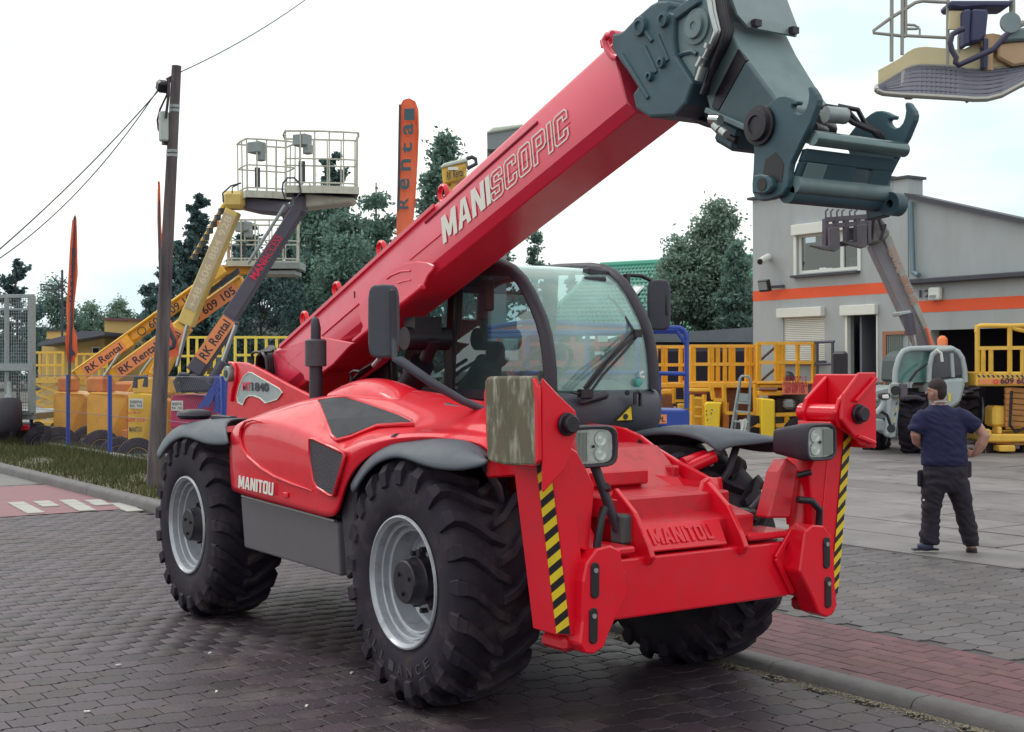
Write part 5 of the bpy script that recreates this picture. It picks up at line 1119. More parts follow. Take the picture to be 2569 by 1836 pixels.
# things on the facade
nm = P(*ZB4(1130, 758), 'y', BYF-.01); text('12', nm, (1, 0, 0), (0, 0, 1), .17, .34, LTR, bl, name='house_number', bold=.02, depth=.012)
q = F(*ZB4(1233, 735)); tag(MB().box((q.x, BYF-.07, q.z), (.32, .14, .30)).build('alarm_box', WPVC, bevel=.05, seg=3), 'white rounded alarm siren box on the grey wall beside the number 12', 'alarm box')
al = bpy.data.objects['alarm_box']; MB().box((q.x-.02, BYF-.15, q.z-.06), (.16, .02, .06)).build('alarm_lens', GALV, al)
cm = thing('security_camera', F(*ZB4(240, 525)), 'small white security camera on the upper left corner of the grey building', 'camera')
a = P(*ZB4(250, 520), 'y', BYF-.1); b = P(*ZB4(202, 548), 'y', BYF-.65); m = MB(); m.tube([a, b], .09, 12); m.build('camera_body', WPVC, cm, smooth=50); MB().tube([P(*ZB4(250, 525), 'y', BYF), P(*ZB4(246, 522), 'y', BYF-.15)], .05, 8).build('camera_bracket', DRKG, cm)
MB().tube([b+(b-a).normalized()*.0, b+(b-a).normalized()*.03], .07, 12).build('camera_lens', HBL, cm)
fl = thing('floodlight', F(*ZB4(250, 700)), 'small black floodlight above the orange stripe on the grey wall', 'floodlight')
q = P(*ZB4(228, 688), 'y', BYF-.35); MB().box(q, (.36, .12, .30), Matrix.Rotation(.25, 3, 'X')).build('lamp_housing', HBL, fl, bevel=.02); MB().box(q+Vector((0, -.065, -.01)), (.28, .01, .2), Matrix.Rotation(.25, 3, 'X')).build('lamp_glass', GALV, fl); MB().bar(q+Vector((.1, 0, -.05)), Vector((q.x+.35, BYF-.01, q.z-.02)), .07).build('lamp_bracket', DRKG, fl)
# entrance platform with railing
pf = thing('entrance_platform', (dx1, BYF-1, 0), 'raised concrete landing and steps in front of the office door', 'landing')
lx0, _ = fx(*ZB4(590, 1240)); lx1, _ = fx(*ZB4(918, 1240)); lz = dz0-.02; ly = BYF-1.7
MB().bb(lx0, lx1, ly, BYF-.003, .04, lz).build('landing_slab', CONC, pf, bevel=.02)
for k in range(6): MB().bb(lx0-.3*(k+1), lx0-.3*k-.003, ly, BYF-.003, .04, lz-(k+1)*lz/7).build('step', CONC, pf, bevel=.015)
rl = thing('handrail', (lx0, ly, 0), 'dark metal handrail along the steps and landing of the grey building', 'railing')
M_RAIL = mat('rail_paint', (.075, .075, .11), rough=.5)
rh = .92
for i, xx in enumerate((lx0+.05, (lx0+lx1)/2+.35, lx1-.05)): MB().bar((xx, ly+.06, lz), (xx, ly+.06, lz+rh), .05).build('rail_post', M_RAIL, rl)
for h in (rh, rh*.45):
    MB().tube([(lx0-2.0, ly+.06, lz+h-lz*.95), (lx0+.05, ly+.06, lz+h), (lx1, ly+.06, lz+h)], .032, 8).build('rail_bar', M_RAIL, rl)
MB().bar((lx0-2.0, ly+.06, .05), (lx0-2.0, ly+.06, h+.55), .05).build('rail_post', M_RAIL, rl)
# chimney seen through the carriage
q = V(2122, 470, 40); ch = thing('chimney', q-Vector((0, 0, 2)), 'orange brick chimney with metal cap above the grey building roof', 'chimney')
for k in range(9): MB().box(q+Vector((0, 0, -.55-.115*k+.6)), (.62, .62, .105), Matrix.Rotation(.4, 3, 'Z')).build('brick_course', mat('chimney_brick', (.55, .22, .15), rough=.8, noise=.25, nscale=9), ch, bevel=.01)
MB().box(q+Vector((0, 0, .20)), (.95, .95, .05), Matrix.Rotation(.4, 3, 'Z')).build('chimney_cap', GALV, ch)
MB().box(q+Vector((0, 0, -1.8)), (.9, .9, 1.9), Matrix.Rotation(.4, 3, 'Z')).build('chimney_base', CONC, ch)
# ------------------------------------------------------------------ low grey building and green roofed house
lb = thing('low_outbuilding', V(1750, 960, 46), 'low grey outbuilding with a dark fascia left of the grey building', 'outbuilding')
def slab(name, pts4, th, m, parent, **k): return MB().ext(pts4, VFW*th).build(name, m, parent, **k)
def vq(u0, v0, u1, v1, d): return [V(u0, v1, d), V(u1, v1, d), V(u1, v0, d), V(u0, v0, d)]
slab('wall', [V(1560, 1050, 46), V(1892, 1050, 46), V(1892, 862, 46), V(1560, 862, 46)], 5, mat('outbuilding_wall', (.17, .17, .20), rough=.9, noise=.2, nscale=2), lb)
slab('fascia', [V(1560, 858, 45.6), V(1896, 858, 45.6), V(1896, 820, 45.6), V(1700, 834, 45.6), V(1560, 840, 45.6)], 5.5, mat('fascia_grey', (.17, .19, .22), rough=.8, noise=.2, nscale=2), lb)
gh = thing('green_roof_house', V(1640, 940, 56), 'house with a green wavy metal tile roof behind the outbuilding', 'house')
D0, D1 = 60, 52
rA, rB, rC, rD = V(1506, 672, D0), V(1905, 650, D0), V(1930, 842, D1), V(1330, 842, D1)
MB().ext([V(1345, 1000, D1+1.0), V(1930, 1000, D1+1.0), V(1930, 850, D1+1.0), V(1345, 850, D1+1.0)], VFW*6).build('wall', mat('house_wall', (.10, .10, .11), rough=.9), gh)
# wavy tile courses
nc = 17; nwv = 46; vs = []; fs = []
nrm_r = (rB-rA).cross(rD-rA).normalized(); nrm_r = nrm_r if nrm_r.z > 0 else -nrm_r
for i in range(nc):
    t0, t1 = i/nc, (i+1)/nc
    base = len(vs); K = nwv*6
    for j in range(K+1):
        s_ = j/K
        wv = .07*(.5+.5*math.cos(2*math.pi*j/6)); 
        for t, up_ in ((t0, .0), (t1, .10), (t1, -.02)):
            a = rA.lerp(rD, t); b = rB.lerp(rC, t); dn = (rD-rA).normalized()*wv*(2.2 if up_ > 0 or up_ < 0 else 0)
            vs.append(a.lerp(b, s_)+nrm_r*(wv+up_)+dn)
    for j in range(K):
        q = base+j*3; fs += [(q, q+1, q+4, q+3), (q+1, q+2, q+5, q+4)]
fastmesh('roof_tiles', np.array([tuple(v) for v in vs]), np.array(fs), mat('green_tiles', (.09, .33, .25), rough=.32, coat=.5, noise=.15, nscale=3, dirt=(.25, .45, .36), dirt_amt=.4, dscale=1.5), gh, kind='stuff')
MB().tube([rA+nrm_r*.1, rD+nrm_r*.1], .12, 8).build('verge_trim', mat('green_trim', (.08, .36, .26), rough=.4), gh); MB().tube([rA+nrm_r*.1, rB+nrm_r*.1], .16, 8).build('ridge', MATS['green_trim'], gh)
MB().ext([rA-VFW*-.1, rD, V(1345, 846, D1), V(1345, 846, D1+10), V(1506, 760, D0)], VFW*.1).build('gable', mat('house_wall', (.1, .1, .1)), gh)
def onroof(u, v):
    o = Vector(CAM); d = V(u, v, 1)-o; t = (rA-o).dot(nrm_r)/d.dot(nrm_r); return o+d*t
sk = [onroof(u, v)+nrm_r*.14 for u, v in ((1565, 752), (1592, 727), (1614, 727), (1590, 752))]
sf = MB(); sf.tube(sk+[sk[0]], .07, 4); skf = sf.build('skylight', WPVC, gh); MB().ext([p+nrm_r*.02 for p in sk], nrm_r*-.05).build('pane', mat('skylight_glass', (.62, .65, .68), rough=.15, coat=.8), skf)

# ------------------------------------------------------------------ yellow workshop buildings on the left
yb = thing('yellow_building', V(300, 1000, 62), 'flat roofed yellow building behind the parked lifts', 'building')
M_YW = mat('yellow_render', (.62, .42, .17), rough=.9, noise=.1, nscale=1)
slab('wall', [V(262, 1090, 60), V(560, 1090, 60), V(560, 806, 60), V(262, 800, 60)], 8, M_YW, yb); slab('roof_edge', [V(258, 803, 59.8), V(562, 809, 59.8), V(562, 803, 59.8), V(258, 797, 59.8)], 8.4, mat('brown_edge', (.16, .07, .07), rough=.7), yb)
slab('wall', [V(100, 1090, 58), V(262, 1090, 58), V(262, 838, 58), V(105, 862, 58)], 6, M_YW, yb)
for (a, b, c, d) in ((230, 870, 250, 888), (270, 955, 282, 985), (520, 860, 545, 915)):
    w1_ = slab('window', vq(a, b, c, d, 57.8 if a < 262 else 59.8), .1, WPVC, yb); slab('pane', vq(a+3, b+3, c-3, d-3, 57.7 if a < 262 else 59.7), .05, DRK, w1_)
slab('porch_roof', [V(96, 868, 56), V(262, 840, 56), V(262, 832, 56), V(205, 830, 56), V(98, 858, 56)], 5, mat('slate_roof', (.10, .105, .13), rough=.6), yb)
slab('roof_box', vq(117, 830, 165, 850, 60), 1, M_YW, yb); slab('roof_box_cap', vq(115, 826, 168, 831, 59.9), 1.4, DRKG, yb)
gb = thing('pale_grey_building', V(680, 1000, 55), 'low pale grey flat building behind the yellow rails left of the boom', 'building')
slab('wall', [V(560, 1060, 54), V(900, 1060, 54), V(900, 790, 54), V(560, 815, 54)], 6, mat('pale_wall', (.30, .33, .34), rough=.9, noise=.12, nscale=1), gb)
slab('roof_edge', [V(556, 815, 53.8), V(905, 788, 53.8), V(905, 780, 53.8), V(556, 807, 53.8)], 6.4, mat('pale_edge', (.40, .42, .40), rough=.7), gb)
an = thing('aerial_mast', V(156, 860, 57), 'thin television aerial mast on the yellow building roof', 'aerial')
MB().tube([V(156, 850, 57), V(156, 677, 57)], .05, 6).build('mast', DRKG, an)
for a, b in (((103, 713), (103, 727)), ((103, 713), (160, 718)), ((103, 727), (160, 724)), ((130, 692), (170, 740)), ((135, 735), (165, 700))): MB().tube([V(*a, 57), V(*b, 57)], .03, 5).build('aerial_rod', DRKG, an)
for k in range(6): MB().tube([V(128+k*7, 738-k*6, 57), V(142+k*7, 744-k*6, 57)], .025, 5).build('aerial_rod', DRKG, an)

# ------------------------------------------------------------------ utility pole with cables
pb = G(386, 1236); pl_ = thing('utility_pole', (pb.x, pb.y, 0), 'tall weathered timber utility pole standing on the verge by the kerb', 'utility pole')
dpt = proj((pb.x, pb.y, 0))[2]
pt = V(443, 165, dpt); pv = V(388, 1236, dpt)
MB().tube([pv, pv.lerp(pt, .5), pt], [.125, .088, .066], 18).build('pole', POLE, pl_, smooth=50)
for t in (.895, .905, .79, .80):
    q = pv.lerp(pt, t); MB().tube([q-Vector((0, 0, .02)), q+Vector((0, 0, .02))], .073 if t > .85 else .080, 18).build('steel_band', GALV, pl_, smooth=50)
MB().box(V(411, 317, dpt-.05), (.12, .12, .42)).build('junction_box', mat('pale_box', (.42, .47, .45), rough=.6), pl_, bevel=.02); MB().box(V(416, 326, dpt), (.07, .1, .42)).build('junction_back', BLK, pl_)
MB().tube([V(*Z0(1035, 545), dpt), V(*Z0(1055, 560), dpt), V(*Z0(1058, 600), dpt), V(*Z0(1015, 690), dpt), V(*Z0(997, 760), dpt), V(*Z0(1003, 820), dpt), V(*Z0(1030, 865), dpt), V(*Z0(1052, 880), dpt)], .014, 6).build('cable_loop', BLK, pl_)
MB().tube([V(*Z0(1072, 500), dpt-.1), V(*Z0(1068, 600), dpt-.15), V(*Z0(1050, 750), dpt-.15)], .02, 6).build('down_cable', BLK, pl_)
q = V(*Z0(1030, 547), dpt); MB().box(q, (.16, .16, .16), Matrix.Rotation(.5, 3, 'Y')).build('cable_clamp', BLK, pl_, bevel=.03)
MB().tube([V(*Z0(1060, 510), dpt), V(*Z0(1085, 490), dpt), V(*Z0(1085, 520), dpt)], .04, 8).build('insulator', BLK, pl_); MB().tube([q, V(*Z0(1080, 500), dpt)], .02, 6).build('clamp_link', BLK, pl_)
def wire(a, b, sag, r, lbl, n=24):
    m = MB(); m.tube([a.lerp(b, k/n)-Vector((0, 0, sag*4*(k/n)*(1-k/n))) for k in range(n+1)], r, 5); return tag(m.build('overhead_cable', BLK), lbl, 'cable')
a_ = V(*Z0(1145, 455), dpt); wire(a_, a_+(V(*Z0(1810, -10), dpt+3)-a_)*2.4, .25, .008, 'dark overhead cable rising from the pole top to the upper edge')
a_ = V(*Z0(1020, 555), dpt); wire(a_, a_+(V(*Z0(-20, 1528), dpt-3)-a_)*1.4, .15, .009, 'lower of the two cables falling from the pole to the left edge')
wire(a_+Vector((0, 0, .04)), a_+(V(*Z0(-20, 1462), dpt-2.5)-a_)*1.4, .45, .008, 'upper of the two cables falling from the pole to the left edge')

# ------------------------------------------------------------------ wire fence with blue posts
fy = 3.32
fc = thing('wire_fence', (-16, fy, .08), 'chain link fence with blue posts between verge and parked lifts', 'fence')
xs_f = [-21.6, -18.73, -15.98, -13.2, -10.4, -7.6]
for x in xs_f: MB().bb(x-.035, x+.035, fy-.035, fy+.035, .05, 1.62).build('fence_post', BLU, fc, bevel=.008)
fh = 1.5; pit = .085; V_, F_ = [], []
x0, x1 = -21.7, -7.6; kk = 0
a_list = np.arange(x0-fh, x1, pit)
for sgn in (1, -1):
    for a in a_list:
        xa, xb = (a, a+fh) if sgn > 0 else (a+fh, a)
        za, zb_ = .10, .10+fh
        # clip
        t0, t1 = 0.0, 1.0
        for lim, s in ((x0, 1), (x1, -1)):
            fa = (xa-lim)*s; fb = (xb-lim)*s
            if fa < 0 and fb < 0: t0 = 2; break
            if fa < 0: t0 = max(t0, fa/(fa-fb))
            if fb < 0: t1 = min(t1, fa/(fa-fb))
        if t0 >= t1: continue
        pa = np.array([xa+(xb-xa)*t0, fy+.002*sgn, za+(zb_-za)*t0]); pb_ = np.array([xa+(xb-xa)*t1, fy+.002*sgn, za+(zb_-za)*t1])
        r = .0016; n1 = np.array([-sgn*.7, 0, .7])*r; n2 = np.array([0, r, 0]); b = len(V_)
        for p in (pa, pb_): V_ += [p+n1, p+n2, p-n1]
        for i in range(3): j = (i+1) % 3; F_.append((b+i, b+j, b+3+j, b+3+i))
fastmesh('wire_mesh', np.array(V_), np.array(F_), mat('fence_wire', (.20, .18, .24), rough=.5, metal=.3), fc, kind='stuff')
for z in (.12, .85, 1.6): MB().tube([(x0, fy, z), (x1, fy, z)], .006, 5).build('tension_wire', MATS['fence_wire'], fc)
MB().bb(x0, x1, fy-.07, fy+.07, .05, .16).build('fence_plinth', CONC, fc, bevel=.01)

# ------------------------------------------------------------------ feather flags
def flag(name, base, outline, d, ptop, pbot, word, woff, wang_box, lbl):
    t = thing(name, V(*pbot, d), lbl, 'flag', 'orange advertising feather flags')
    MB().tube([V(*pbot, d), V(*ptop, d)], [.03, .018], 8).build('flag_pole', DRKG, t)
    rows = []
    m = MB(); q = [V(u, v, d+.06*math.sin(v*.05)) for u, v in outline]; m.ext(q, VFW*.012); m.build('flag_cloth', FLG, t)
    return t
f1 = flag('feather_flag', None, [ZR2(400, 790), ZR2(380, 600), ZR2(390, 500), ZR2(386, 400), ZR2(396, 250), ZR2(408, 50), Z0(444, 1540), Z0(456, 1400), Z0(476, 1356), Z0(484, 1380), Z0(488, 1500), Z0(490, 1600), ZR2(448, 50), ZR2(452, 200), ZR2(432, 380), ZR2(425, 500), ZR2(448, 570), ZR2(450, 660), ZR2(428, 722), ZR2(402, 700)], 27, Z0(474, 1370), ZR2(400, 900), 'x', None, None, 'narrow orange feather flag left of the utility pole')
d = 26.9
MB().ext([V(*ZR2(402, 690), d), V(*ZR2(400, 612), d), V(*ZR2(420, 640), d), V(*ZR2(440, 668), d)], VFW*.01).build('flag_emblem', LTR, f1)
for k, ch_ in enumerate('latneR'): 
    q = V(*ZR2(440-k*3.2, 105+k*52), d-.08); text(ch_, q, UP, -VR, .075, .19, LTR, f1, bold=0, depth=0)
f2 = flag('feather_flag', None, [Z0(1003, 1600), Z0(996, 1400), Z0(998, 1200), Z0(1006, 1140), Z0(1014, 1160), Z0(1020, 1400), Z0(1030, 1616), ZR2(975, 100), ZR2(975, 420), ZR2(1005, 500), ZR2(1035, 580), ZR2(1040, 680), ZR2(960, 695), ZR2(950, 500), ZR2(920, 100)], 24, Z0(1005, 1150), ZR2(945, 1160), 'x', None, None, 'orange feather flag partly hidden behind the utility pole')
MB().tube([V(*ZR2(u, v), 23.9) for u, v in ((972, 500), (990, 540), (1015, 590), (1010, 625), (970, 642))], .045, 6).build('flag_emblem', LTR, f2)
f3 = flag('feather_flag', None, [(994, 590), (996, 500), (999, 400), (1001, 300), (1003, 265), (1012, 250), (1027, 246), (1042, 254), (1050, 275), (1051, 330), (1047, 420), (1042, 500), (1036, 560), (1030, 600)], 22, (1003, 262), (992, 1000), 'x', None, None, 'large orange feather flag with dark lettering behind the red boom')
for k, (ch_, v) in enumerate(zip('latneR', (275, 312, 360, 402, 450, 498))):
    text(ch_, V(1040-k*3.0, v+26, 21.9), UP, -VR, .17, .19, mat('teal_lettering', (.05, .10, .12), rough=.6), f3, bold=.02, depth=0)
# ------------------------------------------------------------------ trees
LEAFD = mat('pine_needles', (0.115, 0.200, 0.205), rough=.75, island=.55, noise=.35, nscale=.5)
LEAFG = mat('green_leaves', (0.20, 0.33, 0.28), rough=.65, island=.5, noise=.35, nscale=.5)
LEAFL = mat('pale_leaves', (0.26, 0.38, 0.30), rough=.65, island=.5, noise=.3, nscale=.6)
for lm in (LEAFD, LEAFG, LEAFL):      # thin leaves let light through
    t_ = lm.node_tree; b_ = t_.nodes['Principled BSDF']; o_ = [k for k in t_.nodes if k.type == 'OUTPUT_MATERIAL'][0]
    tl_ = t_.nodes.new('ShaderNodeBsdfTranslucent'); x_ = t_.nodes.new('ShaderNodeMixShader'); x_.inputs[0].default_value = .42
    t_.links.new(b_.inputs['Base Color'].links[0].from_socket, tl_.inputs[0]); t_.links.new(b_.outputs[0], x_.inputs[1]); t_.links.new(tl_.outputs[0], x_.inputs[2]); t_.links.new(x_.outputs[0], o_.inputs[0])
BARK = mat('bark', (0.085, 0.075, 0.070), rough=.9, noise=.4, nscale=5)
BIRCH = mat('birch_bark', (0.42, 0.42, 0.38), rough=.8, col2=(.12, .11, .1), nscale=3, stretch=(1, 1, 4))
def leaf_cards(cent, size, rs, droop=0.0, elong=1.6):
    n = len(cent); a = rs.normal(size=(n, 3)); a /= np.linalg.norm(a, axis=1)[:, None]; b = rs.normal(size=(n, 3)); a[:, 2] -= droop; a /= np.linalg.norm(a, axis=1)[:, None]
    b -= (b*a).sum(1)[:, None]*a; b /= np.linalg.norm(b, axis=1)[:, None]; s = size*rs.uniform(.6, 1.3, (n, 1))
    p = np.stack([cent-a*s*elong*.5, cent+b*s*.42, cent+a*s*elong*.5, cent-b*s*.42], 1)
    return p.reshape(-1, 3), np.arange(n*4).reshape(-1, 4)
def tree(u, vtop, hw, d, kind, lbl, vbase=1000, seed=0, leaf=None, nleaf=6500, name=None, dens=1.0, trunk_m=None, low=0.12):
    rs = np.random.default_rng(seed+int(u)); base = V(u, vbase, d); base.z = 0.0; top = V(u, vtop, d); H = top.z; W_ = hw/FOC*d
    B_ = np.array(base)
    t = thing(name or ('pine_tree' if kind == 'pine' else 'leafy_tree'), base, lbl, 'tree', 'trees behind the yard')
    tm = trunk_m or BARK; tr = MB(); r0 = max(.08, H*.014)
    lean = rs.normal(0, .02*H, 2)
    path = [Vector(B_)+Vector((lean[0]*k*k/36, lean[1]*k*k/36, H*.93*k/6)) for k in range(7)]
    tr.tube(path, [r0*(1-.13*k) for k in range(7)], 7)
    pts = []
    if kind == 'pine':
        nb = int(34*dens)
        for i in range(nb):
            f = low+(1-low)*(i+rs.uniform(0, .8))/nb; f = min(f, .985); o = B_+np.array([lean[0]*f*f, lean[1]*f*f, H*f*.97])
            prof_ = (1-f)**.65*1.05+.08; L_ = 1.25*W_*prof_*rs.uniform(.5, 1.15); az = rs.uniform(0, 2*np.pi); el = rs.uniform(-.05, .4)+.5*f
            dr = np.array([np.cos(az)*np.cos(el), np.sin(az)*np.cos(el), np.sin(el)]); e = o+dr*L_
            tr.tube([Vector(o), Vector((o+e)/2+np.array([0, 0, -.03*L_])), Vector(e)], [r0*.28, r0*.18, r0*.05], 4)
            m_ = max(14, int(3.0*nleaf/nb*(L_/W_)**1.1)); s = rs.uniform(.25, 1.1, m_)
            tuft = rs.integers(0, 5, m_); off = rs.normal(0, 1, (5, 3))*L_*.16; 
            c = o+dr*L_*s[:, None]+off[tuft]+rs.normal(0, 1, (m_, 3))*np.array([.17, .17, .10])*max(.35, L_*.6)
            pts.append(c)
        cen = np.concatenate(pts); size = H*.008+.075
    else:
        ncl = int(46*dens)
        for i in range(ncl):
            q = rs.normal(size=3); q /= np.linalg.norm(q); rr = rs.uniform(.35, 1.0)**.6; f = low+(1-low)*(.5+.5*q[2]*rr)
            wid = math.sin(math.pi*min(1, max(0.04, (f-low*.6)/(1-low*.6)))**.75)**.7
            c0 = B_+np.array([q[0]*W_*rr*wid, q[1]*W_*rr*wid, H*min(f, .97)]); o = B_+np.array([0, 0, H*max(.12, f*.72-.05)])
            if i % 2 == 0: tr.tube([Vector(o), Vector((o*.4+c0*.6)), Vector(c0)], [r0*.35, r0*.2, r0*.05], 4)
            m_ = int(2.3*nleaf/ncl); rad = W_*rs.uniform(.16, .36)
            pts.append(c0+rs.normal(size=(m_, 3))*rad*np.array([1, 1, .75])*.62)
        cen = np.concatenate(pts); size = H*.006+.065
    tr.build('trunk', tm, t, smooth=60)
    Vv, Ff = leaf_cards(cen, size, rs, droop=.6 if kind == 'willow' else 0)
    fastmesh('crown', Vv, Ff, leaf or (LEAFD if kind == 'pine' else LEAFG), t)
    return t
tree(45, 640, 70, 70, 'pine', 'dark ragged pine rising behind the wire cage trailer', nleaf=5000)
tree(140, 705, 75, 74, 'leafy', 'rounded dark green tree behind the television aerial', nleaf=5200)
tree(228, 752, 55, 76, 'leafy', 'low green tree behind the left feather flag', nleaf=4000, leaf=LEAFL)
tree(300, 742, 60, 77, 'leafy', 'low pale green tree between the left flag and the pole', nleaf=4000, leaf=LEAFL)
tree(375, 700, 60, 66, 'pine', 'dark pine directly behind the utility pole', nleaf=5000)
tree(490, 474, 78, 58, 'pine', 'tall dark pine left of the raised yellow boom', nleaf=8500, dens=1.5, seed=3, low=.25)
tree(430, 600, 60, 60, 'pine', 'shorter dark pine just right of the utility pole', nleaf=6000, dens=1.2, low=.2)
tree(620, 560, 85, 62, 'pine', 'dark pine behind the lower white basket', nleaf=8000, dens=1.4, low=.2)
tree(835, 372, 80, 60, 'pine', 'tall pine whose top rises behind the upper right basket', nleaf=10000, dens=1.5, seed=5, low=.2)
tree(730, 500, 90, 64, 'pine', 'dark pine between the upper right basket and the red boom', nleaf=8500, dens=1.4, low=.2)
tree(945, 415, 78, 56, 'leafy', 'teal green leafy tree left of the large feather flag', nleaf=9000, dens=1.3, trunk_m=BIRCH)
tree(1120, 325, 88, 52, 'leafy', 'tall birch with pale trunk right of the large feather flag', nleaf=9500, dens=1.3, trunk_m=BIRCH, seed=2)
tree(1225, 385, 70, 54, 'leafy', 'leafy tree behind the upper part of the red boom', nleaf=6000)
tree(880, 520, 120, 50, 'leafy', 'dark bushy tree low behind the red boom', nleaf=11000, leaf=LEAFG)
tree(800, 450, 105, 53, 'leafy', 'broad green tree just right of the upper right basket', nleaf=11000, dens=1.3)
tree(660, 600, 120, 49, 'leafy', 'dark bushy tree low behind the dark lift boom', nleaf=8000, leaf=LEAFD)
tree(1345, 575, 42, 54, 'leafy', 'hanging birch branches between the red boom and the cab roof', nleaf=3000, trunk_m=BIRCH)
tree(1435, 655, 20, 60, 'leafy', 'small tree top peeping above the green roof ridge', nleaf=1200)
tree(1800, 508, 105, 50, 'leafy', 'large rounded tree against the green roof left of the grey building', nleaf=12000, dens=1.3, leaf=LEAFL, seed=9, low=.3)
tree(1700, 585, 75, 49.5, 'leafy', 'smaller tree with loose twigs over the green roof', nleaf=4200, seed=4, low=.4, leaf=LEAFL)
tree(1850, 600, 60, 47, 'leafy', 'dark leafy tree touching the corner of the grey building', nleaf=5000, leaf=LEAFG, seed=11, low=.35)
# distant wood closing the horizon
rs = np.random.default_rng(8); n = 30000
uu = rs.uniform(-500, 3100, n); dd = rs.uniform(105, 125, n); top_ = 862+10*np.sin(uu*.013)+8*np.sin(uu*.047)+5*np.sin(uu*.11); vv = top_+(925-top_)*rs.beta(1.0, 1.2, n)
cen = CAM+(CF[None]+CR[None]*((uu-PW/2)/FOC)[:, None]+CU[None]*((PH/2-vv)/FOC)[:, None])*dd[:, None]
Vv, Ff = leaf_cards(cen, .75, rs); fw = fastmesh('far_wood', Vv, Ff, LEAFD, None, kind='stuff'); fw['label'] = 'low distant wood along the horizon behind the yard'; fw['category'] = 'wood'

# ------------------------------------------------------------------ parked lifts: helpers
RX, RY, RZ = VR, VFW, UP
def L3(u, v, d, dx=0, dy=0, dz=0): return V(u, v, d)+VR*dx+VFW*dy+UP*dz
def boxuv(name, u0, v0, u1, v1, d, th, m, parent, bevel=.02, **k):
    return MB().ext([V(u0, v1, d), V(u1, v1, d), V(u1, v0, d), V(u0, v0, d)], VFW*th).build(name, m, parent, bevel=bevel, **k)
def arm(name, a, b, d, wpx, th, m, parent, w2=None, d2=None):
    """boom section from picture point a to b, wpx wide"""
    A = V(*a, d); B = V(*b, d2 or d); ax_ = (B-A).normalized(); up = ax_.cross(VFW).normalized(); up = up if up.z > 0 else -up
    w = wpx/FOC*d/2; w2 = (w2 or wpx)/FOC*d/2
    o = MB().ext([A-up*w, B-up*w2, B+up*w2, A+up*w], VFW*th).build(name, m, parent, bevel=.02); return o, A, B, ax_, up, w
def sticker(txt, A, ax_, up, s0, s1, h, m, parent, tm=LTR, bold=.02, pad=.06, thk=-.012):
    a = A+ax_*s0; b = A+ax_*s1
    MB().ext([p+VFW*thk for p in (a-up*h, b-up*h, b+up*h, a+up*h)], VFW*-.004).build('sticker', m, parent)
    L_ = (b-a).length; text(txt, a+ax_*pad-up*h*.62+VFW*(thk-.008), ax_, up, h*1.24, L_-2*pad, tm, parent, bold=bold, depth=0)
def place_text(txt, A, ax_, up, s0, s1, h, tm, parent, off=-.02, bold=.02): text(txt, A+ax_*s0-up*h*.5+VFW*off, ax_, up, h, s1-s0, tm, parent, bold=bold, depth=0)
def basket(parent, u0, u1, vt, vf, d, depth=.75, m=CRM, yaw=.35, tilt=0.0, hz=True, floor_m=None, sides=5, box=True, bow=.12):
    """cage basket between picture columns u0..u1, top rail vt, floor vf"""
    c = V((u0+u1)/2, vf, d); W_ = (u1-u0)/FOC*d; H = (vf-vt)/FOC*d
    X = (VR*math.cos(yaw)+VFW*math.sin(yaw)); Y = (VFW*math.cos(yaw)-VR*math.sin(yaw)); W_ = W_/(math.cos(yaw)+.35*math.sin(yaw))
    def p(x, y, z): return c+X*(x*W_/2)+Y*(y*depth/2)+UP*(z*H+tilt*x)
    def ring(z, k=1.0, r=.018, nm='basket_rail'):
        q = []
        for x, y in ((-1, -1), (-.5, -1-bow), (0, -1-bow*1.4), (.5, -1-bow), (1, -1), (1.04, 0), (1, 1), (.3, 1), (-.3, 1), (-1, 1), (-1.04, 0)): q.append(p(x*k, y*k, z))
        MB().tube(q, r, 6, closed=True).build(nm, m, parent, smooth=60)
    ring(1.0, 1.04, .022); ring(.52); ring(.10)
    for i in range(sides+1):
        x = -1+2*i/sides
        for y in (-1-(bow if abs(x) < .9 else 0), 1): MB().tube([p(x, y, 0), p(x*1.02, y, 1.0)], .016, 6).build('basket_upright', m, parent)
    for x in (-1, 1): MB().tube([p(x, 0, 0), p(x*1.03, 0, 1.0)], .016, 6).build('basket_upright', m, parent)
    fm = floor_m or m
    MB().ext([p(x, y, -.06) for x, y in ((-1, -1), (0, -1-bow*1.4), (1, -1), (1, 1), (-1, 1))], UP*.05).build('basket_floor', DRKG, parent)
    for a, b in (((-1.02, -1.02), (0, -1.02-bow*1.4)), ((0, -1.02-bow*1.4), (1.02, -1.02)), ((1.02, -1.0), (1.02, 1.0)), ((-1.02, 1), (-1.02, -1))):
        A = p(*a, -.08); B = p(*b, -.08); MB().ext([A, B, B+UP*H*.13, A+UP*H*.13], (B-A).cross(UP).normalized()*.02).build('toe_board', fm, parent)
        if hz:
            n = 4; dr = (B-A)/n; nn = -(B-A).cross(UP).normalized()*.004
            for k in range(n):
                if (B-A).length < .3: break
                s = A+dr*(k+.3)+UP*H*.035; MB().ext([s+nn, s+dr*.35+nn, s+dr*.5+UP*H*.06+nn, s+dr*.15+UP*H*.06+nn], nn*.5).build('toe_mark', DRKG, parent)
    if box:
        MB().box(p(-.55, -.75, .86), (.30, .28, .24), Matrix.Rotation(.5, 3, 'Z')).build('control_box', GALV, parent, bevel=.02)
        MB().box(p(-.4, -.85, .70), (.16, .16, .2), Matrix.Rotation(.5, 3, 'Z')).build('control_bracket', GALV, parent, bevel=.02)
        for k in (-.62, -.52): MB().tube([p(k, -1.0, .12), p(k, -1.0, .48)], .035, 8).build('rubber_pad', DRKG, parent)
    return p
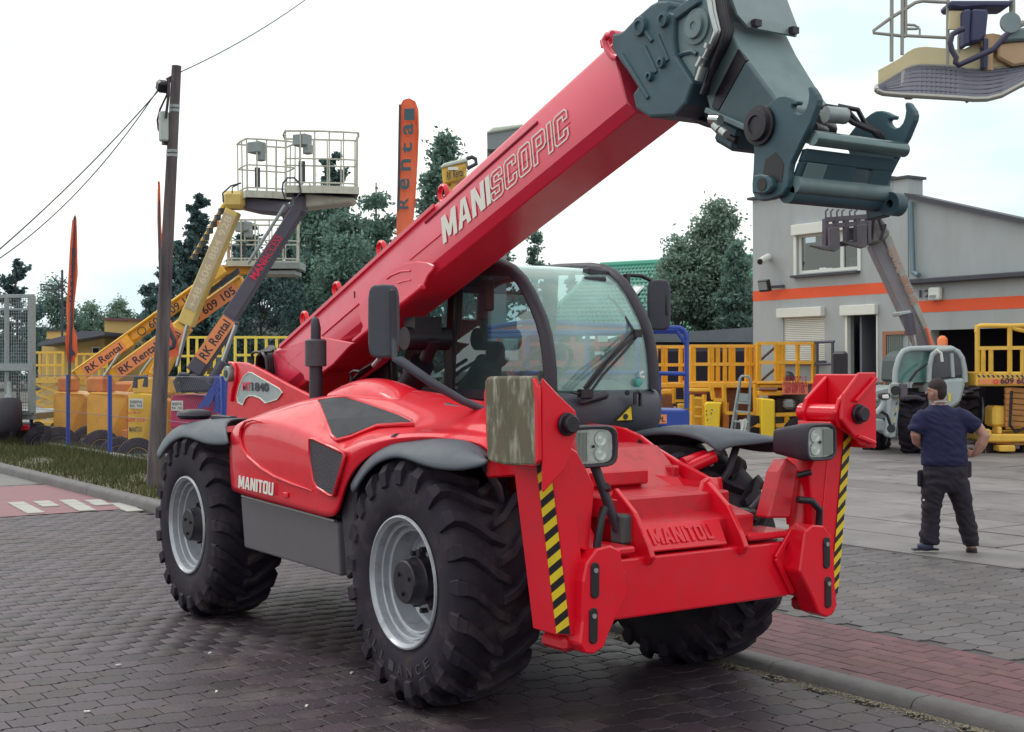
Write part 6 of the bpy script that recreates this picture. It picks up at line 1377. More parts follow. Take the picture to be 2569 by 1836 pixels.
def lwheel(parent, u, v, d, r, m=RUB, rim=LYEL, w=.3, ax_=None):
    c = V(u, v, d); a = (ax_ or (VR*.35-VFW)).normalized()
    o = MB().lathe([(-w/2, r*.6), (-w/2*.9, r*.9), (-w/3, r), (w/3, r), (w/2*.9, r*.9), (w/2, r*.6), (w/2*.8, r*.55)], c, a, 28).build('wheel', m, parent, smooth=50)
    MB().lathe([(w*.30, r*.56), (w*.42, r*.55), (w*.30, r*.4), (w*.38, r*.2), (w*.38, 0)], c, a, 20, cap=False).build('rim', rim, o, smooth=40)
def zr(x, y): return ZR2(x, y)
def zq(x, y): return ZR3(x, y)
G1 = 'boom lifts parked in a row behind the fence'
# --- lift 1: leftmost yellow lift
def base_body(t, u0, v0, u1, v1, d, m, th=1.5):
    b = MB().ext([V(u0, v1-8, d), V((u0+u1)/2, v1, d), V(u1, v1-12, d+.3), V(u1+2, v0+14, d+.3), V(u1-8, v0+5, d+.2), V(u0+8, v0, d), V(u0, v0+6, d)], VFW*th).build('counterweight', m, t, bevel=.09, seg=3); return b
l1 = thing('boom_lift', V(170, 1130, 29.5), 'leftmost orange boom lift with a dented orange counterweight and low telescopic boom', 'boom lift', G1)
u0, v0 = zr(308, 888); u1, v1 = zr(497, 1138); base_body(l1, u0, v0, u1, v1, 29.4, LORA)
arm('boom', zr(430, 800), zr(1180, 262), 29.6, 29, .34, LORA, l1); o, A, B, ax_, up, w = arm('boom_top_edge', zr(415, 775), zr(1165, 243), 29.5, 6, .4, LYEL, l1)
_, A, B, ax_, up, w = arm('boom_cheek', zr(452, 800), zr(760, 582), 29.5, 31, .02, LORA, l1)
Lb = (V(*zr(1180, 262), 29.5)-A).length
sticker('RK Rental', A, ax_, up, .18, 1.25, .13, STK, l1); place_text('609 609 105', A, ax_, up, 1.95, Lb*.93, .17, LTR, l1, off=-.03)
q = A+ax_*1.75; MB().tube([q+VFW*-.03+(ax_*math.cos(t)+up*math.sin(t))*.09 for t in [2*math.pi*k/16 for k in range(16)]], .012, 5, closed=True).build('phone_mark', LTR, l1)
_ = arm('boom_inner', zr(1180, 262), zr(1300, 172), 29.7, 22, .26, LYEL, l1)
lwheel(l1, *zr(245, 1195), 29, .42, rim=GALV); lwheel(l1, *zr(345, 1205), 28.6, .42, rim=GALV); boxuv('chassis', *zr(215, 1130), *zr(470, 1190), 29.6, 1.8, PUR, l1); boxuv('turret', *zr(330, 800), *zr(400, 890), 29.8, .8, LOR2, l1, bevel=.05)
# --- lift 2
l2 = thing('boom_lift', V(270, 1140, 28.5), 'orange boom lift second from the left with a long sloping boom marked 609 609 105', 'boom lift', G1)
u0, v0 = zr(503, 890); u1, v1 = zr(742, 1182); base_body(l2, u0, v0, u1, v1, 28.3, LORA)
arm('boom', zr(620, 812), zr(1410, 235), 28.7, 31, .34, LORA, l2); arm('boom_top_edge', zr(600, 790), zr(1395, 213), 28.6, 6, .4, LYEL, l2)
_, A, B, ax_, up, w = arm('boom_cheek', zr(650, 805), zr(960, 582), 28.6, 33, .02, LORA, l2)
sticker('RK Rental', A, ax_, up, .16, 1.25, .135, STK, l2); Lb = (V(*zr(1385, 262), 28.6)-A).length
sticker('609 609 105', A, ax_, up, 1.9, Lb*.98, .145, STK, l2)
# hose chain along the boom
m = MB(); A2 = V(*zr(1110, 400), 28.4)
for k in range(15): p0 = V(*zr(1140+k*17, 378-k*12.4), 28.45); MB().ext([p0, p0+ax_*.07, p0+ax_*.11+up*.10, p0+ax_*.04+up*.10], VFW*.06).build('chain_link', DRKG, l2)
lwheel(l2, *zr(590, 1225), 28, .42); lwheel(l2, *zr(520, 1190), 29, .4); boxuv('chassis', *zr(470, 1160), *zr(720, 1205), 28.5, 1.8, PUR, l2); boxuv('turret', *zr(500, 800), *zr(610, 895), 28.9, .8, LOR2, l2, bevel=.05)
boxuv('chassis_end', *zr(705, 1110), *zr(745, 1165), 28.1, .6, LOR2, l2)
for a, b in (((695, 665), (605, 800)), ((885, 690), (820, 780))):
    MB().tube([V(*zr(*a), 28.5), V(*zr(*b), 28.5)], .035, 8).build('piston', STEEL, l1 if a[0] < 800 else l2, smooth=50)
# --- lift 3: steep yellow boom
l3 = thing('boom_lift', V(350, 1150, 27.5), 'yellow boom lift with steep raised boom carrying the number +48 606 884 928', 'boom lift', G1)
u0, v0 = zr(744, 900); u1, v1 = zr(898, 1208); cwt = MB().ext([V(u0, v1-10, 27.3), V((u0+u1)/2, v1, 27.3), V(u1, v1-10, 27.6), V(u1, v0+3, 27.6), V(u0+6, v0, 27.3), V(u0, v0+5, 27.3)], VFW*1.5).build('counterweight', mat('bright_yellow', (.86, .56, .04), rough=.45, noise=.12, nscale=4), l3, bevel=.07, seg=3)
boxuv('side_cover', *zr(892, 925), *zr(992, 1190), 27.9, 1.3, LORA, l3, bevel=.06)
cx_ = VR
def dtext(tx, x0, x1, y0, y1, tm, d, parent, bold=.01): a = V(*zr(x0, y1), d); text(tx, a, VR, UP, abs(V(*zr(x0, y0), d).z-a.z), (V(*zr(x1, y1), d)-a).length, tm, parent, bold=bold, depth=0)
boxuv('white_label', *zr(752, 928), *zr(832, 985), 27.27, .01, WHT, l3, bevel=0)
dtext('RKRENTAL', 757, 828, 938, 955, LTR, 27.25, l3); dtext('RK 105', 757, 828, 962, 978, LTR, 27.25, l3)
dtext('609 105', 740, 842, 1040, 1064, LTRR, 27.25, l3, bold=.02); dtext('MANITOU', 752, 826, 1092, 1122, LTR, 27.25, l3, bold=.02); dtext('BOOM LIFT', 745, 826, 1004, 1016, LTRR, 27.25, l3)
arm('lower_boom', zq(20, 1500), zq(108, 1392), 28.1, 40, .36, LYEL, l3); _, A, B, ax_, up, w = arm('boom', zq(112, 1392), zq(438, 612), 28.0, 38, .36, mat('pale_lift_yellow', (.74, .54, .16), rough=.45, noise=.15, nscale=4, dirt=(.4, .28, .14), dirt_amt=.4, dscale=3), l3, w2=34)
LB = (B-A).length; sticker('+48 606 884 928', A, ax_, up, LB*.13, LB*.96, .13, mat('beige_sticker', (.50, .40, .27), rough=.5), l3, tm=mat('pale_lettering', (.66, .56, .36), rough=.5), bold=.025, pad=.04)
_, A, B, ax_, up, w = arm('lower_boom', zr(905, 800), zr(1045, 520), 28.05, 40, .3, LYEL, l3); sticker('RK Rental', A, ax_, up, .1, (B-A).length*.98, .14, STK, l3)
MB().tube([V(*zr(1090, 500), 27.9), V(*zr(1030, 738), 27.9)], .045, 8).build('piston', STEEL, l3, smooth=50)
arm('tracking_arm', zq(165, 945), zq(385, 575), 28.3, 11, .1, LYEL, l3)
for k in range(8): p0 = V(*zq(185+k*26, 930-k*44), 28.2); MB().box(p0, (.12, .1, .12)).build('arm_mark', DRKG, l3)
boxuv('knuckle', *zq(370, 480), *zq(520, 600), 28.0, .5, mat('pale_lift_yellow', (1, 1, 1)), l3, bevel=.08)
m = MB(); m.tube([V(*zq(380, 560), 27.9), V(*zq(375, 500), 27.9), V(*zq(430, 450), 27.9), V(*zq(500, 430), 27.9)], .02, 6); m.tube([V(*zq(440, 500), 27.9), V(*zq(440, 460), 27.9), V(*zq(480, 440), 27.9)], .015, 6); m.build('hose', DRKG, l3)
MB().ext([V(*zq(k[0], k[1]), 28.2) for k in ((450, 510), (560, 520), (800, 555), (850, 590), (800, 640), (600, 620), (470, 590))], VFW*.7).build('basket_support', mat('dull_violet', (.13, .12, .17), rough=.6), l3, bevel=.03)
basket(l3, *[zq(500, 0)[0], zq(845, 0)[0]], zq(0, 160)[1], zq(0, 520)[1], 28.4, yaw=.45)
lwheel(l3, *zr(800, 1275), 27, .42); lwheel(l3, *zr(690, 1260), 27.6, .4); MB().ext([V(*zr(*k), 27.2) for k in ((700, 1190), (830, 1195), (860, 1230), (790, 1245), (745, 1235))], VFW*1.5).build('chassis', LYEL, l3, bevel=.03); boxuv('chassis_box', *zr(668, 1245), *zr(775, 1300), 26.9, .8, LOR2, l3, bevel=.03)
MB().tube([V(*zr(785, 865), 27.6), V(*zr(790, 805), 27.6), V(*zr(850, 800), 27.6), V(*zr(845, 860), 27.6)], .06, 8).build('turret_bar', DRKG, l3); boxuv('turret', *zr(770, 800), *zr(1000, 905), 28.2, .9, LYEL, l3, bevel=.05)
# --- lift 4: dark boom
l4 = thing('boom_lift', V(470, 1120, 27), 'boom lift with dark grey raised boom and magenta counterweight', 'boom lift', G1)
u0, v0 = zr(992, 905); u1, v1 = zr(1270, 1120); base_body(l4, u0, v0, u1, v1, 26.8, MAG)
boxuv('white_label', *zr(997, 940), *zr(1065, 998), 26.77, .01, WHT, l4, bevel=0); dtext('RKRENTAL', 1001, 1061, 950, 966, LTR, 26.75, l4); dtext('RK 105', 1001, 1061, 974, 990, LTR, 26.75, l4)
_, A, B, ax_, up, w = arm('boom', zq(410, 1345), zq(880, 605), 27.0, 36, .36, PUR, l4, w2=30)
LB = (B-A).length; place_text('MANI', A, ax_, up, LB*.36, LB*.53, .16, LTRR, l4, bold=.03); place_text('ACCESS', A, ax_, up, LB*.53, LB*.75, .16, LTRR, l4, bold=.0)
_, A2, B2, ax2, up2, w = arm('lower_boom', zq(170, 1715), zq(425, 1345), 26.9, 40, .36, PUR, l4); sticker('RK Rental', A2, ax2, up2, (B2-A2).length*.22, (B2-A2).length*.98, .15, STK, l4)
MB().tube([V(*zq(465, 1395), 26.8), V(*zq(375, 1640), 26.8)], .05, 8).build('piston', STEEL, l4, smooth=50); MB().tube([V(*zq(375, 1640), 26.8), V(*zr(1200, 870), 26.8)], .09, 8).build('cylinder', PUR, l4, smooth=50)
MB().tube([V(*zq(545, 980), 26.8), V(*zq(800, 580), 26.8)], .035, 8).build('levelling_rod', GALV, l4, smooth=50)
MB().ext([V(*zr(*k), 26.7) for k in ((1030, 800), (1075, 785), (1180, 800), (1240, 840), (1230, 890), (1040, 895))], VFW*.8).build('turret', DRKG, l4, bevel=.05)
MB().tube([V(*zr(1040, 890), 26.6), V(*zr(1020, 830), 26.6), V(*zr(1050, 785), 26.6), V(*zr(1100, 790), 26.6)], .05, 8).build('hose', DRKG, l4, smooth=60)
boxuv('knuckle', *zq(840, 500), *zq(935, 640), 27.0, .45, PUR, l4, bevel=.06)
m = MB(); m.tube([V(*zq(x, y), 26.7) for x, y in ((800, 540), (780, 480), (785, 430), (815, 395), (860, 395), (895, 430), (905, 490), (870, 540))], .02, 6); m.build('hose', DRKG, l4, smooth=60)
MB().ext([V(*zq(*k), 27.1) for k in ((870, 510), (960, 500), (1270, 530), (1240, 560), (960, 590), (880, 600))], VFW*.7).build('basket_support', CRM, l4, bevel=.03)
basket(l4, zq(800, 0)[0], zq(1290, 0)[0], zq(0, 110)[1], zq(0, 490)[1], 27.3, yaw=.18, depth=.9)
bf = MB(); 
for a, b in (((1205, 975), (1262, 860)), ((1165, 985), (1265, 830)), ((1262, 790), (1262, 1010)), ((1310, 810), (1310, 1010)), ((1262, 850), (1312, 850)), ((1262, 900), (1312, 900))): MB().bar(V(*zr(*a), 26.4), V(*zr(*b), 26.4), .09).build('blue_frame', BLU, l4)
boxuv('blue_panel', *zr(1265, 850), *zr(1330, 1010), 26.5, .3, BLU, l4)
# --- lift 5: basket behind with orange arm
l5 = thing('boom_lift', V(650, 1130, 31), 'boom lift behind the others with pale basket on a short orange arm', 'boom lift', G1)
arm('jib_arm', zq(320, 1025), zq(580, 1010), 30.5, 26, .3, LORA, l5); boxuv('jib_joint', *zq(345, 985), *zq(390, 1078), 30.3, .4, LOR2, l5, bevel=.05)
for k in range(4): p0 = V(*zq(450+k*26, 998), 30.4); MB().ext([p0, p0+VR*.1, p0+VR*.14+UP*.1, p0+VR*.04+UP*.1], VFW*.03).build('arm_mark', DRKG, l5)
arm('boom', zr(700, 1000), zq(350, 1040), 31.2, 30, .35, LORA, l5); boxuv('counterweight', *zr(640, 830), *zr(900, 1050), 31.4, 1.4, LOR2, l5, bevel=.06); lwheel(l5, *zr(850, 1120), 31, .42)
basket(l5, zq(420, 0)[0], zq(890, 0)[0], zq(0, 700)[1], zq(0, 985)[1], 30.8, yaw=.12, depth=1.0, hz=False)
boxuv('basket_skirt', *zq(590, 965), *zq(898, 1012), 30.2, .9, GALV, l5, bevel=.01); boxuv('basket_support', *zq(640, 1022), *zq(868, 1052), 30.3, .9, GALV, l5, bevel=.01)
for a, b in (((345, 850), (345, 990)), ((410, 850), (415, 990)), ((345, 852), (420, 852)), ((345, 690), (345, 850))): MB().bar(V(*zq(*a), 30.6), V(*zq(*b), 30.6), .05).build('orange_rail', LOR2, l5)
# --- yellow guard rails far behind (scissor lifts)
def railing_lift(u0, u1, vt, vd, vb, d, m, lbl, cat='scissor lift', n=5, grp='yellow and orange scissor lifts', th=1.2, base=True, mid=True, r=.03, deckm=None, name='scissor_lift'):
    t = thing(name, V((u0+u1)/2, vb, d), lbl, cat, grp)
    for dd_ in (0, th):
        for k in range(n+1):
            u = u0+(u1-u0)*k/n; MB().bar(V(u, vd, d+dd_), V(u, vt, d+dd_), r*2).build('guard_post', m, t)
        for v in ((vt, (vt+vd)/2) if mid else (vt,)): MB().bar(V(u0, v, d+dd_), V(u1, v, d+dd_), r*2.2).build('guard_rail', m, t)
    for u in (u0, u1):
        for v in (vt, (vt+vd)/2): MB().bar(V(u, v, d), V(u, v, d+th), r*2).build('guard_rail', m, t)
    MB().ext([V(u0, vd+14, d-.02), V(u1, vd+14, d-.02), V(u1, vd, d-.02), V(u0, vd, d-.02)], VFW*(th+.04)).build('deck', deckm or m, t, bevel=.01)
    if base:
        ns = 4; hb_ = (vb-30)-(vd+14)
        for s in (.05, th-.15):
            for k in range(ns):
                a = vd+14+hb_*k/ns; b = vd+14+hb_*(k+1)/ns; ul, ur = u0+(u1-u0)*.08, u1-(u1-u0)*.08
                MB().bar(V(ul, a, d+s), V(ur, b, d+s), .07).build('scissor_arm', m, t); MB().bar(V(ur, a, d+s+.08), V(ul, b, d+s+.08), .07).build('scissor_arm', m, t)
        MB().ext([V(u0, vb-6, d), V(u1, vb-6, d), V(u1, vb-30, d), V(u0, vb-30, d)], VFW*th).build('chassis', m, t, bevel=.03)
        for u in (u0+14, u1-14): lwheel(t, u, vb-12, d-.05, .16*d/28, w=.14, rim=DRKG)
    return t
railing_lift(80, 158, 884, 948, 1088, 40, LYEL, 'yellow scissor lift behind the wire cage trailer', n=4)
railing_lift(192, 268, 888, 952, 1084, 41, LYEL, 'yellow scissor lift behind the leftmost boom lift', n=4)
railing_lift(450, 560, 846, 940, 1090, 38, mat('light_yellow', (.84, .66, .10), rough=.5), 'bright yellow scissor lift rails in front of the yellow building, right of the pole', n=5)
railing_lift(590, 720, 846, 935, 1090, 37, mat('light_yellow', (.84, .66, .10)), 'bright yellow scissor lift rails below the dark lift boom', n=5)
boxuv('x', 0, 0, 1, 1, 500, .1, DRK, None); bpy.data.objects.remove(bpy.data.objects['x'])
# --- wire cage trailer
tr_ = thing('cage_trailer', V(40, 1110, 29), 'galvanised wire cage trailer with a black jockey wheel at the left edge', 'trailer')
dT = 29.0
def tbar(a, b, w=.06, nm='cage_post', m=GALV): MB().bar(V(*zr(*a), dT), V(*zr(*b), dT), w).build(nm, m, tr_, bevel=.006)
for a, b, w in (((185, 330), (185, 1010), .14), ((40, 335), (40, 760), .09), ((-120, 330), (-120, 1010), .14), ((-130, 335), (200, 330), .08), ((-130, 408), (200, 408), .05), ((-130, 745), (200, 745), .16), ((-130, 1010), (190, 1010), .1), ((40, 770), (35, 1010), .07)): tbar(a, b, w, 'cage_post' if a[0] == b[0] else 'cage_rail')
mb = MB(); 
for k in range(22): x = -110+k*13.6; mb.bar(V(*zr(x, 340), dT+.02), V(*zr(x, 1000), dT+.02), .010)
for k in range(34): y = 350+k*19.3; mb.bar(V(*zr(-115, y), dT+.035), V(*zr(180, y), dT+.035), .010)
mb.build('wire_grid', GALV, tr_, kind='stuff')
for dd_ in (1.5, 3.2): MB().tube([V(*zr(185, 340), dT+dd_), V(*zr(185, 1010), dT+dd_), V(*zr(-110, 1010), dT+dd_)], .05, 5).build('cage_frame', GALV, tr_)
MB().ext([V(*zr(-120, 1050), dT), V(*zr(200, 1050), dT), V(*zr(200, 1012), dT), V(*zr(-120, 1012), dT)], VFW*3.4).build('trailer_bed', GALV, tr_, bevel=.01)
MB().lathe([(0, .0), (0, .19), (.1, .27), (.62, .26), (.72, .20), (.74, 0)], V(*zr(54, 1118), dT-.4), (0, 0, 1), 24, cap=False).build('black_drum', PLD, tr_, smooth=50); MB().lathe([(0, .22), (.1, .22), (.12, .12), (.25, .06), (.5, .05)], V(*zr(54, 962), dT-.4), (0, 0, 1), 20).build('drum_neck', GALV, tr_, smooth=50)
boxuv('tail_lamp', *zr(103, 1080), *zr(166, 1112), dT-.1, .08, mat('tail_red', (.6, .02, .05), rough=.3, coat=.6), tr_, bevel=.01); boxuv('bumper', *zr(-100, 1066), *zr(170, 1080), dT, .1, GALV, tr_)
for x in (20, 150): lwheel(tr_, *zr(x, 1150), dT+1.2, .33, rim=GALV)
# ------------------------------------------------------------------ blue and orange lifts right of the cab
bs = thing('scissor_lift', V(1500, 1240, 18), 'blue scissor lift with tubular rails beside the cab of the red telehandler', 'scissor lift')
dB = 18.0
def tb3(pts, r, nm, m=BLU, d=dB, parent=bs): return MB().tube([V(*Z5(*k), d) for k in pts], r, 8).build(nm, m, parent, smooth=60)
tb3([(-1250, 590), (-800, 520), (-300, 545), (100, 560), (390, 570), (425, 590), (445, 640), (446, 1200)], .033, 'guard_rail'); tb3([(-1250, 640), (-300, 615), (60, 598), (380, 580)], .03, 'guard_rail')
tb3([(-900, 920), (60, 922), (440, 930)], .03, 'guard_rail'); tb3([(365, 590), (435, 690)], .025, 'guard_brace'); tb3([(-560, 640), (-700, 900)], .03, 'guard_brace')
for x in (-1200, -800, -330, 60): tb3([(x, 600), (x, 1200)], .03, 'guard_post')
tb3([(446, 600), (446, 1200)], .033, 'guard_post', d=dB+1.1); tb3([(-1250, 600), (446, 600)], .03, 'guard_rail', d=dB+1.1)
MB().ext([V(*Z5(k[0], k[1]), dB) for k in ((-1250, 1340), (470, 1345), (470, 1215), (-1250, 1205))], VFW*1.1).build('deck', BLU, bs, bevel=.02)
boxuv('control_panel', *Z5(120, 930), *Z5(248, 1210), dB+.2, .3, BLU, bs); boxuv('battery_box', *Z5(175, 1040), *Z5(240, 1210), dB-.1, .25, PLD, bs)
boxuv('sign', *Z5(-90, 1248), *Z5(290, 1318), dB-.01, .01, STK, bs, bevel=0); a = V(*Z5(-80, 1305), dB-.02); text('RKRENTAL.PL', a, (V(*Z5(278, 1305), dB-.02)-a), UP, .072, (V(*Z5(278, 1305), dB)-V(*Z5(-80, 1305), dB)).length, LTR, bs, bold=.02, depth=0)
for k in range(20): x = -450+k*47; MB().ext([V(*Z5(x, 1400), dB-.01), V(*Z5(x+24, 1400), dB-.01), V(*Z5(x, 1365), dB-.01), V(*Z5(x-24, 1365), dB-.01)], VFW*.006).build('hazard_mark', WHT if k % 1 == 0 else HBL, bs)
MB().ext([V(*Z5(*k), dB) for k in ((-1250, 1408), (480, 1408), (480, 1352), (-1250, 1352))], VFW*.9).build('lower_deck', DRKG, bs, bevel=.01)
for k in range(4):
    for s in (.1, .8): MB().bar(V(*Z5(-1100, 1430+k*70), dB+s), V(*Z5(400, 1430+(k+1)*70), dB+s), .08).build('scissor_arm', BLU, bs); MB().bar(V(*Z5(400, 1430+k*70), dB+s+.09), V(*Z5(-1100, 1430+(k+1)*70), dB+s+.09), .08).build('scissor_arm', BLU, bs)
MB().ext([V(1180, 1225, dB), V(1728, 1225, dB), V(1728, 1180, dB), V(1180, 1180, dB)], VFW*1.1).build('chassis', BLU, bs, bevel=.03)
for u in (1225, 1690): lwheel(bs, u, 1205, dB-.05, .2, w=.14, rim=DRKG)
# red lift seen through the cab
M_RLIFT = mat('red_lift_paint', (.62, .06, .05), rough=.5, noise=.15, nscale=4)
rl_ = railing_lift(1130, 1560, 822, 905, 1150, 24, M_RLIFT, 'red scissor lift seen through the cab glass behind the blue rails', n=7, th=1.3)
boxuv('control_panel', 1262, 850, 1300, 905, 23.8, .3, GALV, rl_); boxuv('label', 1500, 842, 1525, 857, 23.75, .02, WHT, rl_, bevel=0); boxuv('label', 1492, 882, 1516, 890, 23.75, .02, WHT, rl_, bevel=0)
boxuv('side_panel', 1420, 862, 1480, 905, 23.85, .1, M_RLIFT, rl_)
# orange lifts
G2 = 'yellow and orange scissor lifts'
def oc(x, y): return Z5(x, y)
def olift(x0, x1, yt, yd, yb, d, lbl, cols, m=LORA):
    t = thing('scissor_lift', V(*oc((x0+x1)/2, yb), d), lbl, 'scissor lift', G2); th = 1.6
    for dd_, off in ((0, 0), (th, 0)):
        for x in cols: MB().bar(V(*oc(x, yd), d+dd_), V(*oc(x, yt), d+dd_), .085, .06).build('guard_post', m, t)
        for y in (yt, (yt+yd)/2): MB().bar(V(*oc(x0, y), d+dd_), V(*oc(x1, y), d+dd_), .07, .075).build('guard_rail', m, t)
    for x in (x0, x1):
        for y in (yt, (yt+yd)/2): MB().bar(V(*oc(x, y), d), V(*oc(x, y), d+th), .06).build('guard_rail', m, t)
    return t
o1 = olift(130, 475, 718, 1000, 1480, 32, 'orange scissor lift nearest the blue one with boxed deck', (140, 205, 262, 280, 398, 440, 470))
boxuv('deck', *oc(130, 1000), *oc(470, 1040), 31.9, 1.7, LORA, o1); boxuv('deck_panel', *oc(135, 745), *oc(200, 865), 31.9, .06, LORA, o1); boxuv('label', *oc(168, 820), *oc(190, 850), 31.85, .02, WHT, o1, bevel=0)
boxuv('engine_cover', *oc(245, 1045), *oc(345, 1100), 31.8, 1.2, LORA, o1, bevel=.05); boxuv('radiator_grille', *oc(245, 1100), *oc(345, 1200), 31.8, 1.0, mat('brown_grille', (.25, .09, .035), rough=.7, noise=.5, nscale=20), o1)
for x in (345, 440): MB().bar(V(*oc(x, 1040), 31.8), V(*oc(x, 1160), 31.8), .07).build('ladder_post', LORA, o1)
MB().bar(V(*oc(345, 1140), 31.8), V(*oc(480, 1140), 31.8), .06).build('ladder_rung', LORA, o1); boxuv('chassis', *oc(130, 1200), *oc(480, 1330), 32, 1.6, LORA, o1, bevel=.05); boxuv('headlamp', *oc(375, 1160), *oc(485, 1215), 31.7, .4, LYEL, o1, bevel=.04)
for x in (180, 430): lwheel(o1, *oc(x, 1420), 31.8, .45)
o2 = olift(475, 1000, 712, 995, 1480, 31, 'orange scissor lift with yellow ladder steps and a bright yellow cabinet, behind the stepladder', (480, 500, 628, 645, 690, 745, 790, 810, 915, 945, 985))
boxuv('deck', *oc(480, 992), *oc(1000, 1040), 30.9, 1.7, LORA, o2); boxuv('deck_shadow_gap', *oc(470, 1072), *oc(610, 1090), 30.8, 1.0, mat('dark_brown', (.22, .06, .03), rough=.8), o2)  # dark slab in the gap: shadow under the deck painted as colour
boxuv('deck_edge', *oc(470, 1042), *oc(640, 1070), 30.8, 1.2, LYEL, o2)
for x in (487, 583): MB().bar(V(*oc(x, 1092), 30.6), V(*oc(x, 1400), 30.6), .08, .07).build('ladder_post', LORA, o2)
for y in (1115, 1185, 1258, 1345): boxuv('ladder_rung', *oc(492, y), *oc(580, y+14), 30.6, .2, LYEL, o2, bevel=.01)
boxuv('step_back', *oc(490, 1100), *oc(580, 1400), 30.95, .1, LYEL, o2)
cb_ = MB().ext([V(*oc(*k), 30.4) for k in ((590, 1388), (705, 1398), (712, 1190), (728, 1150), (598, 1150), (588, 1170))], VFW*.8).build('yellow_cabinet', mat('cabinet_yellow', (.90, .60, .02), rough=.4, coat=.3, noise=.05, nscale=5), o2, bevel=.03)
for x, y in ((595, 1215), (597, 1245), (640, 1205), (633, 1235), (628, 1262), (605, 1285), (655, 1210)): boxuv('cabinet_mark', *oc(x, y), *oc(x+9, y+10), 30.38, .01, LTR if y % 2 else WHT, cb_, bevel=0)
boxuv('cabinet_side', *oc(728, 1155), *oc(780, 1400), 30.8, .6, LOR2, o2, bevel=.02)
for a, b in (((635, 1020), (655, 1130)), ((655, 1130), (735, 1135)), ((735, 1010), (745, 1235)), ((745, 1235), (985, 1240)), ((985, 1010), (1005, 1270)), ((980, 1015), (985, 1240))): MB().bar(V(*oc(*a), 30.5), V(*oc(*b), 30.5), .075).build('frame_bar', LORA, o2)
boxuv('engine_grille', *oc(750, 1045), *oc(975, 1235), 31.2, .5, mat('brown_grille', (1, 1, 1)), o2); boxuv('engine_cover', *oc(650, 1040), *oc(740, 1130), 31.2, .5, LOR2, o2); boxuv('chassis', *oc(480, 1250), *oc(1000, 1330), 31.3, 1.4, mat('dark_brown', (1, 1, 1)), o2)
for x in (560, 880): lwheel(o2, *oc(x, 1430), 31.2, .45, rim=LORA)
o3 = olift(1000, 1440, 690, 990, 1480, 30.5, 'orange scissor lift with a salmon web address sign in front of the grey building', (1002, 1012, 1148, 1165, 1200, 1315, 1437))
boxuv('deck', *oc(1000, 990), *oc(1445, 1012), 30.4, 1.7, LORA, o3); boxuv('deck_step', *oc(1020, 1012), *oc(1200, 1040), 30.45, 1.4, LORA, o3); boxuv('deck_slot', *oc(1030, 1045), *oc(1160, 1062), 30.3, .3, mat('dark_brown', (1, 1, 1)), o3); boxuv('deck_lower', *oc(1000, 1062), *oc(1200, 1100), 30.4, 1.4, LORA, o3)
M_SIGN = mat('salmon_sign', (.80, .20, .12), rough=.5); boxuv('sign', *oc(1195, 995), *oc(1395, 1090), 30.2, .02, M_SIGN, o3, bevel=0)
a = V(*oc(1202, 1032), 30.17); text('WWW.RKRENTAL.PL', a, VR, UP, .27*.9, (V(*oc(1390, 1032), 30.17)-a).length, mat('dark_red_letters', (.35, .02, .04), rough=.5), o3, bold=.015, depth=0)
a = V(*oc(1215, 1080), 30.17); text('609 609 105', a, VR, UP, .15, (V(*oc(1370, 1080), 30.17)-a).length, MATS['dark_red_letters'], o3, bold=.01, depth=0)
MB().ext([V(*oc(*k), 30.0) for k in ((1030, 1118), (1138, 1130), (1138, 1400), (1170, 1430), (1100, 1460), (1045, 1465), (1030, 1400))], VFW*.5).build('end_panel', mat('cabinet_yellow', (1, 1, 1)), o3, bevel=.03); boxuv('end_panel_side', *oc(995, 1120), *oc(1030, 1270), 30.3, .4, LYEL, o3, bevel=.02)
for a, b in (((1140, 1250), (1330, 1245)), ((1230, 1250), (1232, 1320)), ((1140, 1335), (1280, 1325)), ((940, 1325), (1020, 1335))): MB().bar(V(*oc(*a), 30.2), V(*oc(*b), 30.2), .085).build('frame_bar', LORA, o3)
boxuv('dark_engine', *oc(1140, 1120), *oc(1330, 1245), 30.6, .8, mat('engine_dark', (.10, .055, .05), rough=.7, noise=.6, nscale=6), o3, bevel=.05); boxuv('engine_part', *oc(1210, 1130), *oc(1300, 1210), 30.3, .3, GALV, o3, bevel=.06)
boxuv('chassis', *oc(1150, 1340), *oc(1400, 1380), 30.4, 1.2, LORA, o3, bevel=.03)
for x in (975, 1330): lwheel(o3, *oc(x, 1420), 30.3, .48, rim=LORA)
tag(MB().lathe([(0, .27), (.1, .28), (.2, .23), (.27, .12), (.29, 0)], V(*oc(1278, 985), 33.5), (0, 0, 1), 24, cap=False).build('rounded_cover', PLD, smooth=60), 'dark rounded cover behind the orange rails by the steps', 'cover')
MB().cyl(V(*oc(1278, 985), 33.5)-Vector((0, 0, 1.4)), V(*oc(1278, 985), 33.5), .22, 16).build('cover_drum', PLD, bpy.data.objects['rounded_cover'])
tag(boxuv('dark_shed', 1640, 1085, 1890, 880, 42, 3, DRK, None), 'dark shaded shed front behind the orange lifts', 'shed')  # near-black slab, the shade on the shed front put into its colour
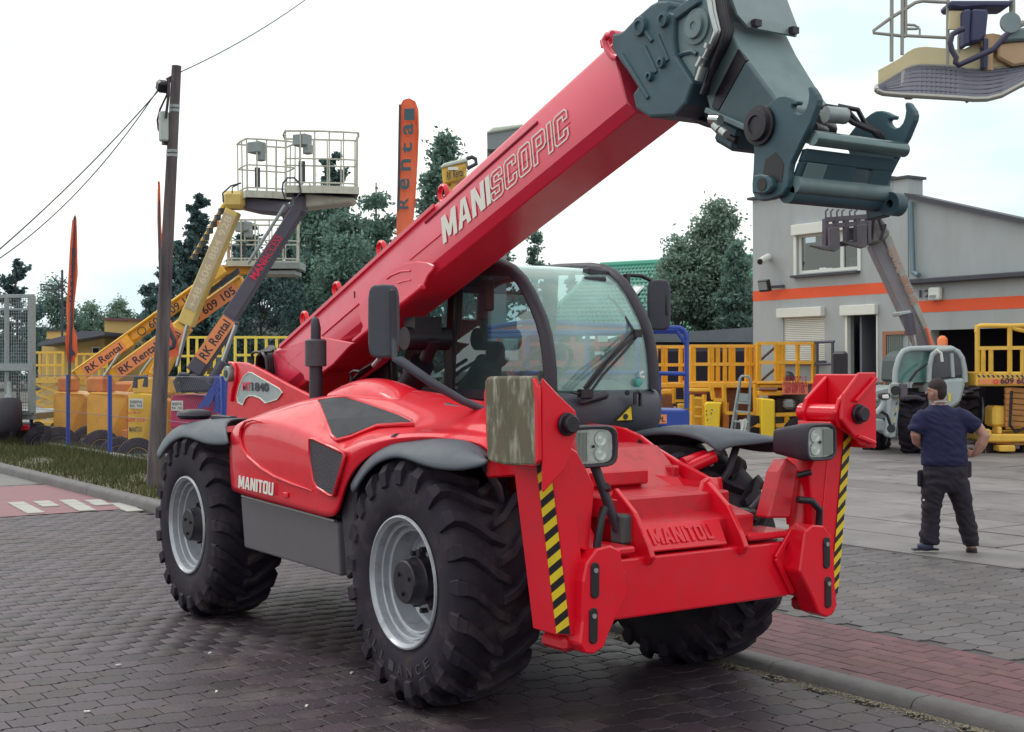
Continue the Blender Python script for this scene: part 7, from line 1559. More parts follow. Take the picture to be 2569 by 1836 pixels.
# stepladder with rag
dL = 27.5; sl_ = thing('stepladder', V(1850, 1120, dL), 'aluminium stepladder standing in front of the orange lift', 'ladder')
def lp(x, y, dy=0): return V(*oc(x, y), dL+dy)
MB().tube([lp(785, 1440), lp(865, 965), lp(878, 948), lp(930, 948), lp(943, 965), lp(942, 1100), lp(915, 1500)], .028, 8).build('ladder_frame', GALV, sl_, smooth=60)
for x0, y0, x1, y1 in ((845, 1150, 938, 1155), (830, 1218, 936, 1228), (815, 1295, 930, 1305), (802, 1365, 925, 1372), (790, 1430, 918, 1440)): MB().ext([lp(x0, y0-4), lp(x1, y1-4), lp(x1, y1+5, -.12), lp(x0, y0+5, -.12)], UP*-.02).build('ladder_tread', GALV, sl_)
MB().ext([lp(850, 1145), lp(936, 1148), lp(940, 1085), lp(862, 1080)], VFW*.03).build('tool_tray', GALV, sl_)
MB().tube([lp(870, 960, .3), lp(815, 1440, 1.0)], .02, 6).build('rear_leg', GALV, sl_); MB().tube([lp(940, 960, .3), lp(935, 1500, 1.0)], .02, 6).build('rear_leg', GALV, sl_)
rg_ = MB(); rows = []
for i in range(9):
    t = i/8; rows.append([lp(858+34*s+10*math.sin(3*t+s*2)+(22*s*(1-abs(t-.5))), 1285+t*125+6*math.sin(5*s), -.15+.06*math.sin(9*s+3*t)) for s in [k/5 for k in range(6)]])
tag(rg_.grid(rows).build('rag', mat('white_rag', (.62, .62, .6), rough=.9), smooth=179, sub=1, solid=.01), 'crumpled white rag hanging on the stepladder treads', 'rag')

# ------------------------------------------------------------------ silver telehandler
S = thing('telehandler', V(2310, 1137, 26.5), 'silver grey telehandler with raised pallet forks in front of the grey building', 'telehandler')
SIL = mat('silver_body', (.38, .43, .44), rough=.45, coat=.3, noise=.1, nscale=3); SIL2 = mat('silver_boom', (.36, .37, .36), rough=.5, noise=.15, nscale=3, dirt=(.45, .25, .16), dirt_amt=.4, dscale=1.5)
dS = 26.0
def s4(x, y, d=dS): return V(*ZB4(x, y), d)
def spoly(name, pts, d, th, m, parent=None, bevel=.02): return MB().ext([s4(x, y, d) for x, y in pts], VFW*th).build(name, m, parent or S, bevel=bevel)
bo = spoly('boom', ((845, 450), (920, 420), (1225, 1055), (1130, 1060)), 27.0, .38, mat('boom_violet_grey', (.22, .205, .23), rough=.5, noise=.15, nscale=4))
spoly('boom_side', ((922, 418), (965, 385), (1228, 1050), (1195, 1055), (1160, 960)), 26.95, .42, SIL2, bo)
o_ = s4(965, 470, 26.9); e_ = s4(1105, 800, 26.9); ax_ = (e_-o_).normalized(); up = -(ax_.cross(VFW)).normalized(); up = up if up.x*VR.x+up.y*VR.y > 0 else -up
text('RENTAL', s4(942, 478, 26.88), ax_, up, .17, (e_-o_).length*.42, mat('faint_salmon', (.50, .30, .22), rough=.6), bo, bold=.01, depth=0); text('609 609 105', s4(1010, 640, 26.88), ax_, up, .17, (e_-o_).length*.5, mat('brown_letters', (.40, .16, .10), rough=.5), bo, bold=.015, depth=0)
spoly('boom_red_end', ((1165, 930), (1180, 925), (1222, 1045), (1200, 1048)), 26.8, .1, M_SIGN)
spoly('boom_collar', ((1005, 840), (1080, 830), (1085, 850), (1015, 865)), 26.8, .5, SIL)
MB().tube([s4(1080, 900, 26.7), s4(1110, 1055, 26.7)], .05, 8).build('lift_piston', STEEL, S, smooth=50); MB().tube([s4(1060, 850, 26.7), s4(1082, 975, 26.7)], .11, 10).build('lift_cylinder', PUR, S, smooth=50)
spoly('boom_head', ((850, 280), (905, 285), (935, 330), (965, 385), (925, 425), (850, 445), (835, 400), (840, 330)), 26.7, .6, mat('head_mottled', (.20, .20, .20), col2=(.04, .03, .04), nscale=4, rough=.6), bevel=.04)
for a, b in (((860, 300), (850, 420)), ((890, 290), (920, 380)), ((930, 330), (900, 420))): MB().tube([s4(*a, 26.5), s4(*b, 26.5)], .035, 6).build('hose', BLK, S)
fkm = mat('fork_steel', (.10, .085, .11), rough=.55, noise=.3, nscale=5)
for a, b in (((580, 305), (835, 285)), ((580, 345), (830, 320)), ((590, 455), (830, 430)), ((582, 300), (582, 470)), ((830, 290), (830, 440)), ((640, 300), (642, 350)), ((700, 300), (702, 440)), ((765, 292), (765, 440))): MB().bar(s4(*a, 26.3), s4(*b, 26.3), .09).build('carriage_bar', fkm, S)
for k, x in enumerate((585, 615, 650, 680, 725, 755)): MB().tube([s4(x, 300, 26.3), s4(x-2, 255, 26.3), s4(x+12, 240+2*k, 26.3)], .018, 6).build('guard_bar', fkm, S)
for pts, d in ((((605, 350), (665, 345), (668, 470), (640, 488), (560, 475), (492, 455), (492, 450), (560, 458), (608, 455)), 26.0), (((765, 335), (825, 330), (822, 462), (795, 470), (730, 452), (675, 432), (676, 427), (735, 438), (768, 435)), 26.1)): spoly('fork', pts, d, .14, fkm, bevel=.015)
spoly('carriage_plate', ((690, 350), (790, 345), (790, 420), (690, 425)), 26.45, .05, fkm)
# cab
cf = MB(); pts = [(985, 1280), (990, 1180), (1010, 1110), (1035, 1070), (1075, 1056), (1200, 1052), (1310, 1052), (1355, 1075), (1378, 1110), (1392, 1180), (1396, 1250)]
cf.tube([s4(x, y, 25.6) for x, y in pts], .055, 8); cf.tube([s4(1185, 1250, 25.5), s4(1190, 1150, 25.5), s4(1205, 1090, 25.5), s4(1240, 1062, 25.5), s4(1330, 1056, 25.5)], .05, 8); cf.tube([s4(1315, 1080, 25.55), s4(1325, 1220, 25.55)], .04, 8)
cfo = cf.build('cab_frame', SIL, S, smooth=60)
spoly('windscreen', ((1000, 1250), (1005, 1170), (1030, 1100), (1055, 1072), (1195, 1068), (1188, 1150), (1180, 1250)), 25.7, .01, mat('far_cab_glass', (.16, .36, .34), rough=.15, coat=.8, noise=.7, nscale=1.3), bevel=0)
spoly('side_window', ((1205, 1235), (1210, 1120), (1235, 1078), (1310, 1075), (1318, 1215)), 25.55, .01, mat('far_cab_side', (.05, .05, .07), rough=.15, coat=.6, noise=.5, nscale=3), bevel=0); spoly('side_window', ((1328, 1215), (1322, 1078), (1350, 1085), (1372, 1130), (1385, 1205)), 25.6, .01, mat('far_cab_side', (1, 1, 1)), bevel=0)
MB().ext([s4(1000, 1250, 25.9), s4(1395, 1250, 25.9), s4(1380, 1100, 25.9), s4(1340, 1064, 25.9), s4(1060, 1064, 25.9), s4(1010, 1110, 25.9)], VFW*1.2).build('cab_interior', mat('cab_dark', (.05, .08, .085), rough=.6), S, bevel=.05)
MB().tube([s4(1070, 1245, 25.4), s4(1110, 1190, 25.4), s4(1175, 1140, 25.4)], .025, 6).build('wiper', BLK, S); MB().tube([s4(1225, 1062, 25.3), s4(1255, 1080, 25.3), s4(1262, 1130, 25.3)], .03, 6).build('work_light_arm', WPVC, S, smooth=60)
spoly('cab_side', ((1190, 1255), (1320, 1230), (1395, 1225), (1398, 1270), (1370, 1370), (1290, 1420), (1190, 1400)), 25.5, 1.2, SIL, bevel=.05); spoly('door_sticker', ((1298, 1315), (1312, 1313), (1312, 1360), (1298, 1362)), 25.45, .01, YEL, bevel=0)
MB().lathe([(0, .10), (.16, .10), (.22, .05), (.23, 0)], s4(1263, 1046, 26), (0, 0, 1), 14, cap=False).build('beacon', mat('beacon_orange', (.85, .18, .03), rough=.3, coat=.6), S, smooth=50)
# front chassis, lamp and folded leg
spoly('front_chassis', ((820, 1310), (880, 1290), (985, 1265), (1000, 1300), (1010, 1340), (975, 1480), (940, 1470), (820, 1470)), 25.8, 1.0, SIL, bevel=.04)
spoly('front_beam', ((818, 1460), (915, 1465), (975, 1520), (975, 1545), (950, 1560), (910, 1535), (818, 1535)), 25.4, .5, SIL, bevel=.03)
lg_ = spoly('stabiliser_leg', ((975, 1265), (1010, 1250), (1012, 1400), (990, 1570), (960, 1575), (940, 1555), (960, 1440)), 25.2, .3, SIL, bevel=.02)
for k in range(7): y = 1335+k*31; spoly('hazard_mark', ((1002-k*4.2, y), (1008-k*4.2, y-6), (1004-k*4.2, y+14), (996-k*4.2, y+18)), 25.17, .01, HBL if k % 2 else YEL, lg_, bevel=0)
spoly('foot_pad', ((1016, 1255), (1062, 1258), (1062, 1338), (1016, 1340)), 25.0, .25, mat('worn_pad', (.13, .11, .13), rough=.8, noise=.3, nscale=9)); 
hl = spoly('headlight', ((905, 1325), (915, 1312), (955, 1312), (964, 1325), (958, 1352), (908, 1352)), 25.0, .25, BLK, bevel=.03); spoly('lens', ((913, 1325), (950, 1320), (955, 1345), (915, 1345)), 24.97, .02, WHT, hl)
MB().tube([s4(930, 1352, 25.1), s4(905, 1400, 25.1), s4(875, 1430, 25.1)], .05, 8).build('lamp_stalk', SIL, S); MB().tube([s4(870, 1400, 25.2), s4(940, 1440, 25.2), s4(960, 1500, 25.2)], .03, 6).build('hose', BLK, S)
for a in ((850, 1340, 900, 1370), (845, 1400, 905, 1440)): boxuv('chassis_step', *ZB4(a[0], a[1]), *ZB4(a[2], a[3]), 25.6, .4, GALV, S, bevel=.03)
for x, y, r in ((990, 1298, .09), (965, 1520, .08)): MB().cyl(s4(x, y, 25.1), s4(x, y, 25.0), r, 14).build('pivot_pin', BLK, S, smooth=50)
boxuv('foot_bracket', *ZB4(975, 1255), *ZB4(1015, 1340), 25.05, .2, GALV, S)
MB().box(s4(668, 1165, 25.2), (.30, .12, .62), Matrix.Rotation(.3, 3, 'Z')).build('mirror', BLK, S, bevel=.05); MB().tube([s4(655, 1190, 25.2), s4(660, 1215, 25.2), s4(700, 1250, 25.3), s4(820, 1310, 25.6)], .035, 6).build('mirror_arm', GALV, S, smooth=60)
def bigwheel(x, y, r, w, d, ax_):
    o = MB().lathe([(-w/2, r*.55), (-w/2, r*.82), (-w*.42, r*.95), (w*.42, r*.95), (w/2, r*.82), (w/2, r*.55), (w*.4, r*.5)], s4(x, y, d), ax_, 36).build('wheel', RUB, S, smooth=50); c = s4(x, y, d); a = Vector(ax_).normalized(); xx = a.cross(UP).normalized(); m = MB()
    for k in range(18):
        for s in (-1, 1):
            t = 2*math.pi*(k+.25*s)/18; q = lambda t_, rr, y_: c+(xx*math.cos(t_)+UP*math.sin(t_))*rr+a*y_
            m.bar(q(t, r*.96, 0), q(t+.16*1, r*.97, s*w*.46), .07, .07, up=(xx*math.cos(t)+UP*math.sin(t)))
    m.build('tread', RUB, o); MB().lathe([(w*.36, r*.52), (w*.46, r*.5), (w*.3, r*.36), (w*.4, r*.2), (w*.4, 0)], c, a, 24, cap=False).build('rim', GALV, o, smooth=40)
wa = (VR*.9-VFW*.45)
bigwheel(1110, 1490, .60, .52, 25.9, wa); bigwheel(1430, 1410, .60, .5, 28.8, wa); bigwheel(880, 1530, .58, .4, 27.2, wa)
spoly('mudguard', ((1035, 1350), (1060, 1325), (1120, 1325), (1170, 1345), (1170, 1362), (1100, 1352), (1050, 1362)), 25.3, .5, PLD, bevel=.04); spoly('mudguard', ((1370, 1340), (1385, 1315), (1430, 1305), (1480, 1320), (1500, 1350), (1430, 1340)), 28.2, .5, PLD, bevel=.04); spoly('rear_cap', ((1405, 1305), (1415, 1300), (1450, 1300), (1455, 1312), (1405, 1315)), 28.1, .3, PLD, bevel=.03)
spoly('rear_chassis', ((1180, 1400), (1380, 1360), (1380, 1480), (1190, 1520)), 26.4, 1.2, BLK, bevel=.05)
spoly('tool_box', ((1058, 1285), (1170, 1285), (1170, 1330), (1058, 1330)), 26.2, .5, BLK)
# ------------------------------------------------------------------ yellow scissor lift at the right edge
Y = thing('scissor_lift', V(2510, 1140, 26.5), 'yellow scissor lift with folded stack at the right edge, marked 609 609 105', 'scissor lift', G2)
dY = 25.6
YL2 = mat('warm_yellow', (.84, .50, .07), rough=.45, coat=.2, noise=.12, nscale=4, dirt=(.35, .2, .06), dirt_amt=.4, dscale=3)
def y4(x, y, d=dY): return V(*ZB4(x, y), d)
for d in (dY, dY+1.4):
    for x in (1466, 1500, 1545, 1655, 1730, 1800, 1900): MB().bar(y4(x, 1200, d), y4(x, 920 if x in (1466, 1655, 1800, 1900) else 1055, d), .085, .06).build('guard_post', YL2, Y, bevel=.006)
    MB().tube([y4(1462, 960, d), y4(1464, 930, d), y4(1485, 920, d), y4(1655, 922, d), y4(1900, 915, d)], .045, 8).build('guard_rail', YL2, Y, smooth=60); MB().bar(y4(1462, 1052, d), y4(1900, 1048, d), .07).build('guard_rail', YL2, Y)
for y in (925, 1052): MB().bar(y4(1464, y), y4(1464, y, dY+1.4), .07).build('guard_rail', YL2, Y)
MB().tube([y4(1655, 925), y4(1690, 940), y4(1740, 950)], .04, 8).build('guard_rail', YL2, Y); boxuv('deck', *ZB4(1458, 1190), *ZB4(1900, 1272), dY-.02, 1.5, YL2, Y)
boxuv('number_panel', *ZB4(1475, 1232), *ZB4(1900, 1262), dY-.04, .01, STK, Y, bevel=0); a = y4(1602, 1260, dY-.06); text('609 609 105', a, VR, UP, .105*1.15, (y4(1860, 1260)-a).length, LTR, Y, bold=.02, depth=0)
MB().tube([y4(1574, 1246, dY-.06)+(VR*math.cos(t)+UP*math.sin(t))*.04 for t in [2*math.pi*k/14 for k in range(14)]], .008, 4, closed=True).build('phone_mark', LTRR, Y)
for k in range(14): x = 1475+k*28; MB().ext([y4(x, 1222, dY-.03), y4(x+12, 1222, dY-.03), y4(x+2, 1208, dY-.03), y4(x-10, 1208, dY-.03)], VFW*.006).build('hazard_mark', DRKG, Y)
rust = mat('rusty_orange', (.50, .21, .06), rough=.6, noise=.3, nscale=6)
for k in range(7):
    y = 1290+k*33
    for d in (dY+.15, dY+1.1): MB().bar(y4(1630, y, d), y4(1930, y+24, d), .085).build('scissor_arm', rust, Y); MB().bar(y4(1630, y+24, d+.1), y4(1930, y, d+.1), .085).build('scissor_arm', YL2, Y)
    MB().ext([y4(1628, y-6, dY), y4(1668, y-6, dY), y4(1672, y+26, dY), y4(1632, y+26, dY)], VFW*.08).build('scissor_link', rust, Y, bevel=.01)
MB().tube([y4(1665, 1300), y4(1655, 1500), y4(1690, 1540), y4(1738, 1520)], .03, 6).build('hose', BLK, Y)
boxuv('hydraulic_tank', *ZB4(1558, 1388), *ZB4(1640, 1510), dY+.1, .5, YL2, Y, bevel=.05)
boxuv('chassis', *ZB4(1525, 1552), *ZB4(1930, 1600), dY-.1, 1.6, YL2, Y, bevel=.03); boxuv('chassis_post', *ZB4(1585, 1510), *ZB4(1612, 1552), dY, .3, YL2, Y); MB().ext([y4(x, y, dY) for x, y in ((1530, 1602), (1640, 1612), (1930, 1625), (1930, 1605), (1530, 1600))], VFW*1.4).build('chassis_under', rust, Y)
MB().tube([y4(1525+math.cos(t)*14, 1545+math.sin(t)*14, dY-.2) for t in [2*math.pi*k/12 for k in range(12)]], .035, 6, closed=True).build('tow_eye', YL2, Y); boxuv('outrigger_box', *ZB4(1595, 1618), *ZB4(1690, 1655), dY-.2, .5, YL2, Y, bevel=.02)
for x in (1535, 1800): lwheel(Y, *ZB4(x, 1640), dY+.2, .30, w=.22, rim=YL2)
# ------------------------------------------------------------------ man basket hanging in at the top right
K = thing('access_basket', V(2400, 200, 13), 'cream coloured access basket of a boom lift hanging in at the upper right corner', 'access basket')
dK = 13.0; k6 = mp_(2100, 0, .20634); CRW = mat('worn_cream', (.66, .56, .34), rough=.6, noise=.12, nscale=4, dirt=(.38, .22, .14), dirt_amt=.6, dscale=3); GRR = mat('grey_rail', (.34, .33, .30), rough=.5, noise=.15, nscale=8)
def kp(x, y, dd_=0): return V(*k6(x, y), dK+dd_)
toe = [(498, 855), (620, 790), (760, 710), (850, 635), (930, 592), (1000, 575), (1080, 570), (1330, 590), (1480, 608), (1560, 590), (1650, 540), (1780, 500), (2400, 450)]
bot = [(498, 1050), (620, 985), (760, 900), (850, 840), (930, 812), (1000, 800), (1080, 798), (1330, 810), (1480, 825), (1560, 845), (1650, 850), (1780, 850), (2400, 800)]
m = MB(); m.grid([[kp(*p_) for p_ in toe], [kp(*p_) for p_ in bot]]); m.build('toe_board', CRW, K, solid=.01)
# floor as mesh with ribs: outline from below
far = [(485, 1105), (560, 1135), (770, 1155), (990, 1165), (1500, 1195), (1660, 1208), (1820, 1205), (2000, 1160), (2260, 1020), (2400, 950)]
fl_pts = [kp(498, 1050)]+[kp(*p_) for p_ in bot[1:]]
rim_ = MB(); rim_.tube([kp(485, 1100, -1.2), kp(480, 1060, -.4), kp(498, 1050), *[kp(*p_) for p_ in bot[1:]]], .025, 6); rim_.tube([kp(*p_, -1.25) for p_ in far], .025, 6); rim_.build('floor_rim', GRR, K, smooth=60)
nb_ = len(bot)
fb = MB(); back = [V(*k6(485+(2400-485)*i/(nb_-1), 0), dK-1.25) for i in range(nb_)]
def interp(pl, x):
    for (a, b), (c, d_) in zip(pl[:-1], pl[1:]):
        if a <= x <= c: return b+(d_-b)*(x-a)/(c-a)
    return pl[0][1] if x < pl[0][0] else pl[-1][1]
M_MESHF = mat('grating', (.10, .10, .14), rough=.7, noise=.3, nscale=4)
for i in range(64):
    x = 500+i*29; A = kp(x, interp(bot, x)); B = kp(x-12, interp(far, x-12), -1.25)
    if 900 < x < 1460 and i % 2 == 0: 
        MB().bar(A, B, .012).build('grating_bar', M_MESHF, K); continue
    MB().bar(A, B, .05, .012).build('grating_bar', M_MESHF, K)
for j in range(1, 7):
    t = j/7; MB().tube([kp(x, interp(bot, x)).lerp(kp(x-12, interp(far, x-12), -1.25), t)+UP*.008 for x in range(500, 2400, 140)], .010, 4).build('grating_cross_bar', M_MESHF, K)
for a, b in (((760, 1150), (990, 1160)), ((1500, 1190), (1660, 1205))):
    xm = (a[0]+b[0])/2; MB().ext([kp(a[0], a[1], -1.2), kp(a[0]+70, a[1]+62, -1.2), kp(b[0]-90, b[1]+55, -1.2), kp(b[0], b[1], -1.2)], (kp(xm, interp(bot, xm))-kp(xm, a[1], -1.2))*.95).build('floor_beam', mat('floor_beam_grey', (.20, .19, .20), rough=.6), K, bevel=.01)
for pts, r in (([(662, 745), (665, -60)], .019), ([(790, 665), (795, -60)], .018), ([(835, 440), (835, -60)], .016), ([(1340, 800), (1350, -60)], .018), ([(1480, 640), (1480, 440)], .016)): MB().tube([kp(*p_) for p_ in pts], r, 8).build('basket_upright', GRR, K, smooth=60)
for pts, r in (([(835, 440), (450, 400), (445, 370), (640, 225), (850, 95), (950, 30), (1040, 10), (1200, 20), (1350, 25)], .018), ([(790, 430), (1330, 458)], .016), ([(850, 300), (940, 305), (990, 330), (975, 350), (850, 350)], .014), ([(1005, 345), (1005, 430)], .010)): MB().tube([kp(*p_) for p_ in pts], r, 8).build('basket_rail', GRR, K, smooth=60)
MB().ext([kp(*p_, -.05) for p_ in ((1370, 130), (1560, 130), (1540, 350), (1360, 350))], VFW*.04).build('side_plate', CRW, K)
MB().ext([kp(*p_, -.1) for p_ in ((1370, 0), (2170, 0), (2090, 80), (1760, 80), (1530, 100), (1375, 80))], VFW*.3).build('control_panel', mat('navy_panel', (.05, .055, .13), rough=.6, noise=.2, nscale=5), K, bevel=.02)
for p4 in (((1540, 110), (1640, 100), (1620, 540), (1545, 560)), ((1650, 100), (1850, 110), (1815, 430), (1740, 500), (1625, 510))): MB().ext([kp(*p_, -.15) for p_ in p4], VFW*.2).build('manual_box', MATS['navy_panel'], K, bevel=.02)
MB().ext([kp(*p_, -.1) for p_ in ((1740, 420), (1900, 400), (2000, 420), (2010, 560), (1900, 640), (1905, 860), (1790, 850), (1780, 600))], VFW*.15).build('mount_bracket', mat('peach_paint', (.55, .36, .22), rough=.6, noise=.15, nscale=5), K, bevel=.01)
MB().ext([kp(*p_, -.13) for p_ in ((1785, 460), (1840, 470), (1830, 830), (1785, 820))], VFW*.1).build('mount_slot', MATS['navy_panel'], K)
MB().tube([kp(*p_, -.3) for p_ in ((2080, 400), (2010, 480), (1900, 600), (1700, 690), (1480, 790), (1440, 760), (1450, 700), (1400, 620), (1375, 520), (1400, 420), (1480, 370), (1540, 350))], .028, 8).build('hose', mat('hose_blue_black', (.04, .035, .08), rough=.5), K, smooth=60)
MB().ext([kp(*p_, -.15) for p_ in ((2060, 380), (2140, 330), (2400, 330), (2400, 480), (2200, 490), (2040, 500))], VFW*.4).build('rotator', TEAL2, K, bevel=.02); MB().ext([kp(*p_, -.1) for p_ in ((1960, 560), (2100, 500), (2400, 480), (2400, 760), (2150, 800), (1960, 700))], VFW*.4).build('rotator_mount', MATS['peach_paint'], K, bevel=.02)
MB().lathe([(0, .10), (.03, .10)], kp(2115, 270, -.2), VFW, 20).build('cable_disc', MATS['guard_plate'], K, smooth=40); MB().tube([kp(2140, 330), kp(2400, 230)], .03, 8).build('basket_rail', GRR, K); MB().tube([kp(2130, 200), kp(2130, 0)], .03, 8).build('basket_upright', GRR, K)
MB().ext([kp(*p_, -.3) for p_ in ((2060, 860), (2400, 830), (2400, 1000), (2200, 960))], VFW*.3).build('hydraulic_block', TEAL, K, bevel=.02)
MB().tube([kp(2300, 620, .1), kp(3100, 900, .5), kp(3900, 2600, 1.2)], .16, 10).build('support_boom', LYEL, K)
# ------------------------------------------------------------------ raised box and grey crate behind the red boom
qb = thing('raised_control_box', V(1145, 470, 24), 'yellow box with pale lid raised behind the red boom', 'lift box')
MB().ext([V(*ZB(*k), 24) for k in ((525, 525), (710, 465), (710, 345), (515, 390), (515, 450))], VFW*.6).build('box', LYEL, qb, bevel=.02); MB().ext([V(*ZB(*k), 23.95) for k in ((503, 395), (725, 340), (715, 308), (530, 355), (505, 380))], VFW*.7).build('lid', mat('pale_lid', (.55, .60, .52), rough=.5), qb, bevel=.02)
MB().tube([V(*ZB(*k), 24) for k in ((715, 320), (760, 305), (790, 320), (795, 360), (720, 400))], .04, 6).build('hose', DRKG, qb); MB().bar(V(*ZB(600, 520), 24.3), V(*ZB(600, 1300), 24.3), .12).build('mast', LYEL, qb)
MB().bar(V(*ZB(600, 1300), 24.3), Vector((V(*ZB(600, 1300), 24.3).x, V(*ZB(600, 1300), 24.3).y, 0.02)), .12).build('mast', LYEL, qb)
a = V(*ZB(555, 498), 23.97); text('RK Rental', a, (V(*ZB(690, 458), 23.97)-a), UP, .16, (V(*ZB(690, 458), 23.97)-a).length, LTR, qb, bold=.01, depth=0); boxuv('label', *ZB(565, 385), *ZB(650, 410), 23.96, .01, WHT, qb, bevel=0)
gc = thing('grey_rooftop_unit', V(1250, 340, 40), 'grey box with a pale curved lid showing above the red boom', 'rooftop unit')
MB().ext([V(*ZB(*k), 40) for k in ((885, 240), (1000, 240), (1160, 60), (1160, 40), (882, 105))], VFW*2).build('unit_body', mat('unit_grey', (.22, .25, .27), rough=.7), gc); MB().ext([V(*ZB(*k), 39.9) for k in ((877, 112), (1170, 62), (1180, 30), (930, 60), (885, 92))], VFW*2.2).build('unit_lid', MATS['pale_lid'], gc, bevel=.05)
MB().ext([V(1222, 372, 40.5), V(1270, 372, 40.5), V(1270, 1050, 40.5), V(1222, 1050, 40.5)], VFW*1).build('unit_mast', MATS['unit_grey'], gc)

# ------------------------------------------------------------------ the man walking away
dM = 12.1
def mm(x, y, dd_=0): return V(*ZM(x, y), dM+dd_)
SKIN = mat('skin', (.42, .22, .17), rough=.55, noise=.1, nscale=12); HAIR = mat('short_hair', (.035, .018, .020), rough=.8, noise=.5, nscale=60, bump=.5, bscale=150); SHIRT = mat('navy_shirt', (.012, .013, .065), rough=.85, noise=.25, nscale=10, bump=.5, bscale=14); TRS = mat('dark_trousers', (.016, .012, .024), rough=.85, noise=.3, nscale=8, bump=.6, bscale=13)
man = thing('person', (mm(820, 1420).x, mm(820, 1420).y, .04), 'person in navy t-shirt and dark work trousers walking away across the yard', 'person')
def skin(name, joints, edges, m, parent, sub=2, root=0):
    me = bpy.data.meshes.new(name); me.from_pydata([j[0] for j in joints], edges, []); o = bpy.data.objects.new(name, me); COL.objects.link(o)
    sk = o.modifiers.new('skin', 'SKIN'); sk.use_smooth_shade = True; sk.branch_smoothing = .6
    for i, j in enumerate(joints): r = j[1]; me.skin_vertices[0].data[i].radius = r if hasattr(r, '__len__') else (r, r); me.skin_vertices[0].data[i].use_root = (i == root)
    sb = o.modifiers.new('sub', 'SUBSURF'); sb.levels = sub; sb.render_levels = sub
    dg = bpy.context.evaluated_depsgraph_get(); em = bpy.data.meshes.new_from_object(o.evaluated_get(dg)); bpy.data.objects.remove(o)
    ob = bpy.data.objects.new(name, em); COL.objects.link(ob); em.materials.clear(); em.materials.append(m); em.polygons.foreach_set('use_smooth', [True]*len(em.polygons))
    attach(ob, parent, Vector((0, 0, 0))); return ob
def meshed(name, parts, m, parent, vox=.011, it=6, fold=0.0):
    """parts: lofts of (centre, half width, half depth) rings or tubes, fused into one continuous surface"""
    mb = MB()
    for kind, data in parts:
        if kind == 'loft':
            n = 20; vs = []; fs = []
            for c, rx, ry in data: vs += [c+VR*rx*math.cos(2*math.pi*k/n)+VFW*ry*math.sin(2*math.pi*k/n) for k in range(n)]
            for i in range(len(data)-1): fs += [(i*n+k, i*n+(k+1) % n, (i+1)*n+(k+1) % n, (i+1)*n+k) for k in range(n)]
            fs += [tuple(range(n)), tuple((len(data)-1)*n+k for k in range(n-1, -1, -1))]; mb.add(vs, fs)
        elif kind == 'tube': mb.tube([q[0] for q in data], [q[1] for q in data], 14)
        else:
            c, rx, ry, rz = data; pr = [(-math.cos(math.pi*k/10), math.sin(math.pi*k/10)) for k in range(11)]; n = 16; vs = []
            for a, r in pr: vs += [c+UP*a*rz+VR*rx*max(r, .02)*math.cos(2*math.pi*k/n)+VFW*ry*max(r, .02)*math.sin(2*math.pi*k/n) for k in range(n)]
            fs = [(i*n+k, i*n+(k+1) % n, (i+1)*n+(k+1) % n, (i+1)*n+k) for i in range(10) for k in range(n)]+[tuple(range(n)), tuple(10*n+k for k in range(n-1, -1, -1))]; mb.add(vs, fs)
    o = mb.build(name, m); r = o.modifiers.new('r', 'REMESH'); r.mode = 'VOXEL'; r.voxel_size = vox; r.use_smooth_shade = True
    s = o.modifiers.new('s', 'SMOOTH'); s.iterations = it; s.factor = .5
    dg = bpy.context.evaluated_depsgraph_get(); em = bpy.data.meshes.new_from_object(o.evaluated_get(dg)); loc = o.location.copy(); bpy.data.objects.remove(o)
    if fold:
        from mathutils import noise as nz
        for v in em.vertices:
            p = v.co; q = nz.noise(Vector((p.x*5, p.y*5, p.z*13)))+.6*nz.noise(Vector((p.x*11+5, p.y*11, p.z*20+(p.x+p.y)*9))); q = abs(q)
            v.co = p+v.normal*(fold*(q-.35))
    em.materials.clear(); em.materials.append(m); em.polygons.foreach_set('use_smooth', [True]*len(em.polygons)); ob = bpy.data.objects.new(name, em); COL.objects.link(ob); attach(ob, parent, loc); return ob
body = [('loft', [(mm(795, 800), .15, .10), (mm(785, 600), .16, .11), (mm(770, 440), .17, .10), (mm(760, 370), .09, .07), (mm(755, 330), .060, .062), (mm(748, 285), .060, .062)]),
        ('ball', (mm(737, 235, -.005), .078, .094, .108)), ('ball', (mm(726, 272, .02), .062, .074, .066)),
        ('tube', [(mm(655, 410), .055), (mm(600, 480), .050), (mm(582, 560), .047), (mm(590, 610, .05), .042), (mm(660, 660, .16), .034), (mm(700, 668, .22), .028)]),
        ('tube', [(mm(885, 410), .055), (mm(975, 455), .052), (mm(1045, 510), .052), (mm(1092, 572, -.03), .050), (mm(1070, 630, -.02), .050), (mm(1040, 680, 0), .040), (mm(1015, 712, .02), .030)]),
        ('ball', (mm(993, 706, .04), .045, .030, .034)),
        ('loft', [(mm(728, 880), .07, .08), (mm(705, 1090), .055, .06), (mm(690, 1370), .042, .05)]), ('loft', [(mm(870, 880), .07, .08), (mm(938, 1090), .055, .06), (mm(994, 1400), .042, .05)])]
for k, (dx_, dz_) in enumerate(((-.050, .022), (-.060, .006), (-.060, -.012), (-.050, -.028))):
    fg = mm(988, 706, .04); body.append(('tube', [(fg+UP*dz_*.7, .010), (fg+VR*dx_*.7+UP*dz_, .0095), (fg+VR*dx_+UP*(dz_-.012)+VFW*.01, .0085), (fg+VR*(dx_+.014)+UP*(dz_-.024)+VFW*.014, .007)]))
body.append(('tube', [(fg+UP*.012, .011), (fg+UP*.040-VR*.012, .010), (fg+UP*.052-VR*.036, .008)]))
fl2 = mm(695, 668, .22)
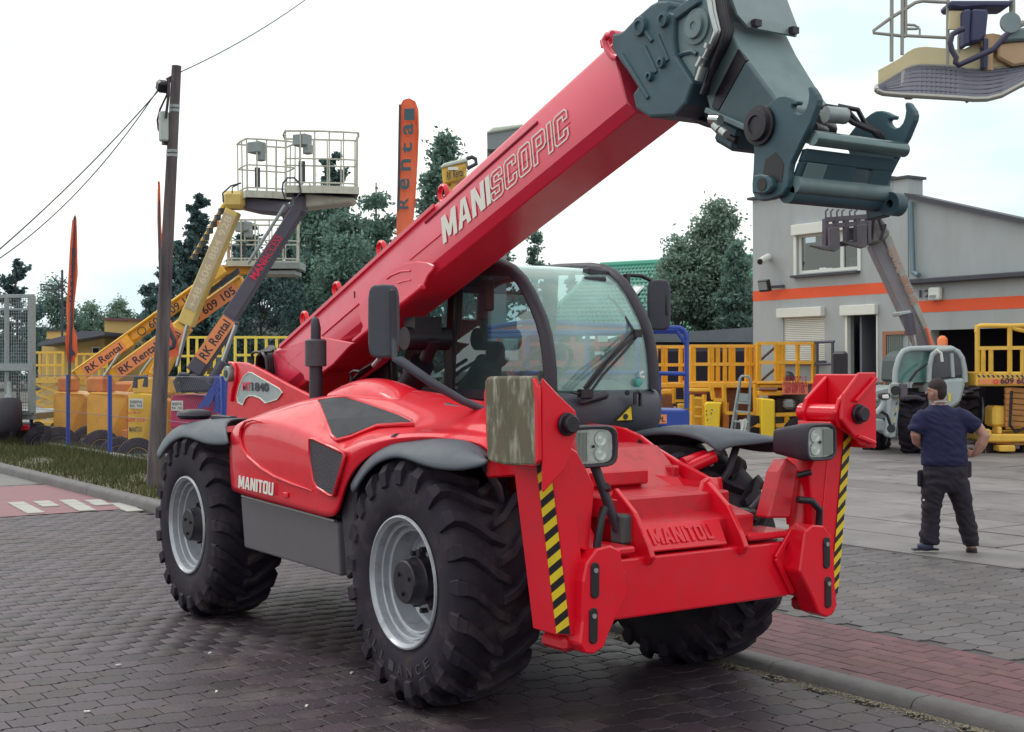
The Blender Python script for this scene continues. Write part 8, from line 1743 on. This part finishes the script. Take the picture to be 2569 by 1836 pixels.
for k in range(4): body.append(('tube', [(fl2, .010), (fl2+VR*.03+UP*(.026-.017*k)+VFW*.04, .0095), (fl2+VR*.05+UP*(.018-.017*k)+VFW*.075, .0075)]))
bd_ = meshed('body', body, SKIN, man, vox=.0075, it=3)
MB().ext([mm(666, 236, .0), mm(655, 258, .0), mm(670, 264, .0)], VFW*.02).build('nose', SKIN, bd_, bevel=.004)
MB().lathe([(-.012, .012), (0, .023), (.008, .015)], mm(703, 262, -.088), VR-VFW*1.6, 12).build('ear', SKIN, bd_, smooth=60)
MB().box(mm(678, 231, -.045), (.010, .022, .008)).build('eye', DRK, bd_); MB().box(mm(676, 283, -.035), (.010, .022, .005)).build('mouth', LTRR, bd_)
meshed('hair', [('ball', (mm(744, 212, -.008), .083, .098, .088)), ('ball', (mm(758, 245, -.03), .066, .078, .080))], HAIR, man, vox=.009, it=2)
meshed('t_shirt', [('loft', [(mm(797, 790), .212, .140), (mm(795, 735), .214, .148), (mm(792, 640), .208, .145), (mm(783, 540), .210, .142), (mm(775, 450), .215, .128), (mm(770, 400), .205, .112), (mm(765, 362), .130, .085), (mm(759, 335), .072, .066)]),
    ('tube', [(mm(670, 425), .095), (mm(615, 470), .090), (mm(592, 520), .082), (mm(583, 548), .078)]), ('tube', [(mm(870, 425), .100), (mm(950, 455), .092), (mm(1008, 490), .082), (mm(1035, 512), .078)])], SHIRT, man, vox=.011, it=8, fold=.016)
MB().tube([mm(722+24*k, 322-6*math.sin(math.pi*k/4), -.068) for k in range(5)], .011, 6).build('collar', mat('pale_collar', (.4, .38, .42), rough=.8), man)
meshed('trousers', [('loft', [(mm(797, 775), .198, .130), (mm(797, 860), .205, .140), (mm(795, 930), .200, .135), (mm(795, 985), .150, .11)]),
    ('loft', [(mm(715, 900), .115, .125), (mm(710, 1000), .105, .115), (mm(700, 1100), .088, .10), (mm(690, 1220), .080, .092), (mm(683, 1320), .088, .098), (mm(690, 1372), .078, .09)]),
    ('loft', [(mm(880, 900), .115, .125), (mm(905, 1000), .105, .115), (mm(932, 1100), .090, .10), (mm(962, 1220), .082, .092), (mm(985, 1330), .080, .092), (mm(993, 1385), .066, .085)])], TRS, man, vox=.011, it=7, fold=.018)
for a in ((612, 820, 628, 950), (962, 790, 980, 850)): MB().box((mm(a[0], a[1])+mm(a[2], a[3]))/2, (.03, .09, .15)).build('side_pocket', TRS, man, bevel=.015)
MB().box(mm(642, 1046, -.10), (.012, .012, .014)).build('pocket_stud', WHT, man)
SHO = mat('navy_shoe', (.03, .035, .09), rough=.5)
meshed('shoe', [('tube', [(mm(705, 1382), .048), (mm(665, 1388), .046), (mm(625, 1390), .040), (mm(598, 1392), .028)])], SHO, man, vox=.009, it=3)
MB().box(mm(652, 1410), (.24, .08, .018), Matrix.Rotation(math.atan2(VR.y, VR.x), 3, 'Z')).build('shoe_sole', BLK, man, bevel=.008)
meshed('shoe', [('tube', [(mm(995, 1400), .050), (mm(998, 1440), .052), (mm(998, 1448, .1), .046), (mm(998, 1452, .18), .036)])], BLK, man, vox=.009, it=3)
